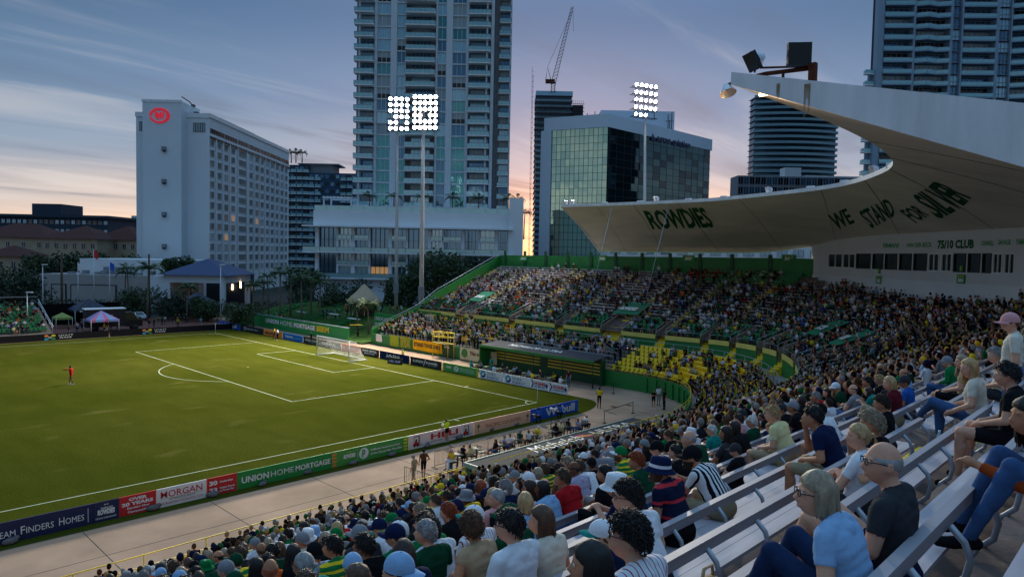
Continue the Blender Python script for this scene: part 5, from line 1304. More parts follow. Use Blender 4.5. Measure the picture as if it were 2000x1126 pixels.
def tree(label, p, h, w_, m='leaf', n=2600, size=.32, seed=1, group='trees round the stadium', name='broadleaf_tree', low=.25):
    t = thing(name, label, 'tree', p, group=group); r = random.Random(seed)
    blobs = [(r.uniform(-.32,.32)*w_, r.uniform(-.32,.32)*w_, h*r.uniform(low+.2, .82), w_*r.uniform(.16,.3), .8) for _ in range(11)]
    put('crown', crown_mesh('crown', blobs, n, size, M_[m], seed), t)
    b = MB(); b.tube([(0,0,0),(.1,.05,h*.3),(0,.1,h*.55)], [w_*.035, w_*.028, w_*.015], 7)
    for q in blobs[:7]: b.tube([(.05,.05,h*.3), Vector((q[0]*.5,q[1]*.5,h*.42)), Vector(q[:3])], [w_*.02, w_*.012, w_*.004], 5)
    b.build('trunk', M_['bark'], t); return t
def frond_mesh(L_=2.4, droop=1., seed=0, wid=.42):
    r = random.Random(seed); b = MB(); K = 9; pts = []
    for i in range(K+1):
        s = i/K; pts.append(Vector((0, L_*math.sin(s*1.35)*.86, L_*(.52*s-1.0*droop*s**2.2))))
    b.tube(pts, [.03*(1-i/K)+.008 for i in range(K+1)], 3)
    for i in range(1, 2*K):
        s = i/(2*K); p = pts[int(s*K)].lerp(pts[min(K, int(s*K)+1)], s*K-int(s*K)); l_ = wid*L_*.42*math.sin(math.pi*min(1, s*.9+.12))
        for sg in (-1, 1):
            tip = p+Vector((sg*l_, l_*.45, -l_*(.35+.3*r.random())*droop)); b.add([p-Vector((0,.05,0)), p+Vector((0,.13,0)), tip+Vector((0,.05,0)), tip-Vector((0,.02,.02))], [(0,1,2,3)])
    return b.mesh('frond', M_['palm_leaf'])
FRm = [frond_mesh(2.4, d, i) for i, d in enumerate((.35,.6,.85,1.15))]
def palm(label, p, h, s=1., lean=0., group='palm trees', n=16, seed=0, fan=False):
    t = thing('palm_tree', label, 'palm tree', p, group=group); r = random.Random(seed)
    b = MB(); top = Vector((lean, lean*.3, h)); b.tube([(0,0,0), top*.5+Vector((-lean*.2,0,0)), top], [.2*s, .15*s, .12*s], 7); b.build('trunk', M_['palm_bark'], t)
    for i in range(n):
        a = i*2.4+r.uniform(-.2,.2); me = FRm[min(3, int(4*i/n))]; put('frond', me, t, top, (R_(r.uniform(-8,8))+(.25 if i < 4 else 0), 0, a), (s*r.uniform(.85,1.1),)*3)
    return t
def gz(px, dep, z=0.): p = city(px, 500, dep); return Vector((p.x, p.y, z))
tree('large dark tree left of the slanted green wall, under the podium', gz(850,138), 14.5, 15, 'leaf', 5200, .34, 3)
tree('dark tree between the podium and the far stand', gz(925,142), 13.5, 12, 'leaf3', 4200, .34, 4)
tree('dark tree crossing the foot of the left light pole', gz(800,140), 9.5, 9, 'leaf', 2600, .3, 5)
tree('bushy tree at the end of the podium', gz(965,146), 12, 9, 'leaf', 2600, .3, 12)
tree('dark round tree at the far left edge', gz(28,128), 9.5, 12.5, 'leaf3', 4200, .3, 6, low=.05)
tree('dark bush in front of the left palm', gz(262,134), 6.3, 8.5, 'leaf', 2600, .26, 7, low=0)
tree('dark bush below the blue hipped roof', gz(352,132), 5.6, 8, 'leaf3', 2400, .26, 8, low=0)
tree('dark bush beside the porch column', gz(405,130), 5, 6.5, 'leaf', 2000, .26, 9, low=0)
tree('bush at the left corner of the berm', gz(468,118), 4.6, 6, 'leaf', 2000, .24, 10, low=0)
for i, (px, h) in enumerate(((90,10),(130,9.5),(170,10.5),(215,9.5),(250,10))):
    tree('dark tree in front of the tiled houses, %s from the left' % ordn[i], gz(px,190), h*1.15, 13, ('leaf','leaf3')[i % 2], 1800, .5, 20+i, low=0)
for i, (px, dep, h) in enumerate(((600,150,9),(655,138,7.2),(690,140,8),(770,142,7),(585,160,8.5))):
    tree('dark shrub tree below the podium, %s of five' % ordn[i], gz(px,dep), h, 8.5, ('leaf3','leaf')[i % 2], 2400, .28, 30+i, low=0)
for i, (px, dep, h, s) in enumerate(((288,128,9.6,1.25),(252,140,9.2,1.0),(243,142,8.2,.9),(365,128,6.3,.95),(525,128,8.6,.9),(548,124,9.3,1.05),(568,128,9.6,1.1),(590,122,8.6,1.05),(608,126,9.3,1.1),(512,124,7.6,1.),(625,124,7.8,1.),(495,122,7.2,.95),(700,112,5.0,.9),(722,108,5.4,.9))):
    palm(('tall palm with drooping fronds in front of the hotel','slim palm left of the tall palm','smaller palm leaning beside the slim palm','low palm below the blue roof','palm in the cluster below the hotel, left side','palm behind the white car','tallest palm of the cluster by the cars','thick palm over the cars','palm left of the podium corner','short palm at the left of the cluster','palm touching the podium balconies','short palm by the porch','low palm right of the thatched hut','low palm beside the berm sign')[i], gz(px,dep), h, s, RNG.uniform(-.5,.5), n=22, seed=i)
for i, px in enumerate((717,765,823,880,932,990,1008)):
    palm('palm on the roof terrace, %s from the left' % ordn[i], PF.p(PX_(px), 2.2, PZR-.1), 3.9, 1.05, 0, 'palms on the roof terrace', 14, 50+i)
palm('palm leaning against the end of the podium', PF.p(PX_(1022), 2, PZR-6), 6.5, .9, .4, 'palms on the roof terrace', 16, 61)
for i, px in enumerate((568,577,589)):
    palm('palm on the roof right of the hotel, %s of three' % ordn[i], Vector((*city(px,500,298)[:2], hz(px,318,298))), 4.2, 1.35, 0, 'palms on the roof right of the hotel', 14, 70+i)
tree('leafy tree at the left of the round fan palms by the porch', gz(338,165), 12.5, 6, 'leaf', 1500, .35, 80); tree('leafy tree behind the blue roof', gz(372,168), 12.8, 6, 'leaf', 1500, .35, 81)
# hedge line at the foot of the city
b = MB()
hedge = crown_mesh('hedge', [(x, RNG.uniform(-1,1), 1.2, RNG.uniform(1.2,1.9), .9) for x in np.arange(-62, 62, 1.9)], 9000, .26, M_['leaf3'], 5)
o = put('hedge', hedge, None, gz(500,146), (0,0,math.atan2(GB.y,GB.x))); tag(o, 'long dark hedge in front of the hotel drive', 'hedge')

# ------------------------------------------------------------------ stadium light poles
def light_pole(label, px, pyb, dep, pyh, heads, rad, lean=0., cols=5, rows=4, miss=(), yaw=0.):
    p = gz(px, dep); zt = hz(px, pyh, dep); t = thing('light_pole', label, 'light pole', (0,0,0), group='stadium light poles')
    b = MB(); top = city(px+lean, pyh, dep); b.tube([p, (p+top)/2, top], [rad*1.15, rad*.9, rad*.6], 10); b.build('pole', mat('pole_grey', lin(186,184,186), rough=.75, noise=(.6,.2,(1,1,.3))), t)
    x0, y0, x1, y1 = heads; k = dep/FPX
    c = city((x0+x1)/2, (y0+y1)/2, dep-.6); W2, H2 = (x1-x0)*k/2, (y1-y0)*k/2
    Bx = (GB*math.cos(yaw)+GA*math.sin(yaw)); nrm = (-GA*math.cos(yaw)+GB*math.sin(yaw))
    b = MB()
    for r in range(rows):
        z = -H2+2*H2*r/(rows-1)-.3
        b.obox(c+Bx*(-W2-.2)+UPV*z, Bx*(2*W2+.4), -nrm*.12, UPV*.12)
        b.obox(c+Bx*(-W2-.2)+UPV*(z-.02)-nrm*.8, Bx*(2*W2+.4), -nrm*.08, UPV*.06)
        for q in range(9): b.obox(c+Bx*(-W2+q*W2/4)+UPV*z, Bx*.05, -nrm*.8, UPV*.05)
    for s in (-1, 0, 1): b.obox(c+Bx*(s*W2*.8)+UPV*(-H2-.3), Bx*.1, -nrm*.1, UPV*(2*H2+.3))
    b.build('cross_arm', M_['dark_metal'], t)
    ax = (nrm+UPV*-.35).normalized()
    rb = MB(); rb.lathe([(.05,-.35),(.16,-.3),(.28,-.08),(.33,.05),(.35,.06)], (0,0,0), ax, 12); rme = rb.mesh('reflector', M_['aluminium'])
    lb2 = MB(); lb2.lathe([(.0,.02),(.24,.02)], (0,0,0), ax, 14); lme = lb2.mesh('bulb_glass', M_['lamp_white'])
    for r in range(rows):
        for q in range(cols):
            if (r, q) in miss: continue
            pt = c+Bx*(-W2+2*W2*(q+.5)/cols)+UPV*(-H2+2*H2*r/(rows-1)+.1)+nrm*.25
            o = put('lamp', rme, t, pt); put('bulb_glass', lme, o)
    b = MB(); bx = p+UPV*6.2-GA*.3; b.obox(bx-GB*.45-GA*.3, GB*.9, GA*.35, UPV*1.9); b.build('junction_box', M_['grey_wall'], t)
    return c, nrm
LC = []
LC.append(light_pole('slimmer light pole at the left with half its lamps', 775, 582, 124, 190, (758,196,800,252), .30, 2, 4, 6, ((1,2),(2,0)), .1))
LC.append(light_pole('tall light pole standing left of the slanted green wall', 824, 582, 112, 186, (806,192,856,250), .36, 4, 5, 6, ((2,2),), -.1))
LC.append(light_pole('light pole in front of the glass office', 1262, 560, 128, 232, (1232,170,1288,226), .34, -2, 5, 5, ((0,3),(0,4)), .45))
aims = [Vector((-45,0,0)), Vector((-25,-5,0)), Vector((-5,-30,0))]
for i, (c, nrm) in enumerate(LC):
    s_ = bpy.data.lights.new('floodlight_beam', 'SPOT'); s_.energy = 110000; s_.color = (1,.92,.74); s_.spot_size = R_(95); s_.spot_blend = .7; s_.shadow_soft_size = 1.6
    so2 = bpy.data.objects.new('floodlight_beam', s_); scn.collection.objects.link(so2); so2.location = c+nrm*1.2
    so2.rotation_mode = 'QUATERNION'; so2.rotation_quaternion = (c-aims[i]).to_track_quat('Z', 'Y')

# ------------------------------------------------------------------ berm, hut and the far plaza
b = MB(); V = []; nx, ny = 24, 40
def bermz(x, y):
    t_ = sm(x, 10.6, 24); return .25+2.6*t_*sm(y, 7, 12)+.12*math.sin(x*.7+y*.5)
for i in range(nx+1):
    for j in range(ny+1): x = 10.4+30*i/nx; y = 9+44*j/ny; V.append((x, y, bermz(x, y)))
b.add(V, [(i*(ny+1)+j, (i+1)*(ny+1)+j, (i+1)*(ny+1)+j+1, i*(ny+1)+j+1) for i in range(nx) for j in range(ny)], 0, True); o = b.build('berm_grass', mat('berm', lin(58,84,34), rough=.95, noise=(1.2,.3), bump=(8,.6,.05))); o['kind'] = 'structure'
bw = thing('berm_wall', 'low green wall reading UNION HOME MORTGAGE BERM behind the boards', 'wall')
b = MB(); b.box(10.1, 10.35, 12.2, 50.5, 0, 2.1); b.build('wall', M_['sign_green'], bw)
b = MB(); b.box(10.05, 10.4, 12.15, 50.5, 2.105, 2.16); b.build('coping', M_['steel'], bw)
lettering('UNION', W_, bw, (10.08,37.8,.9), RY, UPV, 4.6, .78, .05); lettering('HOME', W_, bw, (10.08,32.6,.9), RY, UPV, 4.0, .78, .0)
lettering('MORTGAGE', W_, bw, (10.08,28.1,.9), RY, UPV, 6.6, .78, .05); lettering('BERM', M_['yellow_paint'], bw, (10.08,21.0,.9), RY, UPV, 3.6, .85, .05)
t = thing('guard_rail', 'yellow rail between the far corner and the berm wall', 'railing', group='guard rails of the stand')
b = MB(); b.tube([(9,50.8,1.25),(9,60,1.25)], .05, 5); b.tube([(9,50.8,.8),(9,60,.8)], .04, 5); b.tube([(10.3,12,2.6),(10.3,8.8,2.9)], .04, 5); b.build('top_rail', M_['yellow_paint'], t)
b = MB(); [b.tube([(9,y,0),(9,y,1.25)], .04, 5) for y in np.arange(50.8, 60.1, 2.3)]; b.build('post', M_['yellow_paint'], t)
for i, (y, s) in enumerate(((47,'left'),(34,'middle'),(24.5,'right'))):      # green stairs with rails up the berm
    t = thing('berm_stair', 'green railed stair climbing the grass berm, %s one' % s, 'stairs', group='green stairs on the berm'); b = MB()
    for q in range(9): b.box(13+q*1.1, 14.15+q*1.1, y-.8, y+.8, 0, bermz(14+q*1.1,y)+.1)
    b.build('step', M_['green_paint'], t); b = MB()
    for s2 in (-1, 1):
        for hh in (.45,.75,1.05): b.tube([(12.6,y+s2*.85,bermz(12.6,y)+hh),(23.6,y+s2*.85,bermz(23.6,y)+hh)], .035, 5)
        for q in range(10): x = 12.6+q*1.22; b.tube([(x,y+s2*.85,bermz(x,y)),(x,y+s2*.85,bermz(x,y)+1.05)], .03, 5)
    b.build('handrail', M_['green_paint'], t)
def picnic(label, x, y, z, rz=0.):
    t = thing('picnic_table', label, 'table', (x,y,z), rz, 'drink tables on the berm'); b = MB(); b.box(-.35,.35,-1.5,1.5,.98,1.03); b.build('tabletop', M_['white_paint'], t)
    for s in (-1.2, 1.2): b = MB(); b.tube([(0,s,0),(0,s,.98)], .04, 6); b.build('leg', M_['steel'], t)
for i, (x, y) in enumerate(((12.4,42.5),(12.6,30),(12.4,19.5),(17,38),(17.5,28),(17.2,21.5))):
    picnic('white drink table on the berm, %s row, %s' % (('lower','upper')[i > 2], ('left','middle','right')[i % 3]), x, y, bermz(x,y))
bs = thing('berm_sign_wall', 'green wall reading UNION HOME MORTGAGE below the thatched hut', 'wall')
b = MB(); b.box(18.2,18.4,9.2,17.2,.6,3.7); b.build('wall', M_['sign_green'], bs)
lettering('UNION HOME', W_, bs, (18.17,17.0,2.55), RY, UPV, 4.6, .62, .03); lettering('MORTGAGE', W_, bs, (18.17,17.0,1.65), RY, UPV, 4.6, .62, .03)
b = MB(); b.box(20,20.2,3,9.2,3.0,4.6); bsg = b.build('green_banner', M_['green_paint']); tag(bsg, 'long green banner with pale lettering between the hut and the stand', 'banner')
lettering('the landing', M_['yellow_paint'], bsg, (19.97,7.8,3.6), RY, UPV, 3.2, .5, .02)
b = MB(); b.box(18.4,27,9.0,9.2,0,3.2); tag(b.build('side_wall', M_['green_paint']), 'green retaining wall between berm and stand', 'wall')
# thatched hut
hp = at_z(711, 612, 2.9); HX, HY = hp.x, hp.y; dpt = (hp-CO).dot(GA); hs = 66*dpt/FPX/2
hut = thing('tiki_hut', 'round thatched hut above the berm', 'hut', (HX,HY,2.7)); b = MB()
r = np.random.default_rng(4)
prof = [(.03,5.3),(.5,4.9),(hs*.45,4.0),(hs*.8,3.1),(hs,2.45),(hs*.96,2.2)]
b.lathe(prof, (0,0,0), (0,0,1), 26)
for i in range(900):
    a = r.uniform(0, 6.283); q = r.uniform(.05, 1); rr = hs*q; z = 5.2-2.75*q**.9; d = Vector((math.cos(a), math.sin(a), 0)); s = Vector((-d.y, d.x, 0))*.05; p = d*rr+UPV*(z+.08)
    b.add([p-s, p+s, p+d*.42-UPV*(.42+.1*r.random())], [(0,1,2)])
b.build('thatch', M_['thatch'], hut); b = MB()
for a in range(6): b.tube([(math.cos(a)*hs*.72,math.sin(a)*hs*.72,-.2),(math.cos(a)*hs*.72,math.sin(a)*hs*.72,2.6)], .13, 7)
b.build('post', M_['bark'], hut); b = MB(); b.lathe([(hs*.5,0),(hs*.5,1.05),(hs*.6,1.05),(hs*.6,1.12),(.1,1.12)], (0,0,0), (0,0,1), 18); b.build('bar_counter', M_['rust'], hut)
b = MB(); b.cbox((0,0,2.3), (.5,0,0), (0,.5,0), (0,0,.12)); b.build('hut_lamp', M_['lamp_warm'], hut)
# left stand behind the far touchline
ls = thing('left_stand', 'small green seated stand behind the far touchline at the left edge', 'grandstand'); b = MB(); LZ = lambda j: .55+.34*j
for j in range(10): b.box(-60,-20.2,44+j*.85,44.85+j*.85,0,LZ(j))
b.build('terrace', M_['concrete'], ls); b = MB()
for j in range(10):
    for x in np.arange(-59.6,-20.6,.55):
        if -31 < x < -28.6: continue
        seat_mb(b, Vector((x,44.4+j*.85,LZ(j))), Vector((0,1,0)), .95)
        occ.append((x, 44.35+j*.85, LZ(j)+.43, 'left'))
tag(b.build('seat', M_['green_seat'], ls), kind='stuff')
b = MB()
for x in (-31,-28.6,-20.2):
    for q in range(4): y = 44+q*2.8; 
    b.tube([(x,43.8,1.5),(x,52.4,5.0)], .045, 5); b.tube([(x,43.8,1.1),(x,52.4,4.6)], .035, 5)
    for q in range(5): y = 44+q*2; b.tube([(x,y,.5+.4*(y-44)),(x,y,1.55+.4*(y-44))], .035, 5)
b.tube([(-60,52.7,5.4),(-20.2,52.7,5.4)], .04, 5); b.build('stair_rail', M_['aluminium'], ls)
# plaza behind the far touchline
b = MB(); b.add([(-20,41,.0),(10,41,.0),(10,66,.0),(-20,66,.0)], [(0,1,2,3)]); o = b.build('brick_plaza', M_['brick_paver']); o['kind'] = 'structure'
b = MB(); b.box(-62,-6,61,61.15,0,3.6); tag(b.build('black_fence', M_['mesh_fence']), 'tall black windscreen fence behind the plaza', 'fence')
def tent(label, x, y, w_, h, mats, stripes_=None):
    t = thing('canopy_tent', label, 'tent', (x,y,0), group='canopy tents in the plaza')
    for sx in (-1,1):
        for sy in (-1,1): b = MB(); b.tube([(sx*w_/2,sy*w_/2,0),(sx*w_/2,sy*w_/2,h)], .04, 5); b.build('leg', M_['white_paint'], t)
    b = MB(); c = [(-w_/2,-w_/2),(w_/2,-w_/2),(w_/2,w_/2),(-w_/2,w_/2)]; n = 6
    for s in range(4):
        p, q = Vector((*c[s],h)), Vector((*c[(s+1)%4],h)); top = Vector((0,0,h+w_*.33))
        for i in range(n):
            a, d = p.lerp(q, i/n), p.lerp(q, (i+1)/n); b.add([a, d, top], [(0,1,2)], i % len(mats)); b.quad(a-UPV*.35, d-UPV*.35, d, a, i % len(mats))
    b.build('canopy', [M_[m] for m in mats], t); return t
P_('candy_pink', (190,110,140)); P_('candy_blue', (110,170,206)); P_('candy_lilac', (170,140,200)); P_('lime', (150,160,90))
p = at_z(198,648); tent('striped pink, blue and lilac canopy tent in the plaza', p.x, p.y, 3.9, 2.1, ['candy_pink','candy_blue','candy_lilac'])
p = at_z(190,636); t = tent('large black canopy tent behind the striped one', p.x-.5, p.y+3, 5.4, 2.7, ['black','navy']); lettering('Rowdies', W_, t, (-2.,-2.73,2.4), (1,0,0), UPV, 4, .26, .02)
p = at_z(122,640); tent('small yellow green canopy tent beside the left stand', p.x, p.y, 2.3, 1.8, ['lime'])
p = at_z(398,620); tent('dark blue canopy tent near the far corner', p.x, p.y+3, 7, 2.5, ['navy','black'])
p = at_z(388,612); tent('second dark canopy tent left of the dark blue one', p.x-7, p.y+4, 5, 2.4, ['black'])
# truck
p = at_z(255,646); tr = thing('food_truck', 'black delivery truck parked in the plaza', 'truck', (p.x,p.y+2.5,0), R_(-6), None)
b = MB(); b.box(-5.8,-.2,-1.2,1.2,.7,3.5); b.build('body', M_['black'], tr)
b = MB(); b.prism([(-.2,-1.15,.6),(2.3,-1.15,.6),(2.3,-1.15,1.5),(1.5,-1.15,1.8),(1.0,-1.15,2.9),(-.2,-1.15,2.9)], (0,2.3,0)); b.build('cab', mat('truck_black', lin(22,26,26), rough=.3, coat=.5), tr)
b = MB(); b.prism([(1.56,-1.05,1.82),(1.56,1.05,1.82),(1.1,1.05,2.75),(1.1,-1.05,2.75)], (.02,0,.01)); b.build('windscreen', M_['glass_light'], tr)
b = MB(); b.box(-5.9,-.1,-1.25,1.25,3.5,3.62); b.build('roof', M_['white_paint'], tr)
for x in (-4.4, 1.2):
    for y in (-1.15, 1.15): b = MB(); b.lathe([(.05,-.14),(.3,-.14),(.46,-.1),(.46,.1),(.3,.14),(.05,.14)], (x,y,.46), (0,1,0), 14); b.build('wheel', M_['black'], tr)
b = MB(); b.cbox((2.32,.8,1.1), (.05,0,0), (0,.3,0), (0,0,.2)); b.cbox((2.32,-.8,1.1), (.05,0,0), (0,.3,0), (0,0,.2)); b.build('headlight', M_['aluminium'], tr)
lettering('CATERING', M_['yellow_paint'], tr, (-4.6,-1.21,2.2), (1,0,0), UPV, 2.6, .45, .02)
def car(label, p, rz, m, sc=1., lights=False):
    t = thing('parked_car', label, 'car', p, rz, 'cars parked by the hotel'); P = [(-2.2,.35),(-2.25,.8),(-1.7,.95),(-1.2,1.42),(.35,1.45),(1.05,.98),(2.05,.85),(2.25,.6),(2.2,.35)]
    b = MB(); n = len(P); ys = [(-.82,.9),(-.9,1.),(.9,1.),(.82,.9)]
    for (y0, s0), (y1, s1) in zip(ys[:-1], ys[1:]):
        for i in range(n-1):
            a, c = P[i], P[i+1]; f0 = lambda q, y, s: (q[0], y*(.86 if q[1] > 1.2 else 1), q[1]*(s if q[1] > .9 else 1))
            b.quad(f0(a,y0,s0), f0(c,y0,s0), f0(c,y1,s1), f0(a,y1,s1))
    for y, s in ((-.82,.9),(.82,.9)): b.add([(q[0], y*(.86 if q[1] > 1.2 else 1), q[1]*(s if q[1] > .9 else 1)) for q in P], [tuple(range(n))])
    b.build('body', m, t); b = MB()
    for s in (-1,1): b.prism([(-1.5,s*.80,.92),(-1.15,s*.74,1.25),(.3,s*.74,1.27),(.9,s*.80,.92)], (0,s*.03,0))
    b.prism([(.42,-.62,1.38),(.42,.62,1.38),(1.02,.7,1.0),(1.02,-.7,1.0)], (.03,0,.03)); b.build('glazing', M_['glass_dark'], t)
    for x in (-1.35,1.4):
        for s in (-1,1): b = MB(); b.lathe([(.05,-.1),(.2,-.1),(.33,-.06),(.33,.06),(.2,.1),(.05,.1)], (x,s*.82,.33), (0,1,0), 12); b.build('wheel', M_['black'], t)
    for s in (-1,1): b = MB(); b.cbox((2.2,s*.6,.68), (.06,0,0), (0,.3,0), (0,0,.12)); b.build('headlight', M_['car_light'] if lights else M_['glass_light'], t)
cp = mat('car_white', lin(190,196,204), rough=.25, coat=.6); cp2 = mat('car_silver', lin(130,140,152), rough=.25, metal=.5, coat=.5); cp3 = mat('car_dark', lin(28,32,40), rough=.25, coat=.6)
for px, dep, a, m, lb_, lt in ((541,142,.9,cp,'white car parked between the palms',0),(557,136,.6,cp2,'silver car with its headlight on below the palms',1),(452,150,.4,cp,'white car under the porch',0),(466,148,.5,cp2,'silver car beside the porch column',0),(424,152,.2,cp3,'dark car left of the porch',0),(690,130,.3,cp3,'dark car behind the berm',0),(205,140,.1,cp3,'dark car in front of the annex',0),(186,146,.1,cp2,'grey car half hidden behind the annex hedge',0),(268,130,.2,cp,'pale car behind the food truck',0)):
    car(lb_, gz(px,dep), math.atan2(GB.y,GB.x)+a*1.0-.8, m, lights=bool(lt))
# poles, flags and street lamps in front of the hotel
def post(name, label, cat, px, pyt, dep, r, m, base=0): 
    p = gz(px,dep,base); z = hz(px,pyt,dep); t = thing(name, label, cat); b = MB(); b.tube([p, Vector((p.x,p.y,z))], [r, r*.75], 7); b.build('pole', m, t); return t, Vector((p.x,p.y,z))
post('utility_pole', 'brown wooden pole in front of the annex', 'pole', 120, 497, 122, .24, M_['bark']); post('utility_pole', 'dark wooden pole behind the tall palm', 'pole', 291, 496, 134, .22, M_['bark'])
for px, py, m, lb_ in ((152,512,'paper_white','white flag on the left flagpole'),(183,487,'red','striped flag on the tallest flagpole'),(214,510,'blue','blue flag on the right flagpole')):
    t, p = post('flagpole', lb_, 'flagpole', px, py, 132, .07, M_['aluminium']); t['group'] = 'flagpoles before the annex'
    b = MB(); b.prism([p-UPV*.1, p-UPV*.1+GB*.9-UPV*.5, p+GB*.7-UPV*2.0, p-UPV*1.4], GA*.04); b.build('flag', M_[m], t)
for px, py, lb_ in ((83,517,'street lamp left of the brown pole'),(431,517,'street lamp in front of the porch'),(52,571,'small lamp at the left stand')):
    t, p = post('street_lamp', lb_, 'street lamp', px, py, 120 if px > 60 else 105, .09, M_['aluminium']); t['group'] = 'street lamps'
    b = MB(); b.cbox(p-GB*.0+UPV*.06+GB*.35, GB*.9, GA*.35, UPV*.14); b.build('lamp_head', M_['white_paint'], t)
# ------------------------------------------------------------------ people
SKIN = [mat('skin_%s' % n, lin(*c), rough=.62, noise=(16,.11), bump=(45,.25,.004), spec=.22) for n, c in (('fair',(206,152,126)),('tan',(184,128,98)),('olive',(160,108,80)),('brown',(110,70,50)),('dark',(70,44,34)))]
CL = {}
for n, c in dict(white=(214,216,222), offwhite=(206,200,184), black=(26,26,30), charcoal=(52,54,60), navy=(24,34,66), blue=(36,84,164), lightblue=(136,170,206), teal=(22,128,120), green=(16,112,62), darkgreen=(20,66,46), lime=(176,226,40), yellow=(226,188,40), orange=(216,96,44), red=(176,30,36), maroon=(92,26,38), pink=(210,150,152), lavender=(168,160,184), grey=(128,130,136), tan=(172,148,118), khaki=(150,138,112), jeans=(58,86,128), darkjeans=(34,50,82), rust=(150,66,30), cream=(214,202,150), brown=(84,58,42), hivis=(206,240,30), hiorange=(240,90,30)).items():
    CL[n] = mat('cloth_'+n, lin(*c), rough=.9, noise=(7,.13), bump=(22,.45,.014), spec=.06, detail=6)
CL['striped black and white'] = stripes('cloth_bw', lin(214,216,222), lin(20,20,24), 16, 'X')
CL['red and white pinstriped'] = stripes('cloth_pin', lin(220,220,226), lin(150,40,52), 26, 'X', .82)
CL['green and yellow hooped'] = stripes('cloth_hoop', lin(20,110,60), lin(226,196,40), 14, 'Z', .62)
CL['navy and red hooped'] = stripes('cloth_hoop2', lin(20,26,54), lin(190,50,60), 7, 'Z', .8)
CL['blue checked'] = stripes('cloth_check', lin(120,150,190), lin(150,180,212), 30, 'X', .5)
HC = {n: mat('hair_'+n, lin(*c), rough=.55, noise=(30,.45,(1,1,.25)), bump=(90,.5,.004), spec=.4) for n, c in dict(black=(22,18,18), darkbrown=(48,34,28), brown=(82,58,42), blond=(176,142,98), ashblond=(150,132,110), grey=(140,138,138), white=(196,194,190), red=(146,66,32)).items()}
def hc_name(h): return {'darkbrown': 'dark brown', 'ashblond': 'ash blond'}.get(h, h)
LOWER = M_['lens'] = mat('lens', lin(30,32,36), rough=.1)

def head_mb(b, H, Rm):
    n, m = 26, 18; V = []; F = []
    for i in range(m+1):
        th = math.pi*i/m
        for k in range(n):
            ph = 2*math.pi*k/n; d = Vector((math.sin(th)*math.cos(ph), math.sin(th)*math.sin(ph), math.cos(th)))
            x, y, z = d.x*.077, d.y*.097, d.z*.120; s = max(0, -d.z)
            x *= 1-.30*s**1.2
            if d.y < 0: y *= 1-.32*s
            else: y += .006*s*d.y-.006*(1-abs(d.z))*0
            for sx in (-1, 1):
                e = (d-Vector((sx*.36,.90,.02))).length; y -= .013*math.exp(-(e/.2)**2)
                e = (d-Vector((sx*.5,.72,-.28))).length; x += sx*.004*math.exp(-(e/.3)**2)
            e = (d-Vector((0,.93,.28))).length; y += .005*math.exp(-(e/.3)**2)
            e = (d-Vector((0,.62,-.82))).length; y += .010*math.exp(-(e/.22)**2)
            V.append(H+Rm @ Vector((x, y, z)))
    for i in range(m):
        for k in range(n): a = i*n+k; c = i*n+(k+1) % n; F.append((a, a+n, c+n, c))
    b.add(V, F)
    T_ = lambda x, y, z: H+Rm @ Vector((x, y, z))
    b.tube([T_(0,.090,.016), T_(0,.106,-.012), T_(0,.114,-.030)], [.008,.0115,.015], 8); b.ell(T_(0,.101,-.036), (.017,.012,.009), 8, 5, Rm)
    b.ell(T_(0,.093,-.058), (.023,.010,.006), 8, 5, Rm); b.ell(T_(0,.091,-.069), (.020,.010,.007), 8, 5, Rm)
    for s in (-1, 1):
        b.ell(T_(s*.078,-.004,-.006), (.010,.019,.031), 8, 6, Rm); b.ell(T_(s*.033,.087,.030), (.022,.010,.006), 8, 5, Rm)
ARMS = {
 'lap':   lambda s: ((s*.25,.05,.29), (s*.10,.31,.19)), 'rest': lambda s: ((s*.27,-.01,.29), (s*.17,.26,.18)),
 'knees': lambda s: ((s*.17,.36,.22), (s*.035,.56,.30)), 'cross': lambda s: ((s*.25,.10,.28), (-s*.09,.23+.02*s,.33+.02*s)),
 'chin':  lambda s: ((s*.13,.36,.27), (s*.06,.24,.53)), 'phone': lambda s: ((s*.22,.12,.27), (s*.05,.34,.40)), 'back': lambda s: ((s*.42,-.08,.42), (s*.66,-.12,.40)),
 'side':  lambda s: ((s*.27,.0,.28), (s*.24,.10,.04)), 'down': lambda s: ((s*.25,-.03,.24), (s*.26,.06,-.02)), 'point': lambda s: ((s*.36,.22,.50), (s*.46,.50,.53)), 'hips': lambda s: ((s*.34,-.06,.26), (s*.17,.06,.14)), 'up': lambda s: ((s*.28,.06,.66), (s*.20,.14,.90)), 'cam': lambda s: ((s*.24,.16,.36), (s*.07,.30,.54))}
LEGS = {
 'sit': lambda s: ((s*.13,.45,.11), (s*.13,.42,-.36), (0,.16,-.03)), 'wide': lambda s: ((s*.21,.42,.11), (s*.19,.44,-.36), (s*.05,.15,-.03)), 'tuck': lambda s: ((s*.10,.45,.11), (s*.09,.26,-.36), (0,.16,-.03)),
 'kneesup': lambda s: ((s*.16,.40,.34), (s*.15,.60,-.12), (0,.17,-.02)), 'crossleg': lambda s: ((.13,.45,.12), (.13,.42,-.36), (0,.16,-.03)) if s > 0 else ((.02,.50,.22), (.26,.70,-.03), (.09,.12,.04)),
 'ankleknee': lambda s: ((.14,.45,.12), (.14,.42,-.36), (0,.16,-.03)) if s > 0 else ((-.26,.36,.24), (.12,.47,.22), (.12,.05,.04)),
 'stand': lambda s: ((s*.10,.02,-.42), (s*.11,-.02,-.84), (s*.02,.15,-.05)), 'stride': lambda s: ((s*.09,.10*s+.04,-.41), (s*.09,.22*s-.04,-.84), (0,.16,-.04)), 'crouch': lambda s: ((s*.17,.36,.08), (s*.14,.16,-.32), (0,.16,-.04))}
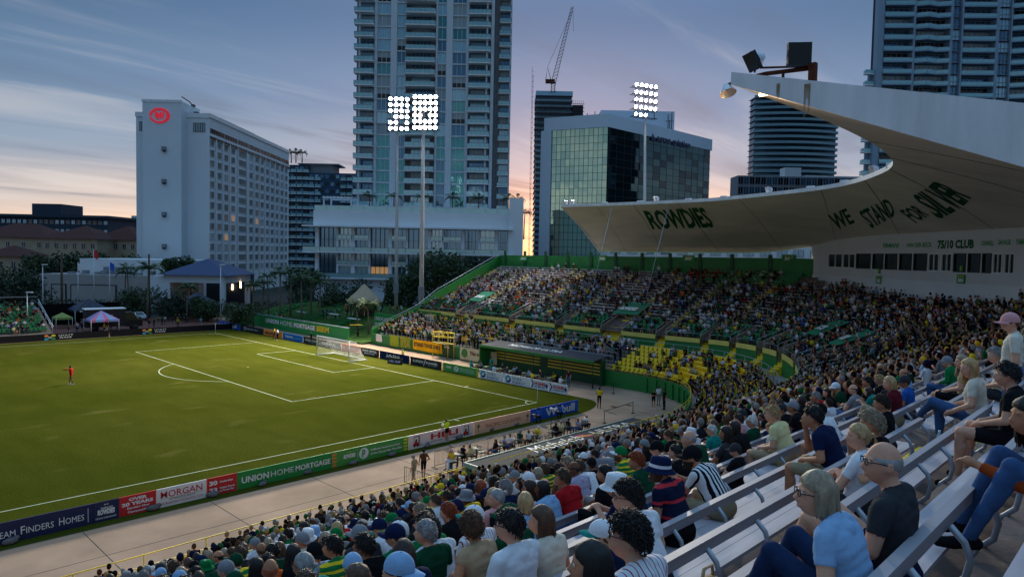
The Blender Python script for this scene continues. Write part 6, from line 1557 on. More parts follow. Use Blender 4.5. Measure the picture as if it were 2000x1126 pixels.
def body(name, lean=.1, arms=('lap','lap'), legs='sit', hyaw=0., hpit=0., voxel=.0125, sleeve=.62, pants=.97, female=False, twist=0., bulk=1., armlen=0):
    """arms: (left, right) keys; +s is the figure's right side when it faces +Y"""
    V3 = Vector; LM = Matrix.Rotation(-lean, 3, 'X'); TM = Matrix.Rotation(twist, 3, 'Z')
    Pv = V3((0,0,.10)); up = lambda v: Pv+TM @ (LM @ (V3(v)-Pv))
    Nk = up((0,0,.565)); Hc = Nk+(TM @ LM @ V3((0,.04,.130)))+V3((0,0,.012)); Rm = Matrix.Rotation(hyaw, 3, 'Z') @ Matrix.Rotation(-hpit, 3, 'X')
    P = []      # (tag, a, b, ra, rb)
    sh = .160 if female else .185
    B_ = bulk
    def cap(tag, a, b_, ra, rb): P.append((tag, V3(a), V3(b_), ra, rb))
    cap('pants', (-.055,-.01,.095), (.055,-.01,.095), .118*B_, .118*B_)
    cap('shirt', up((-.045,.005,.20)), up((.045,.005,.20)), .112*B_, .112*B_); cap('shirt', up((-.05,.0,.32)), up((.05,.0,.32)), .112*(B_+1)/2, .112*(B_+1)/2)
    cap('shirt', up((-.075,-.005,.43)), up((.075,-.005,.43)), .105, .105); cap('shirt', up((-sh+.03,-.01,.52)), up((sh-.03,-.01,.52)), .060, .060); cap('shirt', up((-.095,-.012,.475)), up((.095,-.012,.475)), .088, .088); cap('shirt', up((-.05,.0,.26)), up((.05,.0,.26)), .112*B_, .112*B_); cap('shirt', up((-.06,0,.375)), up((.06,0,.375)), .108, .108); cap('shirt', up((-.09,-.02,.545)), up((.09,-.02,.545)), .048, .048)
    cap('shirt', up((0,-.02,.52)), up((0,-.01,.56)), .085, .06)
    if female: cap('shirt', up((-.06,.068,.39)), up((-.06,.074,.39)), .048, .046); cap('shirt', up((.06,.068,.39)), up((.06,.074,.39)), .048, .046)
    if B_ > 1.1: cap('shirt', up((0,.06,.22)), up((0,.06,.24)), .13*B_, .12*B_)
    cap('skin', up((0,-.005,.55)), Hc+Rm @ V3((0,-.018,-.05)), .052 if not female else .044, .050 if not female else .041)
    for s, key in ((-1, arms[0]), (1, arms[1])):
        S = up((s*sh,-.01,.515)); e, w_ = ARMS[key](s)
        lift = V3((0,0,0))
        if key in ('cross','phone','back','point','up','hips','cam','rest','side','down'): E, W = up(e), up(w_)
        elif key == 'chin': E = V3(e); W = Hc+V3((s*.03,.085,-.14))
        else: E, W = V3(e), V3(w_)
        if key == 'lap' and lean > .25: E = up(e)*.5+V3(e)*.5
        L1 = (E-S).length; E = S+(E-S)*min(1, .30/L1) if L1 > .30 else E
        L2 = (W-E).length; W = E+(W-E)*(.265/L2) if L2 > .265 else W
        cap('arm%d' % s, S, E, .054*(.94 if female else 1), .043); cap('fore%d' % s, E, W, .043, .027)
        d = (W-E).normalized(); sd = d.cross(V3((0,0,1))); sd = sd.normalized() if sd.length > .2 else V3((1,0,0)); dn = d.cross(sd).normalized()
        if dn.z > 0: dn = -dn
        cap('skin', W, W+d*.055, .027, .034); cap('skin', W+d*.03-sd*.014, W+d*.075-sd*.02, .020, .017); cap('skin', W+d*.03+sd*.014, W+d*.075+sd*.02, .020, .017)
        for i, ln in enumerate((.86,1.,.95,.78)):
            a = W+d*.078+sd*(.031-.0205*i); m_ = a+(d*.85+dn*.45)*.036*ln; t_ = m_+(d*.35+dn*.9)*.032*ln
            cap('skin', a, m_, .0098, .0090); cap('skin', m_, t_, .0088, .0074)
        a = W+d*.025+sd*.030*(-s if key != 'x' else 1); m_ = a+(d*.7+sd*(-s)*.7+dn*.25)*.036; cap('skin', a, m_, .0125, .0110); cap('skin', m_, m_+(d*.9+dn*.4)*.028, .0105, .0085)
    for s in (-1, 1):
        Kn, An, toe = [V3(v) for v in LEGS[legs](s)]; Hp = V3((s*.09,0,.085))
        cap('thigh', Hp, Kn, .088*(B_*.5+.5), .058); cap('calf', Kn, An, .055, .037)
        if (Kn-An).length > .1: mid = Kn.lerp(An,.3)+V3((0,-.018,0)); cap('calf', mid, Kn.lerp(An,.55)+V3((0,-.01,0)), .050, .042)
        cap('shoe', An+V3((0,-.035,-.05)), An+V3(toe)*.55+V3((0,0,-.05)), .040, .040); cap('shoe', An+V3(toe)*.5+V3((0,0,-.055)), An+V3(toe)+V3((0,0,-.05)), .041, .034)
    b = MB()
    for tg, a, c, ra, rb in P:
        d = c-a
        if d.length < 1e-4: c = a+V3((0,0,.001)); d = c-a
        dn = d.normalized(); pts = []; rs = []; n_ = 5
        for i in range(n_): an = math.pi/2*(1-i/n_); pts.append(a-dn*ra*math.sin(an)); rs.append(max(.0006, ra*math.cos(an)))
        pts.append(a); rs.append(ra); pts.append(c); rs.append(rb)
        for i in range(1, n_+1): an = math.pi/2*i/n_; pts.append(c+dn*rb*math.sin(an)); rs.append(max(.0006, rb*math.cos(an)))
        b.tube(pts, rs, 12)
    head_mb(b, Hc, Rm)
    me0 = b.mesh('base', []); o = bpy.data.objects.new('base', me0); scn.collection.objects.link(o)
    md = o.modifiers.new('r', 'REMESH'); md.mode = 'VOXEL'; md.voxel_size = voxel
    ms = o.modifiers.new('s', 'SMOOTH'); ms.factor = .5; ms.iterations = 2 if voxel > .01 else 3
    dg_ = bpy.context.evaluated_depsgraph_get(); me = bpy.data.meshes.new_from_object(o.evaluated_get(dg_)); bpy.data.objects.remove(o); bpy.data.meshes.remove(me0)
    nf = len(me.polygons); ct = np.empty(nf*3); me.polygons.foreach_get('center', ct); ct = ct.reshape(-1, 3)
    best = np.full(nf, 1e9); mi = np.zeros(nf, int)
    for tg, a, c, ra, rb in P:
        a = np.array(a); d = np.array(c)-a; L2 = max(d @ d, 1e-9); t = np.clip((ct-a) @ d/L2, 0, 1)
        dist = np.linalg.norm(ct-a-t[:, None]*d, axis=1)-(ra+(rb-ra)*t)
        if tg == 'skin': v = np.zeros(nf, int)
        elif tg == 'shirt': v = np.full(nf, 1)
        elif tg[:3] == 'arm': v = np.where(t < sleeve, 1, 0)
        elif tg[:4] == 'fore': v = np.where(t < sleeve-1, 1, 0)
        elif tg == 'pants': v = np.full(nf, 2)
        elif tg == 'thigh': v = np.where(t < pants, 2, 0)
        elif tg == 'calf': v = np.where(t < pants-1+.0, 2, 0) if pants < 1.9 else np.full(nf, 2)
        else: v = np.full(nf, 3)
        w_ = dist < best; best[w_] = dist[w_]; mi[w_] = v[w_]
    hd = np.linalg.norm((ct-np.array(Hc))/np.array([.085,.105,.125]), axis=1) < 1.12; mi[hd & (ct[:, 2] > Hc.z-.13)] = 0
    me.materials.clear()
    for k in (SKIN[0], CL['white'], CL['jeans'], CL['black']): me.materials.append(k)
    nv = len(me.vertices); co = np.empty(nv*3); me.vertices.foreach_get('co', co); co = co.reshape(-1, 3); no = np.empty(nv*3); me.vertices.foreach_get('normal', no); no = no.reshape(-1, 3)
    lt = np.empty(nf, np.int32); me.polygons.foreach_get('loop_total', lt); lv = np.empty(int(lt.sum()), np.int32); me.loops.foreach_get('vertex_index', lv)
    fm = np.repeat(mi, lt); cl = np.zeros(nv); cn = np.zeros(nv); np.add.at(cl, lv, (fm == 1)+(fm == 2)*.8); np.add.at(cn, lv, 1); cl /= np.maximum(cn, 1)
    X1, Y1_, Z1_ = co.T; ph = len(name)+lean*7+hyaw*3
    fold = np.sin(26*Z1_+3.2*np.sin(11*X1+ph)+5*Y1_)*np.sin(13*X1+4*np.sin(9*Z1_+ph)+2)+.6*np.sin(55*Z1_+20*Y1_+5*np.sin(17*X1+ph))*np.sin(30*X1+ph)
    fold = .08*fold+.8*np.sin(44*(Z1_+.35*Y1_)+7*np.sin(7*X1+ph)+3*np.sin(19*Y1_))*np.clip(np.sin(10*X1+5*Z1_+ph)+.3,0,1)
    co += no*(cl*(.006+.0026*fold))[:, None]; me.vertices.foreach_set('co', co.ravel())
    me.polygons.foreach_set('material_index', mi); me.polygons.foreach_set('use_smooth', np.ones(nf, bool)); me.name = name; me.update()
    return me, Hc, Rm
# hair and hats, centred on the head
def scalp(thick, amp=0., seed=0, line=.5, back=.62, n=30, m=20, wave=9, bald=False):
    r = random.Random(seed); ph = [r.uniform(0, 6) for _ in range(3)]; b = MB(); V = []; F = []
    for i in range(m+1):
        th = math.pi*i/m
        for k in range(n):
            p_ = 2*math.pi*k/n; d = Vector((math.sin(th)*math.cos(p_), math.sin(th)*math.sin(p_), math.cos(th)))
            s = max(0, -d.z); x, y, z = d.x*.077*(1-.25*s**1.2), d.y*.097*(1-.30*s if d.y < 0 else 1), d.z*.120
            h = line*d.y if d.y > 0 else back*d.y
            if abs(d.y) < .3: h -= .06
            mk = sm(d.z, h-.05, h+.12)*((1-sm(d.z, .25, .5)) if bald else 1); nz = amp*(math.sin(d.x*wave+ph[0])*math.cos(d.y*wave+ph[1])+math.sin(d.z*wave*1.3+ph[2])*.6)
            e = (thick*(1+.25*d.z)+nz)*mk-.010*(1-mk); q = Vector((x, y, z)); V.append(q+q.normalized()*e)
    for i in range(m):
        for k in range(n): a = i*n+k; c = i*n+(k+1) % n; F.append((a, a+n, c+n, c))
    b.add(V, F, 0, True); return b
def strands(b, n, drop, seed=0, rad=.006, front=.25, spread=.02, tie=None):
    r = random.Random(seed)
    for i in range(n):
        a = r.uniform(math.pi*.98, math.pi*2.02) if r.random() < .75 else r.choice([r.uniform(0,.35), r.uniform(math.pi-.35, math.pi)])
        th = r.uniform(.1, 1.45); d = Vector((math.sin(th)*math.cos(a), math.sin(th)*math.sin(a), math.cos(th))); pts = []
        p = Vector((d.x*.084, d.y*.104, d.z*.128)); pts.append(p.copy())
        out = Vector((math.cos(a), math.sin(a)*1.0, 0)); th2 = th
        while th2 < 1.6: th2 += .3; pts.append(Vector((math.sin(min(th2,1.6))*math.cos(a)*.090, math.sin(min(th2,1.6))*math.sin(a)*.110, math.cos(min(th2,1.6))*.128)))
        L_ = drop*r.uniform(.75, 1.08); q = pts[-1]
        if tie:
            T_ = Vector(tie); pts = pts[:2]+[pts[-1].lerp(T_,.6), T_+Vector((r.uniform(-.01,.01),0,0)), T_+Vector((r.uniform(-.02,.02),-.035,-.05)), T_+Vector((r.uniform(-.02,.02),-.02,-L_))]
        else:
            jx, jy = r.uniform(-spread, spread), r.uniform(-spread, spread)
            for s in (.25,.5,.75,1.): pts.append(Vector((q.x*(1-.12*s)+jx*s, q.y*(1-.1*s)-.02*s+jy*s, q.z-L_*s)))
        b.tube(pts, [rad]*(len(pts)-1)+[rad*.3], 4)
HAIR = {}
def mkhair():
    H0 = CL['black']
    def reg(k, b): HAIR[k] = b.mesh('hair', H0)
    def tufts(b, n, seed, ln=.032, line=.46, back=.5, rad=.0065, up_=.35, rx=.088, ry=.108, rz=.132):
        r = random.Random(seed)
        for i in range(n):
            a = r.uniform(0, 6.283); th = math.acos(r.uniform(-.35, 1)); d = Vector((math.sin(th)*math.cos(a), math.sin(th)*math.sin(a), math.cos(th)))
            if d.z < (line*d.y if d.y > 0 else back*d.y)+.02: continue
            p = Vector((d.x*rx, d.y*ry, d.z*rz)); c = Vector((0, -.25, .95)); g_ = (d*d.dot(c)-c).normalized()
            g_ = (g_+Vector((r.uniform(-.5,.5), r.uniform(-.3,.3), 0))+d*up_*r.uniform(.3,1.5)).normalized(); l_ = ln*r.uniform(.6,1.3)
            b.tube([p, p+g_*l_*.55+d*.004, p+g_*l_-d*.003], [rad, rad*.8, rad*.1], 4)
        return b
    for i in range(3): reg('short%d' % i, tufts(scalp(.010+.002*i, .0025, i, .50+.03*i, .50, wave=14+4*i), 420, i, .026+.006*i, .50, .5, rx=.084+.002*i, ry=.104+.002*i, rz=.128+.003*i))
    reg('fringe', tufts(scalp(.016, .005, 5, .36, .6, wave=10), 420, 9, .045, .34, .55, rx=.090, ry=.110, rz=.134)); reg('balding', scalp(.004, .001, 6, .2, .5, bald=True))
    b = scalp(.020, .004, 8, .46, .6)
    r = random.Random(3)
    for i in range(950):
        a = r.uniform(0, 6.283); th = math.acos(r.uniform(-.4, 1)); d = Vector((math.sin(th)*math.cos(a), math.sin(th)*math.sin(a), math.cos(th)))
        if d.z < (.42*d.y if d.y > 0 else .6*d.y): continue
        p = Vector((d.x*.104, d.y*.122, d.z*.146)); s = r.uniform(.004, .010); t1 = d.orthogonal().normalized(); t2 = d.cross(t1); a0 = r.uniform(0,6.28); c0 = p+d*r.uniform(-.010,.010); b.tube([c0+(t1*math.cos(a0+q*1.3)+t2*math.sin(a0+q*1.3))*s+d*(.004*q-.006) for q in range(5)], [.0035,.0042,.004,.003,.0008], 4)
    reg('curly', b)
    b = scalp(.016, .003, 9, .5, .8); strands(b, 230, .20, 1); reg('long', b)
    b = scalp(.016, .003, 10, .5, .8); strands(b, 200, .10, 2, spread=.012); reg('bob', b)
    b = scalp(.016, .004, 11, .5, .8); strands(b, 200, .26, 3, spread=.05, rad=.009); reg('wavy', b)
    b = scalp(.012, .002, 12, .5, .7); strands(b, 110, .16, 4, tie=(0,-.125,.03)); b.ell((0,-.125,.03), (.022,.022,.022), 8, 5); reg('ponytail', b)
    b = scalp(.012, .002, 13, .5, .7); b.ell((0,-.105,.075), (.04,.036,.036), 10, 7); reg('bun', b)
    b = scalp(.012, .002, 14, .5, .75); b.ell((0,-.02,.0), (.01,.01,.01), 5, 3); reg('capback', scalp(.008, .002, 14, -.2, .62))
    # caps: dome, brim, button
    def cap(fl=1):
        b = MB(); n, m = 28, 9; V = []; F = []
        for i in range(m+1):
            th = (math.pi/2+.12)*i/m
            for k in range(n):
                a = 2*math.pi*k/n; V.append((math.sin(th)*math.cos(a)*.093, math.sin(th)*math.sin(a)*.112, math.cos(th)*.112+.026))
        for i in range(m):
            for k in range(n): F.append((i*n+k, (i+1)*n+k, (i+1)*n+(k+1) % n, i*n+(k+1) % n))
        b.add(V, F, 0, True); K = 12; V = []; F = []
        for i in range(K+1):
            a = math.pi*(.14+.72*i/K); x, y = .094*math.cos(a), .113*math.sin(a); bl = math.sin(math.pi*i/K)**.6*.078
            for z in (.0, .006): V += [(x, fl*y, .012+z), (x*1.02, fl*(y+bl), .004+z-.02*abs(math.cos(a)))]
        for i in range(K):
            o = 4*i; F += [(o, o+4, o+5, o+1), (o+2, o+3, o+7, o+6), (o+1, o+5, o+7, o+3)]
        b.add(V, F, 1, False); b.ell((0,0,.138), (.009,.009,.006), 6, 4, mi=1); return b.mesh('cap', [CL['navy'], CL['navy']])
    HAIR['cap'] = cap(1); HAIR['capreverse'] = cap(-1)
    b = MB(); n = 28; prof = [(.004,.128),(.05,.126),(.088,.112),(.098,.06),(.103,.015),(.150,-.02),(.153,-.024),(.103,.005)]
    V = []; F = []
    for r_, z in prof:
        for k in range(n): a = 2*math.pi*k/n; V.append((r_*.93*math.cos(a), r_*1.1*math.sin(a), z))
    for i in range(len(prof)-1):
        for k in range(n): F.append((i*n+k, (i+1)*n+k, (i+1)*n+(k+1) % n, i*n+(k+1) % n))
    b.add(V, F, 0, True)
    V = []
    for r_, z in ((.1005,.05),(.104,.02)):
        for k in range(n): a = 2*math.pi*k/n; V.append((r_*.94*math.cos(a), r_*1.11*math.sin(a), z))
    b.add(V, [(k, n+k, n+(k+1) % n, (k+1) % n) for k in range(n)], 1, True); HAIR['bucket'] = b.mesh('bucket_hat', [CL['navy'], CL['white']])
    b = MB()
    for s in (-1, 1):
        c = Vector((s*.033,.106,.012)); b.tube([c+Vector((.024*math.cos(a), -.004*abs(math.cos(a)), .017*math.sin(a))) for a in np.linspace(0, 6.283, 13)], .0026, 5); b.tube([(s*.057,.102,.016),(s*.074,.05,.016),(s*.084,-.012,.006)], .0028, 5)
    b.tube([(-.010,.110,.016),(.010,.110,.016)], .0024, 5); HAIR['glasses'] = b.mesh('glasses', CL['black'])
    b = MB()
    for s in (-1, 1): b.ell((s*.031,.0855,.013), (.0135,.0085,.0085), 10, 6, mi=0); b.ell((s*.031,.0925,.013), (.0052,.0026,.0052), 8, 5, mi=1)
    HAIR['eyes'] = b.mesh('eye', [mat('eye_white', lin(210,205,200), rough=.3), CL['black']])
    b = MB(); n = 14; V = []; F = []
    for i in range(5):
        z = -.035-.022*i; 
        for k in range(n):
            a = math.pi*(-.05+1.1*k/(n-1)); sc = 1-.06*i; V.append((.078*sc*math.cos(a), .101*sc*max(-.2, math.sin(a))+.004*i, z-.012*math.sin(a)))
    F = [(i*n+k, i*n+k+1, (i+1)*n+k+1, (i+1)*n+k) for i in range(4) for k in range(n-1)]
    b.add(V, F, 0, True); b.ell((0,.083,-.10), (.035,.022,.022), 10, 6); HAIR['beard'] = b.mesh('beard', CL['black'])
mkhair()
PRO = {}
def proto(k, **kw): PRO[k] = body('person_body', **kw)
Y1 = R_(38)      # heads turned to their left, towards play
proto('a', lean=.10, arms=('lap','lap'), legs='sit', hyaw=Y1, hpit=-.1)
proto('b', lean=.62, arms=('knees','knees'), legs='wide', hyaw=R_(30), hpit=.0)
proto('c', lean=.42, arms=('lap','chin'), legs='wide', hyaw=R_(30), hpit=-.1)
proto('d', lean=-.02, arms=('cross','cross'), legs='tuck', hyaw=Y1, hpit=-.05, female=True)
proto('e', lean=.12, arms=('rest','lap'), legs='crossleg', hyaw=R_(48), hpit=-.05, female=True, pants=2)
proto('f', lean=.2, arms=('phone','phone'), legs='sit', hyaw=R_(8), hpit=-.45, pants=2)
proto('g', lean=-.05, arms=('rest','rest'), legs='wide', hyaw=R_(15), hpit=-.1, bulk=1.18)
proto('h', lean=.3, arms=('lap','lap'), legs='wide', hyaw=R_(52), hpit=-.1, bulk=1.22)
proto('i', lean=.15, arms=('rest','lap'), legs='tuck', hyaw=R_(-20), female=True, sleeve=.25)
proto('j', lean=.2, arms=('lap','rest'), legs='sit', hyaw=R_(44), hpit=-.1, sleeve=1.8, pants=2)
proto('k', lean=.05, arms=('back','lap'), legs='wide', hyaw=R_(30), hpit=-.1)
proto('s1', lean=.0, arms=('down','down'), legs='stand', hyaw=R_(20), pants=2)
proto('s2', lean=.05, arms=('cross','cross'), legs='stand', hyaw=R_(-10), pants=2)
proto('s3', lean=.03, arms=('down','hips'), legs='stride', hyaw=R_(10), pants=.9)
proto('s4', lean=.1, arms=('phone','phone'), legs='stand', hyaw=0, hpit=-.3, female=True, pants=.6)
proto('s5', lean=.0, arms=('point','down'), legs='stride', hyaw=R_(40), pants=.95, sleeve=1.9)
proto('cr', lean=.35, arms=('cam','cam'), legs='crouch', hyaw=0, pants=2)
HEADC = {k: v[1] for k, v in PRO.items()}
person_n = 0
def person(pk, P, rz, shirt, pants, skin, hair, hcol, hat=None, hatcol=None, brim=None, label=None, sc=1., extra=(), group=None, shoes='black', dz=0.):
    global person_n
    me, Hc, Rm = PRO[pk] if isinstance(pk, str) else pk
    o = bpy.data.objects.new('person', me); scn.collection.objects.link(o); person_n += 1
    for i, m in enumerate((SKIN[skin], CL[shirt], CL[pants], CL[shoes])): o.material_slots[i].link = 'OBJECT'; o.material_slots[i].material = m
    o.location = Vector(P)+Vector((0,0,dz)); o.rotation_euler = (0,0,rz); o.scale = (sc,)*3
    MT = Matrix.Translation(Hc) @ Rm.to_4x4()
    def child(name, key, mats):
        c = bpy.data.objects.new(name, HAIR[key]); scn.collection.objects.link(c); c.parent = o; c.matrix_local = MT
        for i, m in enumerate(mats): c.material_slots[i].link = 'OBJECT'; c.material_slots[i].material = m
        return c
    if hat in ('cap','capreverse','bucket'):
        child('hat', hat, (CL[hatcol], CL[brim or hatcol]))
        if hair not in (None,'balding'): child('hair', 'capback' if hair[:5] in ('short','curly','fring') else hair if hair in ('ponytail',) else 'capback', (HC[hcol],))
        if hair in ('long','wavy'): c = child('hair', hair, (HC[hcol],)); c.matrix_local = MT @ Matrix.Translation((0,-.01,-.03)) @ Matrix.Scale(.93, 4)
    elif hair: child('hair', hair, (HC[hcol],))
    if 'glasses' in extra: child('glasses', 'glasses', (CL['charcoal'],))
    if 'eyes' in extra: child('eyes', 'eyes', (HAIR['eyes'].materials[0], CL['black']))
    if 'beard' in extra: child('beard', 'beard', (HC[hcol],))
    tag(o, label, 'person', group); return o
# ---- named people of the near stand
taken = []
def near_seat(px, py, krange=None, headh=.74, off=.24):
    best = None
    for k in (krange if krange is not None else range(0, 25)):
        n = NJ(24-k)-off; y = -47.5-n; d = sight(px, py); x = CO.x+d.x/d.y*(y+.05-CO.y); u = AL+2.5-x; z = T(NJ(24-k), u)+.45
        q = to_px((x, y+.05, z+headh)); e = abs(q[1]-py)
        if best is None or e < best[0]: best = (e, k, x, y, z, u)
    return best
HERO_M = dict(eyes=('eyes',), ge=('glasses','eyes'))
bald = body('person_body', lean=.06, arms=('lap','rest'), legs='kneesup', hyaw=R_(36), hpit=-.02, voxel=.0078, sleeve=.6, pants=.55)
gw = body('person_body', lean=.34, arms=('lap','lap'), legs='kneesup', hyaw=R_(38), hpit=-.05, voxel=.0078, female=True, pants=2, sleeve=.55)
hero = [
 # px, py, row, proto, scale, shirt, pants, skin, hair, haircolour, hat, hatcolour, brim, extra, label
 (1735,945,0,bald,1.06,'charcoal','navy',0,'balding','grey',None,None,None,('glasses','eyes'),'bald man with dark glasses and knees drawn up, in the foreground row'),
 (1664,1035,0,gw,1.0,'lightblue','darkjeans',0,'bob','ashblond',None,None,None,('glasses','eyes'),'woman with ash blond bob and clear glasses beside the bald man'),
 (1632,815,3,'c',1.1,'navy','khaki',1,'short1','black',None,None,None,('eyes',),'man in navy and white jersey leaning his chin on his hand'),
 (1672,838,3,'d',.96,'white','charcoal',0,'ponytail','blond',None,None,None,(),'blond woman with ponytail in white tee beside the jersey man'),
 (1706,815,3,'k',1.0,'black','charcoal',1,'curly','ashblond',None,None,None,(),'curly haired boy in black tee with one arm along the rail'),
 (1727,795,3,'a',.92,'black','charcoal',1,'curly','darkbrown',None,None,None,(),'dark haired boy in black beside the curly haired boy'),
 (1507,838,6,'a',.72,'white','white',0,'fringe','blond',None,None,None,('eyes',),'small blond child in white shirt sitting alone on the bench'),
 (1532,800,7,'h',1.12,'cream','tan',0,'short2','blond',None,None,None,(),'broad man in a pale yellow shirt behind the small child'),
 (1405,925,6,'b',1.04,'striped black and white','khaki',1,'short0','black','cap','black',None,('beard',),'man in black and white striped shirt and black cap bending forward'),
 (1318,912,6,'h',1.05,'navy and red hooped','black',1,'short0','brown','bucket','navy','white',('beard',),'man in a navy bucket hat with a white band'),
 (1262,935,6,'b',1.04,'navy','jeans',0,'short0','grey','bucket','white',None,(),'man in a white bucket hat and navy shirt'),
 (1262,992,5,'h',1.04,'white','charcoal',0,'curly','black',None,None,None,('glasses',),'man with curly black hair and glasses in white tee'),
 (1243,1045,4,'a',1.02,'red and white pinstriped','navy',0,'curly','black',None,None,None,('glasses','eyes'),'curly haired boy in red and white pinstriped jersey'),
 (1182,1035,5,'a',.84,'navy','navy',0,'short0','brown','cap','white','teal',('eyes',),'child in a white and teal cap and navy shirt'),
 (1068,1045,6,'e',1.0,'offwhite','jeans',0,'long','brown',None,None,None,(),'woman with long brown hair in a cream top'),
 (1148,1100,4,'d',1.0,'black','black',1,'long','black',None,None,None,('eyes',),'woman with long black hair at the bottom edge of the photo'),
 (1005,1090,6,'a',1.08,'white','charcoal',0,'short1','black',None,None,None,('glasses','eyes'),'dark haired man with black glasses at the bottom edge'),
 (932,1098,7,'i',1.05,'tan','jeans',1,'curly','brown',None,None,None,(),'woman with curly brown hair at the bottom edge'),
 (1002,1040,7,'a',1.02,'darkgreen','jeans',0,'short0','grey','cap','darkgreen',None,(),'man in a dark camouflage cap behind the glasses man'),
 (932,1003,8,'a',1.04,'red and white pinstriped','jeans',1,'short0','brown','cap','white','teal',('glasses',),'man in white and teal cap and red pinstriped jersey'),
 (1035,1012,8,'i',.98,'lightblue','jeans',0,'bob','blond',None,None,None,('glasses',),'blond woman in a pale blue top'),
 (1117,948,9,'h',1.04,'red','jeans',1,'short2','brown',None,None,None,(),'brown haired man in a red tee with a round print'),
 (1083,968,9,'c',.96,'lightblue','jeans',3,'long','black',None,None,None,(),'woman with long black hair in pale blue beside the red tee'),
 (1137,925,10,'h',1.05,'lavender','khaki',3,'balding','black',None,None,None,(),'man with shaved head in a lavender tee'),
 (1163,905,10,'b',1.06,'white','charcoal',0,'short1','brown',None,None,None,(),'man in a white shirt leaning forward'),
 (1235,882,10,'c',1.05,'green and yellow hooped','black',1,'short0','brown','cap','green','white',('beard',),'bearded man in green cap and hooped green jersey'),
 (1288,878,9,'a',1.04,'white','charcoal',0,'short0','black','cap','black',None,(),'man in black cap and white shirt'),
 (1262,905,8,'h',1.0,'darkgreen','jeans',1,'curly','red',None,None,None,(),'curly auburn haired man in dark green'),
 (1375,862,8,'c',1.08,'darkgreen','khaki',0,'balding','grey',None,None,None,(),'bald man in a dark green tee'),
 (1415,852,8,'d',1.0,'charcoal','black',2,'wavy','black',None,None,None,(),'woman with wavy black hair in a dark patterned top'),
 (1458,838,8,'c',.98,'black','jeans',2,'long','black',None,None,None,(),'woman in black resting her head on her hand'),
 (1905,722,3,'e',1.12,'offwhite','jeans',0,'long','blond',None,None,None,('eyes',),'blond woman with long hair and crossed legs in blue jeans'),
 (1885,715,4,'a',1.08,'tan','black',0,'wavy','ashblond',None,None,None,(),'woman with wavy hair beside the blond woman in jeans'),
 (1968,718,3,'h',1.1,'offwhite','charcoal',0,'short2','grey',None,None,None,('eyes',),'grey haired man at the right edge'),
 (1752,722,5,'d',.9,'green','jeans',1,'bob','black',None,None,None,(),'child in a green shirt on the bench behind the curly boy'),
 (1772,738,5,'a',.95,'blue','charcoal',2,'short0','black','cap','charcoal',None,(),'boy in a dark cap and bright blue hoodie'),
 (835,1035,9,'a',1.08,'green','charcoal',0,'short2','black',None,None,None,('glasses','beard'),'man with glasses and a green shirt left of the centre'),
 (797,1048,9,'h',1.04,'lightblue','jeans',0,'short0','grey','cap','white','green',(),'man in a white mesh cap and pale blue shirt'),
 (777,1072,9,'a',1.05,'green','jeans',0,'short0','brown','cap','navy',None,(),'person in a navy cap and green shirt'),
 (866,1078,8,'c',1.05,'white','jeans',3,'curly','black',None,None,None,(),'person with a black afro in white tee'),
 (838,1096,8,'a',1.06,'darkgreen','khaki',0,'short0','grey',None,None,None,('eyes',),'grey haired man with close cropped hair at the bottom edge'),
 (897,1000,10,'c',1.0,'black','jeans',0,'curly','red',None,None,None,(),'woman with curly red hair in a black top'),
 (716,1098,9,'a',1.05,'black','jeans',2,'short2','black',None,None,None,(),'dark haired man in black at the bottom edge left of the afro'),
 (666,1092,10,'h',1.05,'green and yellow hooped','jeans',1,'short2','black',None,None,None,(),'man with a green and yellow scarf'),
 (612,1088,11,'g',1.05,'lightblue','khaki',0,'short0','black','capreverse','black',None,('beard',),'man in a bright blue printed shirt and black headwear'),
 (968,985,10,'a',1.04,'pink','khaki',0,'bob','blond',None,None,None,(),'person with light wavy hair in a pink shirt'),
 (1032,962,10,'d',1.02,'white','jeans',1,'wavy','darkbrown',None,None,None,('glasses',),'woman with wavy dark hair in a white tee'),
 (868,930,14,'h',1.02,'lime','charcoal',0,'short0','grey','cap','yellow',None,(),'person in a lime green top and yellow cap'),
 (900,948,13,'b',1.0,'navy','charcoal',3,'balding','black',None,None,None,(),'bald man in dark purple leaning forward'),
 (1330,1060,None,None,0,'','',0,'','',None,None,None,(),'')][:-1]
for h in hero:
    px, py, k, pk, sc, shirt, pants, skin, hair, hcol, hat, hatc, brim, ex, lab = h
    rows = [k] if k == 0 else range(max(1, (k or 8)-3), (k or 8)+5)
    e, kk, x, y, z, u = near_seat(px, py, rows, .74*sc, .24 if k != 0 else .16)
    person(pk, (x, y, z), R_(0), shirt, pants, skin, hair, hcol, hat, hatc, brim, lab, sc, ex, shoes='charcoal')
    taken.append((x, y, z))
# figures mostly outside the right edge: legs and arms reach into the picture
k1 = body('person_body', lean=.1, arms=('lap','lap'), legs='wide', hyaw=R_(20), voxel=.010, bulk=1.1, pants=.75)
e_, kk, x, y, z, u = near_seat(1978, 760, [0], .74); person(k1, (x, y, z), 0, 'black', 'black', 0, 'short2', 'black', None, None, None, 'man in black tee and black shorts at the right edge', 1.08, ('eyes',)); taken.append((x,y,z))
k2 = body('person_body', lean=.45, arms=('knees','lap'), legs='kneesup', hyaw=R_(20), voxel=.010, sleeve=1.9, pants=2)
x = CO.x+5.75; y = CO.y+.42; z = T(NJ(24), AL+40)+.50
person(k2, (x, y, z+.22), R_(20), 'rust', 'jeans', 1, 'long', 'black', None, None, None, 'person in rust coloured sleeves and jeans cut off by the right edge', 1.05); taken.append((x,y,z))
e_, kk, x, y, z, u = near_seat(1980, 905, [5,6,7], .74)
st_ = body('person_body', lean=.0, arms=('down','down'), legs='stand', hyaw=R_(25), voxel=.010, pants=2)
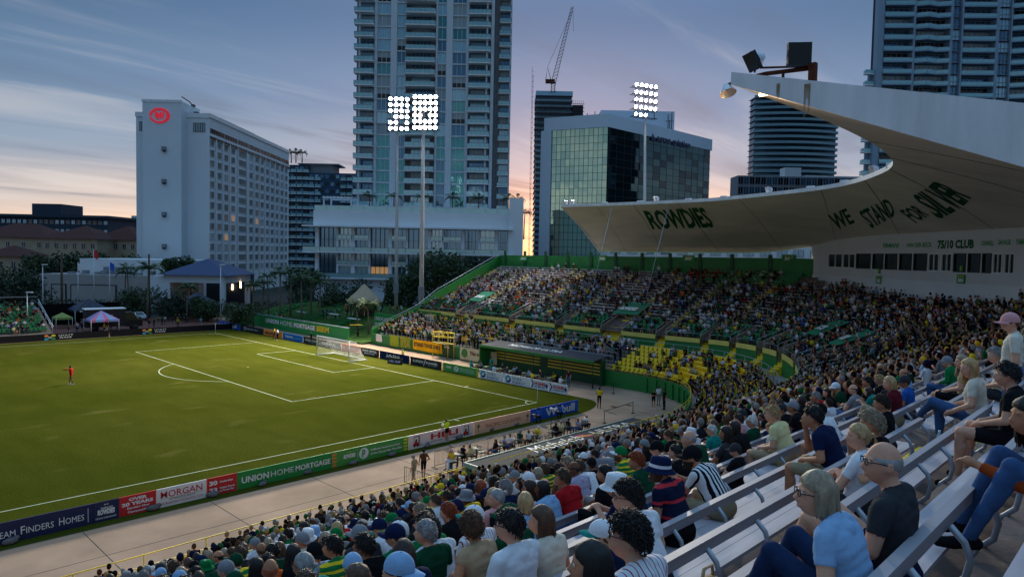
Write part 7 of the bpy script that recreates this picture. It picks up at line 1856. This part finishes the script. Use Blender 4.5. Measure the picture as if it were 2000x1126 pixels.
d = sight(1980, 640); y = CO.y+1.62; x = CO.x+d.x/d.y*1.62; z = T(NJ(24), AL+30)+.89
q = to_px((x,y,z+.72)); person(st_, (x, y, z), R_(10), 'offwhite', 'jeans', 0, 'short0', 'brown', 'cap', 'pink', None, 'man standing in a pale grey tee and pink cap at the right edge', 1.03, ('eyes',)); taken.append((x,y,z-.4))
print('standing man at', q)
for i, (px, py, kk, lab) in enumerate(((1590,940,2,'clear water bottle on the bench beside the jersey man'),(1355,1010,4,'clear water bottle on the empty bench in the foreground'),(1835,875,1,'clear water bottle on the bench by the right edge'))):
    e_, k_, x, y, z, u = near_seat(px, py, [kk], .05); b = MB(); b.lathe([(.001,0),(.032,0),(.033,.13),(.028,.16),(.013,.19),(.013,.205)], (0,0,0), (0,0,1), 12); b.lathe([(.015,.2),(.015,.22),(.001,.221)], (0,0,0), (0,0,1), 10, 1)
    tag(b.build('water_bottle', [M_['rail_glass'], M_['white_paint']], None, (x, y+.06, z)), lab, 'bottle', 'water bottles on the benches')
for i, (px, py, kk, c, lab) in enumerate(((1545,890,5,'navy','dark blue bag on the bench in front of the child'),(1690,905,2,'charcoal','dark rucksack on the floor near the aisle'),(1375,1080,1,'tan','tan tote bag on the foreground bench'))):
    e_, k_, x, y, z, u = near_seat(px, py, [kk], .12); b = MB(); b.ell((0,0,.13), (.19,.11,.15), 12, 8); b.tube([(-.08,0,.24),(-.05,0,.34),(.05,0,.34),(.08,0,.24)], .012, 5); tag(b.build('bag', CL[c], None, (x, y+.02, z)), lab, 'bag')
b = MB()
for i in range(26):      # programmes and napkins dropped under the seats
    k_ = int(RNG.integers(0, 8)); x = RNG.uniform(-46, -30); n = NJ(24-k_)-RNG.uniform(.5,.7); z = T(NJ(24-k_), AL+40)+.012; a = RNG.uniform(0,3); c_, s_ = .07*math.cos(a), .07*math.sin(a); y = -47.5-n
    b.add([(x-c_,y-s_,z),(x+s_,y-c_,z),(x+c_,y+s_,z+.01),(x-s_,y+c_,z+.004)], [(0,1,2,3)], i % 2)
tag(b.build('litter', [M_['yellow_paint'], M_['paper_white']]), 'scraps of paper lying under the foreground benches', 'litter', kind='stuff')
# ---- everybody on the pitch side
def stander(px, py, pk, rz, shirt, pants, skin, hair, hcol, lab, hat=None, hatc=None, z=0., sc=1., shoes='black', ex=(), grp=None):
    p = at_z(px, py, z); lift = .93 if pk != 'cr' else .42
    return person(pk, (p.x, p.y, z+lift*sc-.0), rz, shirt, pants, skin, hair, hcol, hat, hatc, None, lab, sc, ex, grp, shoes)
kp = body('person_body', lean=.05, arms=('point','down'), legs='stride', hyaw=R_(60), pants=.55, sleeve=1.9)
o = stander(139, 750, kp, R_(50), 'red', 'red', 3, 'short0', 'black', 'goalkeeper in red kit pointing with an outstretched arm on the pitch', shoes='white', sc=1.04)
o = stander(873, 862, 's4', R_(10), 'hivis', 'black', 0, 'ponytail', 'brown', 'ball girl in a bright yellow tee standing behind the HELI board', sc=.92, shoes='white')
b = MB(); b.ell((0,0,0), (.11,.11,.11), 14, 9); p = o.location; q = b.build('football', M_['paper_white'], None, (p.x-.12, p.y+.36, p.z+.33)); tag(q, 'white football held by the ball girl', 'ball')
stander(1053, 826, 'cr', R_(-30), 'blue', 'black', 1, 'short0', 'black', 'kneeling photographer in a blue bib, the left of two')
stander(1096, 818, 'cr', R_(-5), 'blue', 'black', 2, 'short0', 'black', 'photographer in a blue bib aiming a long lens over the board')
for (px, py) in ((1050,799),(1084,786)):
    p = at_z(px, py+14, 1.0); b = MB(); b.tube([(p.x,p.y,1.05),(p.x-.15,p.y+.42,1.08)], [.06,.085], 8); b.box(p.x-.08,p.x+.08,p.y-.12,p.y,.98,1.14); q = b.build('camera_lens', M_['black' if px < 1070 else 'paper_white']); tag(q, 'camera with %s lens held by the %s photographer' % (('black','kneeling') if px < 1070 else ('long white','right')), 'camera')
stander(1170, 796, 's2', R_(-60), 'yellow', 'black', 3, 'short0', 'black', 'steward in a yellow shirt standing alone on the concrete', sc=1.04)
stander(1276, 797, 's4', R_(120), 'black', 'black', 1, 'long', 'black', 'woman in black shorts by the curved green wall', sc=.95, shoes='white'); stander(1286, 791, 's1', R_(150), 'white', 'grey', 1, 'short1', 'black', 'man in a white and lime top by the curved green wall'); stander(1297, 799, 's1', R_(60), 'black', 'black', 2, 'short1', 'black', 'man dressed in black beside the end of the green wall', sc=1.05)
stander(808, 947, 's3', R_(20), 'khaki', 'khaki', 0, 'short0', 'grey', 'man in khaki standing at the green barrier'); stander(827, 934, 's3', R_(-30), 'brown', 'black', 1, 'short0', 'black', 'man in brown shirt and black cap by the bar tables', 'cap', 'black')
stander(880, 923, 's1', R_(80), 'pink', 'jeans', 0, 'short0', 'grey', 'man in a pale pink shirt standing at the bar tables')
stander(542, 664, 's1', R_(30), 'white', 'black', 1, 'short0', 'black', 'substitute in white behind the orange board', shoes='white')
stander(536, 662, 's3', R_(60), 'yellow', 'black', 3, 'short0', 'black', 'person in yellow bib beside the substitute in white')
stander(608, 672, 's1', R_(90), 'black', 'black', 2, 'short0', 'black', 'steward in black behind the net'); stander(699, 662, 's2', R_(100), 'black', 'black', 2, 'short0', 'black', 'steward in black at the foot of the steps')
stander(552, 0+668, 's4', R_(0), 'black', 'black', 1, 'long', 'black', 'person in black behind the blue board') if False else None
p = at_z(782, 700); person('a', (p.x+.4, p.y, .42), R_(90), 'hivis', 'black', 0, 'ponytail', 'blond', None, None, None, 'ball retriever in bright yellow sitting behind the navy board', .9)
p = at_z(646, 684); person('a', (6.3, p.y, .42), R_(90), 'hivis', 'black', 0, 'short0', 'blond', None, None, None, 'photographer in a bright yellow top behind the goal', .95)
hs_ = [('yellow','white','white'),('black','darkbrown','black'),('cream','grey','khaki'),('black','darkbrown','jeans'),('lavender','grey','jeans'),('white','brown','navy'),('darkgreen','grey','khaki'),('white','ashblond','black')]
def stool(lab, x, y, rz, m='black'):
    t = thing('bar_stool', lab, 'stool', (x,y,0), rz, 'bar stools by the dark dugout roof'); b = MB(); b.box(-.2,.2,-.2,.2,.70,.75); b.build('seat', M_[m], t)
    b = MB()
    for i in range(4): b.box(-.2,.2,-.215,-.195,.86+i*.09,.9+i*.09)
    b.box(-.21,-.18,-.22,-.19,.75,1.22); b.box(.18,.21,-.22,-.19,.75,1.22); b.build('backrest', M_[m], t)
    for sx in (-1,1):
        for sy in (-1,1): b = MB(); b.tube([(sx*.17,sy*.17,.7),(sx*.2,sy*.2,0)], .018, 5); b.build('leg', M_[m], t)
def bartable(lab, x, y, h=1.05, m='black', grp='bar tables by the dark dugout roof'):
    t = thing('bar_table', lab, 'table', (x,y,0), 0, grp); b = MB(); b.lathe([(.02,h-.03),(.4,h-.03),(.4,h),(.02,h)], (0,0,0), (0,0,1), 16); b.build('tabletop', M_[m], t)
    b = MB(); b.tube([(0,0,0),(0,0,h-.03)], .035, 8); b.build('leg', M_[m], t); b = MB(); b.lathe([(.02,.03),(.28,.02),(.28,0)], (0,0,0), (0,0,1), 14); b.build('foot', M_[m], t)
ti = 0
for i, x in enumerate(np.arange(-18.9, -5.5, 1.75)):
    y = -44.7+.2*math.sin(i*2.3); bartable('black bar table on the walk, %s from the left' % ordn[i], x, y-.3)
    for s in (-1, 1):
        xx = x+s*.55; yy = y-.3+.15*s; stool('black bar stool %s of the %s bar table' % ('left' if s < 0 else 'right', ordn[i]), xx, yy, R_(90)*-s)
        if (i*2+(s > 0)) in (3, 10): continue
        c = hs_[ti % 8]; ti += 1
        person(('a','f','i','j','g','d')[ti % 6], (xx, yy, .75), R_(-90*s)+RNG.uniform(-.3,.3), c[0], c[2], int(RNG.integers(4)), ('short0','short1','bob','long','balding','short2')[(ti*5) % 6], c[1], None, None, None, 'person in %s on a stool, %s of the %s bar table' % (c[0], 'left' if s < 0 else 'right', ordn[i]), .98, (), 'people at the bar tables')
# barrier, crowd fences and belt posts on the walk
def barrier(lab, P, Q, m, n=14, h=1.05, grp='metal barriers on the walk'):
    t = thing('barrier', lab, 'barrier', (0,0,0), 0, grp); P, Q = Vector(P), Vector(Q); b = MB(); b.tube([P, P+UPV*h, Q+UPV*h, Q], .022, 5); b.tube([P+UPV*.15, Q+UPV*.15], .018, 5); b.build('frame', m, t)
    b = MB()
    for i in range(1, n): p = P.lerp(Q, i/n); b.tube([p+UPV*.15, p+UPV*h], .009, 4)
    tag(b.build('bar', m, t), kind='stuff'); b = MB(); nn_ = (Q-P).cross(UPV).normalized()*.3
    for q in (P, Q): b.tube([q-nn_, q+UPV*.06, q+nn_], .02, 5)
    b.build('foot', m, t)
a = at_z(790,945); c = at_z(838,944); barrier('green barrier beside the man in khaki', (a.x,a.y,0), (a.x+.1,a.y-2.2,0), M_['green_dark']); barrier('green barrier at the end of the bar tables', (a.x+.3,a.y-2.3,0), (a.x+2.4,a.y-2.2,0), M_['green_dark'])
for i in range(6):
    x = -19.5+i*2.35; barrier('black crowd fence on the walk, %s from the left' % ordn[i], (x,-43.55,0), (x+2.25,-43.55,0), M_['black'], 22)
def belt(lab, P, Q):
    t = thing('belt_barrier', lab, 'barrier', (0,0,0), 0, 'black belt barriers'); 
    for p in (P, Q): b = MB(); p = Vector(p); b.tube([p, p+UPV*1.0], .03, 6); b.lathe([(.17,0),(.17,.03),(.02,.04)], p, (0,0,1), 12); b.build('post', M_['black'], t)
    b = MB(); P, Q = Vector(P)+UPV*.92, Vector(Q)+UPV*.92; b.add([P, Q, Q+UPV*.05, P+UPV*.05, P+Vector((.01,.01,0)), Q+Vector((.01,.01,0))], [(0,1,2,3)]); b.obox(P, Q-P, (.01,.01,0), (0,0,.05)); b.build('belt', M_['black'], t)
g = lambda px, py: tuple(at_z(px, py))
belt('belt barrier behind the blue photographers board', g(1076,842), g(1113,850)); belt('belt barrier at the end of the dark dugout roof', g(1180,825), g(1236,806)); belt('belt barrier near the green wall', g(1158,758), g(1198,768)); belt('belt barrier at the dugout steps', g(1158,758), g(1113,740))
b = MB(); p = at_z(1205,792); b.box(p.x-.7,p.x-.3,p.y-.2,p.y+.25,-.0115,.004); b.box(p.x+.9,p.x+1.3,p.y-.8,p.y-.35,-.0115,.004); o = b.build('drain_cover', M_['rust']); o['kind'] = 'structure'
# tables between the far boards and the far dugout
for i, y in enumerate(np.arange(-18.4, -33, -1.9)):
    bartable('low table between the boards and the far dugout, %s from the left' % ordn[i], 7.4, y, .78, 'green_dark', 'low tables before the far dugout')
    for j, (dx, dy, a) in enumerate(((-.7,0,-90),(.75,.1,90),(.1,-.75,0))):
        if (i*3+j) % 5 == 3: continue
        c = ['teal','white','black','navy','grey','yellow','lightblue','green','maroon','charcoal'][(i*3+j*7) % 10]
        if j == 1 and i % 3 == 1: stander_p = (7.4+dx, y+dy, .93); person('s1', stander_p, R_(90), c, 'jeans', int(RNG.integers(4)), 'short0', 'darkbrown', None, None, None, 'person in %s standing at the %s low table' % (c, ordn[i]), 1., (), 'people before the far dugout')
        else: person(('a','f','g')[(i+j) % 3], (7.4+dx, y+dy, .45), R_(a), c, ('jeans','khaki','black')[(i+j) % 3], int(RNG.integers(4)), ('short0','long','short1','bob')[(i*2+j) % 4], ('brown','black','darkbrown','blond')[(i+2*j) % 4], None, None, None, 'person in %s seated %s the %s low table' % (c, ('before','behind','beside')[j], ordn[i]), 1., (), 'people before the far dugout')
        if not (j == 1 and i % 3 == 1):
            b = MB(); b.box(-.21,.21,-.21,.21,.40,.44); [b.tube([(sx*.18,sy*.18,0),(sx*.18,sy*.18,.4)], .015, 4) for sx in (-1,1) for sy in (-1,1)]; q = b.build('stool', M_['green_dark'], None, (7.4+dx, y+dy, 0)); tag(q, 'low green stool %s the %s low table' % (('before','behind','beside')[j], ordn[i]), 'stool', 'low green stools')
# banners and flags of the supporters
def cloth(lab, name, P, right, w_, h, m, items=(), wav=.06):
    P = Vector(P); right = Vector(right).normalized(); nr = right.cross(UPV); b = MB(); nx, ny = 14, 5; V = []
    for i in range(nx+1):
        for j in range(ny+1): V.append(P+right*(w_*i/nx)+UPV*(h*j/ny-.06*math.sin(math.pi*i/nx)*(1-j/ny))+nr*(wav*math.sin(i*1.7+j*.6)+.02))
    b.add(V, [(i*(ny+1)+j, (i+1)*(ny+1)+j, (i+1)*(ny+1)+j+1, i*(ny+1)+j+1) for i in range(nx) for j in range(ny)], 0, True)
    V2 = [Vector(v)-nr*.01 for v in V]; o = b.build(name, m); tag(o, lab, 'banner', 'supporters banners on the green wall')
    for (s, x, y, ww, hh, mm, bo) in items: lettering(s, mm, o, P+right*x*w_+UPV*y*h+nr*(wav+.03), right, UPV, ww*w_, hh*h, bo, .012)
bnx = 11.78
cloth('yellow banner reading STAND TOGETHER on the green wall','banner',(bnx,-1.3,.35),RY,6.0,1.35,M_['orange'] if False else mat('banner_yellow', lin(244,178,20), rough=.8),(('STAND TOGETHER',.03,.34,.93,.4,M_['black'],.03),))
cloth('green and yellow patterned flag left of the yellow banner','flag',(bnx,1.6,.35),RY,2.2,1.5,CL['green and yellow hooped'])
cloth('lime flag hanging on the green wall','flag',(bnx,4.0,.3),RY,2.0,1.5,mat('lime_flag', lin(150,170,50), rough=.8)); cloth('white cloth hanging at the left of the green wall','flag',(bnx,7.4,.6),RY,1.4,1.0,M_['white_paint'])
cloth('dark green flag with a pale figure right of the yellow banner','flag',(bnx,-7.5,.1),RY,2.0,1.9,M_['green_dark'],(('USL',.2,.6,.5,.2,W_,.03),))
cloth('long cream banner with brown script left of the far dugout','banner',(bnx-.4,-11.3,.25),RY,6.6,1.5,mat('banner_cream', lin(196,184,154), rough=.85),(('This is our Bay',.28,.35,.6,.4,M_['rust'],.03),))
b = MB(); b.prism([(bnx-.5,-11.5-0,.5)]+[(bnx-.5,-12.2+.55*math.cos(a),1.05+.55*math.sin(a)) for a in np.linspace(0,6.28,14)][:0]+[(bnx-.5,-12.2+.55*math.cos(a),1.05+.55*math.sin(a)) for a in np.linspace(.2,6.0,14)], (.02,0,0)); o = b.build('round_emblem', M_['green_paint']); tag(o, 'round green emblem on the cream banner', 'emblem')
t = thing('scaffold_platform', 'yellow drummer platform beside the yellow banner', 'platform', (11.2,-8.2,0)); b = MB()
for x in (-.5,.5):
    for y in (-1.5,1.5): b.tube([(x,y,0),(x,y,3.4)], .05, 5)
for z in (1.9,2.7,3.3): b.tube([(-.5,-1.5,z),(.5,-1.5,z),(.5,1.5,z),(-.5,1.5,z),(-.5,-1.5,z)], .045, 5)
b.build('frame', M_['yellow_paint'], t); b = MB(); b.box(-.5,.5,-1.5,1.5,1.8,1.88); b.build('deck', M_['dark_metal'], t)
# green covers over the ramps of the upper tier
for i, (g_, lb_) in enumerate(((gaps[0],'at the left end'),(gaps[4],'in the middle'),(gaps[9],'in the curve'),(gaps[10],'in the curve, nearer'))):
    a, c = g_; n0, n1 = 11.2, 14.2; b = MB(); b.hexa([bowl(a-.3,n0,T(n0,a)+1.1), bowl(c+.3,n0,T(n0,c)+1.1), bowl(c+.3,n1,T(n1,c)+1.15), bowl(a-.3,n1,T(n1,a)+1.15)]+[q+UPV*.06 for q in (bowl(a-.3,n0,T(n0,a)+1.1), bowl(c+.3,n0,T(n0,c)+1.1), bowl(c+.3,n1,T(n1,c)+1.15), bowl(a-.3,n1,T(n1,a)+1.15))])
    o = b.build('ramp_cover', mat('cover_green', lin(24,118,84), rough=.7)); tag(o, 'green cloth cover with pale crest over the ramp %s' % lb_, 'canopy', 'green ramp covers')
    P0 = bowl(a+.2,n0+.6,T(n0+.6,a)+1.17+.03); r_ = (bowl(c,n0,0)-bowl(a,n0,0)).normalized(); up_ = (outw(a)+UPV*.42).normalized(); lettering('ROWDIES', W_, o, P0+UPV*.08, r_, up_, (bowl(c,n0,0)-bowl(a,n0,0)).length*.8, .9, .05, .05)
# ---- crowd: nearest and largest are individuals, the rest one mass
def tmpl(kind, seed):
    r = random.Random(seed); b = MB(); L_ = r.uniform(-.03, .3); st = kind == 'stand'; z0 = .93 if st else 0; up = lambda y, z: (y+(z-.1)*L_, z)
    pts = []; 
    for z, w_, d in ((.02,.17,.12),(.2,.15,.12),(.42,.19,.11),(.52,.17,.08),(.57,.06,.05)):
        y, zz = up(0, z); pts.append([(w_*math.cos(a), y+d*math.sin(a), zz+z0) for a in np.linspace(0, 2*math.pi, 7)[:-1]])
    V = [p for ring_ in pts for p in ring_]; b.add(V, [(i*6+k, i*6+(k+1) % 6, (i+1)*6+(k+1) % 6, (i+1)*6+k) for i in range(4) for k in range(6)], 1)
    hy, hz_ = up(.03, .70); hz_ += z0; b.ell((0,hy,hz_), (.078,.098,.12), 7, 5, mi=0); b.ell((0,hy-.022,hz_+.028), (.088,.098,.112), 7, 5, mi=4)
    for s in (-1, 1):
        sy, sz = up(0,.50); e = (s*.25,.06+L_*.2,.28+z0); w2 = (s*.09,.30,.20+z0) if r.random() < .7 else (s*.06,.32,.42+z0)
        if st and r.random() < .5: w2 = (s*.22,.1,.05+z0)
        b.tube([(s*.19,sy,sz+z0), e], [.055,.045], 4, mi=1, cap=False); b.tube([e, w2], [.04,.03], 4, mi=0)
        if st: b.tube([(s*.09,0,.95), (s*.1,.03,.5)], [.085,.06], 4, mi=2, cap=False); b.tube([(s*.1,.03,.5), (s*.1,0,.02)], [.055,.04], 4, mi=3 if r.random() < .5 else 2)
        else: b.tube([(s*.09,0,.08), (s*.14,.45,.10)], [.085,.06], 4, mi=2, cap=True); b.tube([(s*.14,.45,.10), (s*.13,.42,-.42)], [.055,.04], 4, mi=2 if r.random() < .45 else 0)
    V = np.array(b.v); T_ = []; Mi = []
    for f, m in zip(b.f, b.m):
        for i in range(1, len(f)-1): T_.append((f[0], f[i], f[i+1])); Mi.append(m)
    return V, np.array(T_), np.array(Mi)
TS = {('sit', i): tmpl('sit', i) for i in range(6)}; TS.update({('stand', i): tmpl('stand', i+20) for i in range(5)})
shirts = ['white']*10+['black']*13+['navy']*5+['charcoal']*4+['grey']*4+['green']*5+['darkgreen']*5+['yellow']*1+['lightblue']*3+['blue']*2+['red']*2+['maroon']*1+['teal']*2+['pink','lavender','orange','offwhite','offwhite','tan','cream','green and yellow hooped','green and yellow hooped','khaki']
colr = dict(white=(200,202,208), offwhite=(190,184,168), black=(26,26,30), charcoal=(52,54,60), navy=(24,34,66), blue=(36,84,164), lightblue=(126,160,196), teal=(22,128,120), green=(16,112,62), darkgreen=(20,66,46), yellow=(216,178,40), orange=(206,96,44), red=(166,30,36), maroon=(92,26,38), pink=(200,140,142), lavender=(158,150,174), grey=(118,120,126), tan=(162,138,108), khaki=(140,128,102), jeans=(58,76,108), cream=(204,192,140))
colr['green and yellow hooped'] = (70,104,40)
for k_ in colr: colr[k_] = tuple(int(min(255, v*1.03 if sum(colr[k_]) > 330 else v*.85)) for v in colr[k_])
skl = [lin(196,142,116), lin(176,120,92), lin(150,100,76), lin(104,66,48), lin(66,42,32)]
hrl = [lin(24,20,20), lin(44,32,26), lin(76,54,40), lin(150,122,86), lin(130,128,128), lin(24,20,20)]
def nz(u, n): return .5+.5*math.sin(u*.55+math.sin(n*.7)*2)*math.cos(n*.6+u*.23)
cand = []
for oc in occ:
    u, n, z, kind = oc[:4]; st = kind == 'stand'
    if kind == 'left': P = Vector((u, n, z)); rz = math.pi; dens = .5
    else: P = bowl(u, n, z); rz = face_rz(u)
    q = to_px(P+Vector((0,0,.5)))
    if not (-25 < q[0] < 2025 and 0 < q[1] < 1190): continue
    if kind == 'green': dens = .38+.3*nz(u, n)
    elif kind == 'bench':
        h = (n-12)/14
        dens = (.12+.85*nz(u*.8, n*.8))*(1-.92*sm(h, .42, .85)*(1-sm(u, -34, -12)))
        if u > -12: dens = max(dens, .62)
        if u > 8: dens = .88
    elif kind == 'yellow': dens = (.10+.42*nz(u*1.3, n))*(1-sm(u, 9, 18))+.8*sm(u, 10, 20)
    elif kind == 'nearyellow': dens = (.5 if n < 1.2 else .8)*(.35+.85*nz(u*.9, n*.3))
    elif kind == 'stand2': dens = .6
    elif st: dens = .93
    elif kind == 'near':
        k = oc[4]; dens = .86
        if k < 3: dens = 0
        elif k < 6: dens = (.12 if k < 5 else .45) if q[0] > 900 else .75
        elif k < 9 and q[0] > 1180: dens = .62 if q[0] < 1650 else .72
        if k >= 17 and q[0] > 1400: dens = .9
        if any(abs(P.x-t_[0]) < .62 and abs(P.y-t_[1]) < .5 for t_ in taken): dens = 0
        # knees and heads of the next row must not crowd the named people
    if RNG.random() > dens: continue
    P = P+Vector((RNG.uniform(-.05,.05), RNG.uniform(-.05,.05), 0)); cand.append((q[2], P, rz, kind, q, oc))
cand.sort(key=lambda c: c[0])
NI = 296-person_n; ind = [c for c in cand if c[3] in ('near','nearyellow')][:max(0, NI)]; ids = set(map(id, ind)); far = [c for c in cand if id(c) not in ids]
wd = {'striped black and white': 'striped', 'green and yellow hooped': 'hooped green and yellow'}
rowcount = {}
def rowkey(c): return (round(c[1].y*2), )
rows_ = {}
for c in ind: rows_.setdefault((c[3], c[5][4] if c[3] == 'near' else round(c[5][1]/.85)), []).append(c)
for (kd, rk), L_ in rows_.items():
    L_.sort(key=lambda c: c[4][0])
    for i, c in enumerate(L_):
        sh = shirts[RNG.integers(len(shirts))]; hs2 = ['short0','short1','short2','curly','long','wavy','bob','ponytail','balding','bun','fringe'][RNG.choice(11, p=[.17,.16,.1,.08,.12,.07,.08,.06,.06,.04,.06])]
        hcl = ['black','darkbrown','brown','blond','ashblond','grey','white','red'][RNG.choice(8, p=[.27,.25,.17,.09,.06,.1,.03,.03])]; hat = hc2 = None
        if RNG.random() < .3: hat = ['cap','cap','cap','capreverse','bucket'][RNG.integers(5)]; hc2 = ['black','navy','green','white','white','darkgreen','charcoal','navy','lightblue','grey'][RNG.integers(10)]
        pk = list('abcdefghijk')[RNG.choice(11, p=[.18,.12,.1,.08,.08,.06,.1,.1,.06,.1,.02])]
        hn = ('%s %s' % (hc2, {'cap':'cap','capreverse':'backward cap','bucket':'bucket hat'}[hat])) if hat else ('bald head' if hs2 == 'balding' else '%s%s hair' % ({'long':'long ','wavy':'long wavy ','curly':'curly ','ponytail':'tied '}.get(hs2,'short ' if hs2[:5] == 'short' else ''), hc_name(hcl)))
        lab = '%s top, %s, %s from left, %s' % (wd.get(sh, sh), hn, ordn[min(i,29)], ('%s yellow row from the walk' % ['first','second','third','fourth','fifth','sixth','seventh'][min(6,max(0,rk-1))]) if kd == 'nearyellow' else '%s bench row' % ordn[min(29, 24-rk)])
        person(pk, c[1], c[2]+RNG.uniform(-.18,.18), sh, ['jeans','black','khaki','charcoal','navy','darkjeans','grey'][RNG.integers(7)], int(RNG.choice(5, p=[.4,.25,.17,.11,.07])), hs2, hcl, hat, hc2, None, lab, float(RNG.uniform(.93,1.06))*(.8 if RNG.random() < .07 else 1), ('glasses',) if RNG.random() < .12 else (), 'spectators seated in the near stand', dz=0)
# the rest of the crowd as one mass
VV = []; FF = []; CC = []; off = 0
def mass(lst):
    global off
    for d, P, rz, kind, q, oc in lst:
        V, T_, Mi = TS[('stand' if kind[:5] == 'stand' or (kind in ('bench','green') and RNG.random() < .03) else 'sit', int(RNG.integers(5)))]
        if kind in ('bench','green') and V[:,2].max() > 1.3: P = P-Vector((0,0,.43))
        s = RNG.uniform(.88, 1.08); a = rz+RNG.uniform(-.35, .35); ca, sa = math.cos(a), math.sin(a)
        W2 = np.stack([V[:,0]*ca-V[:,1]*sa, V[:,0]*sa+V[:,1]*ca, V[:,2]], 1)*s+np.array(P)
        VV.append(W2); FF.append(T_+off); off += len(V)
        sh = shirts[RNG.integers(len(shirts))]
        if kind == 'stand' and RNG.random() < .30: sh = ['green','yellow','green and yellow hooped','darkgreen'][RNG.integers(4)]
        if kind == 'bench' and n_red(oc): sh = 'red'
        c = [skl[RNG.choice(5, p=[.36,.25,.19,.12,.08])], lin(*colr[sh]), lin(*colr[['jeans','black','khaki','charcoal','navy'][RNG.integers(5)]]), (.5,.5,.5), hrl[RNG.integers(6)] if RNG.random() < .78 else lin(*colr[['white','green','black','navy','yellow'][RNG.integers(5)]])]
        CC.append(np.array(c)[Mi]*RNG.uniform(.8,1.1))
def n_red(oc): return -9 < oc[0] < -4 and oc[1] > 22 and RNG.random() < .6
extra_people = []
for (px, py, z) in ((756,720,2.9),):
    pass
for i in range(46):      # people in the plaza and on the berm
    if i < 26: x, y, z = RNG.uniform(-17.5,7), RNG.uniform(43.5,56), 0
    else: x = [12.9,17.6,25.5][i % 3]+RNG.uniform(-.6,.6); y = [42.5,30,19.5,38,28,21.5][i % 6]+RNG.uniform(-1.6,1.6); z = bermz(x,y)
    extra_people.append((0, Vector((x,y,z)), RNG.uniform(2.2,4.2) if i < 26 else 1.57, 'stand', (0,0,0), (0,0)))
for i in range(18): a = RNG.uniform(0,6.28); extra_people.append((0, Vector((HX+math.cos(a)*3, HY+math.sin(a)*3, 2.7)), RNG.uniform(0,6), 'stand', (0,0,0), (0,0)))
mass(far); mass(extra_people)
VV = np.concatenate(VV); FF = np.concatenate(FF); CC = np.concatenate(CC)
me = bpy.data.meshes.new('crowd'); me.vertices.add(len(VV)); me.vertices.foreach_set('co', VV.ravel()); me.loops.add(FF.size); me.loops.foreach_set('vertex_index', FF.ravel().astype(np.int32))
me.polygons.add(len(FF)); me.polygons.foreach_set('loop_start', np.arange(0, FF.size, 3, dtype=np.int32)); me.polygons.foreach_set('loop_total', np.full(len(FF), 3, dtype=np.int32)); me.polygons.foreach_set('use_smooth', np.ones(len(FF), bool))
me.update(calc_edges=True)
at = me.color_attributes.new('cloth_colour', 'FLOAT_COLOR', 'CORNER'); col = np.ones((FF.size, 4), np.float32); col[:, :3] = np.repeat(CC, 3, axis=0); at.data.foreach_set('color', col.ravel())
m = bpy.data.materials.new('crowd_cloth'); m.use_nodes = True; a = m.node_tree.nodes.new('ShaderNodeVertexColor'); a.layer_name = 'cloth_colour'; m.node_tree.links.new(a.outputs[0], m.node_tree.nodes['Principled BSDF'].inputs['Base Color']); m.node_tree.nodes['Principled BSDF'].inputs['Roughness'].default_value = .9; m.node_tree.nodes['Principled BSDF'].inputs['Specular IOR Level'].default_value = .05
me.materials.append(m); o = bpy.data.objects.new('crowd', me); scn.collection.objects.link(o); tag(o, 'distant crowd of seated and standing spectators filling the far stand and curve', 'crowd', kind='stuff')
print('people', person_n, 'crowd', len(far), 'tris', len(FF))
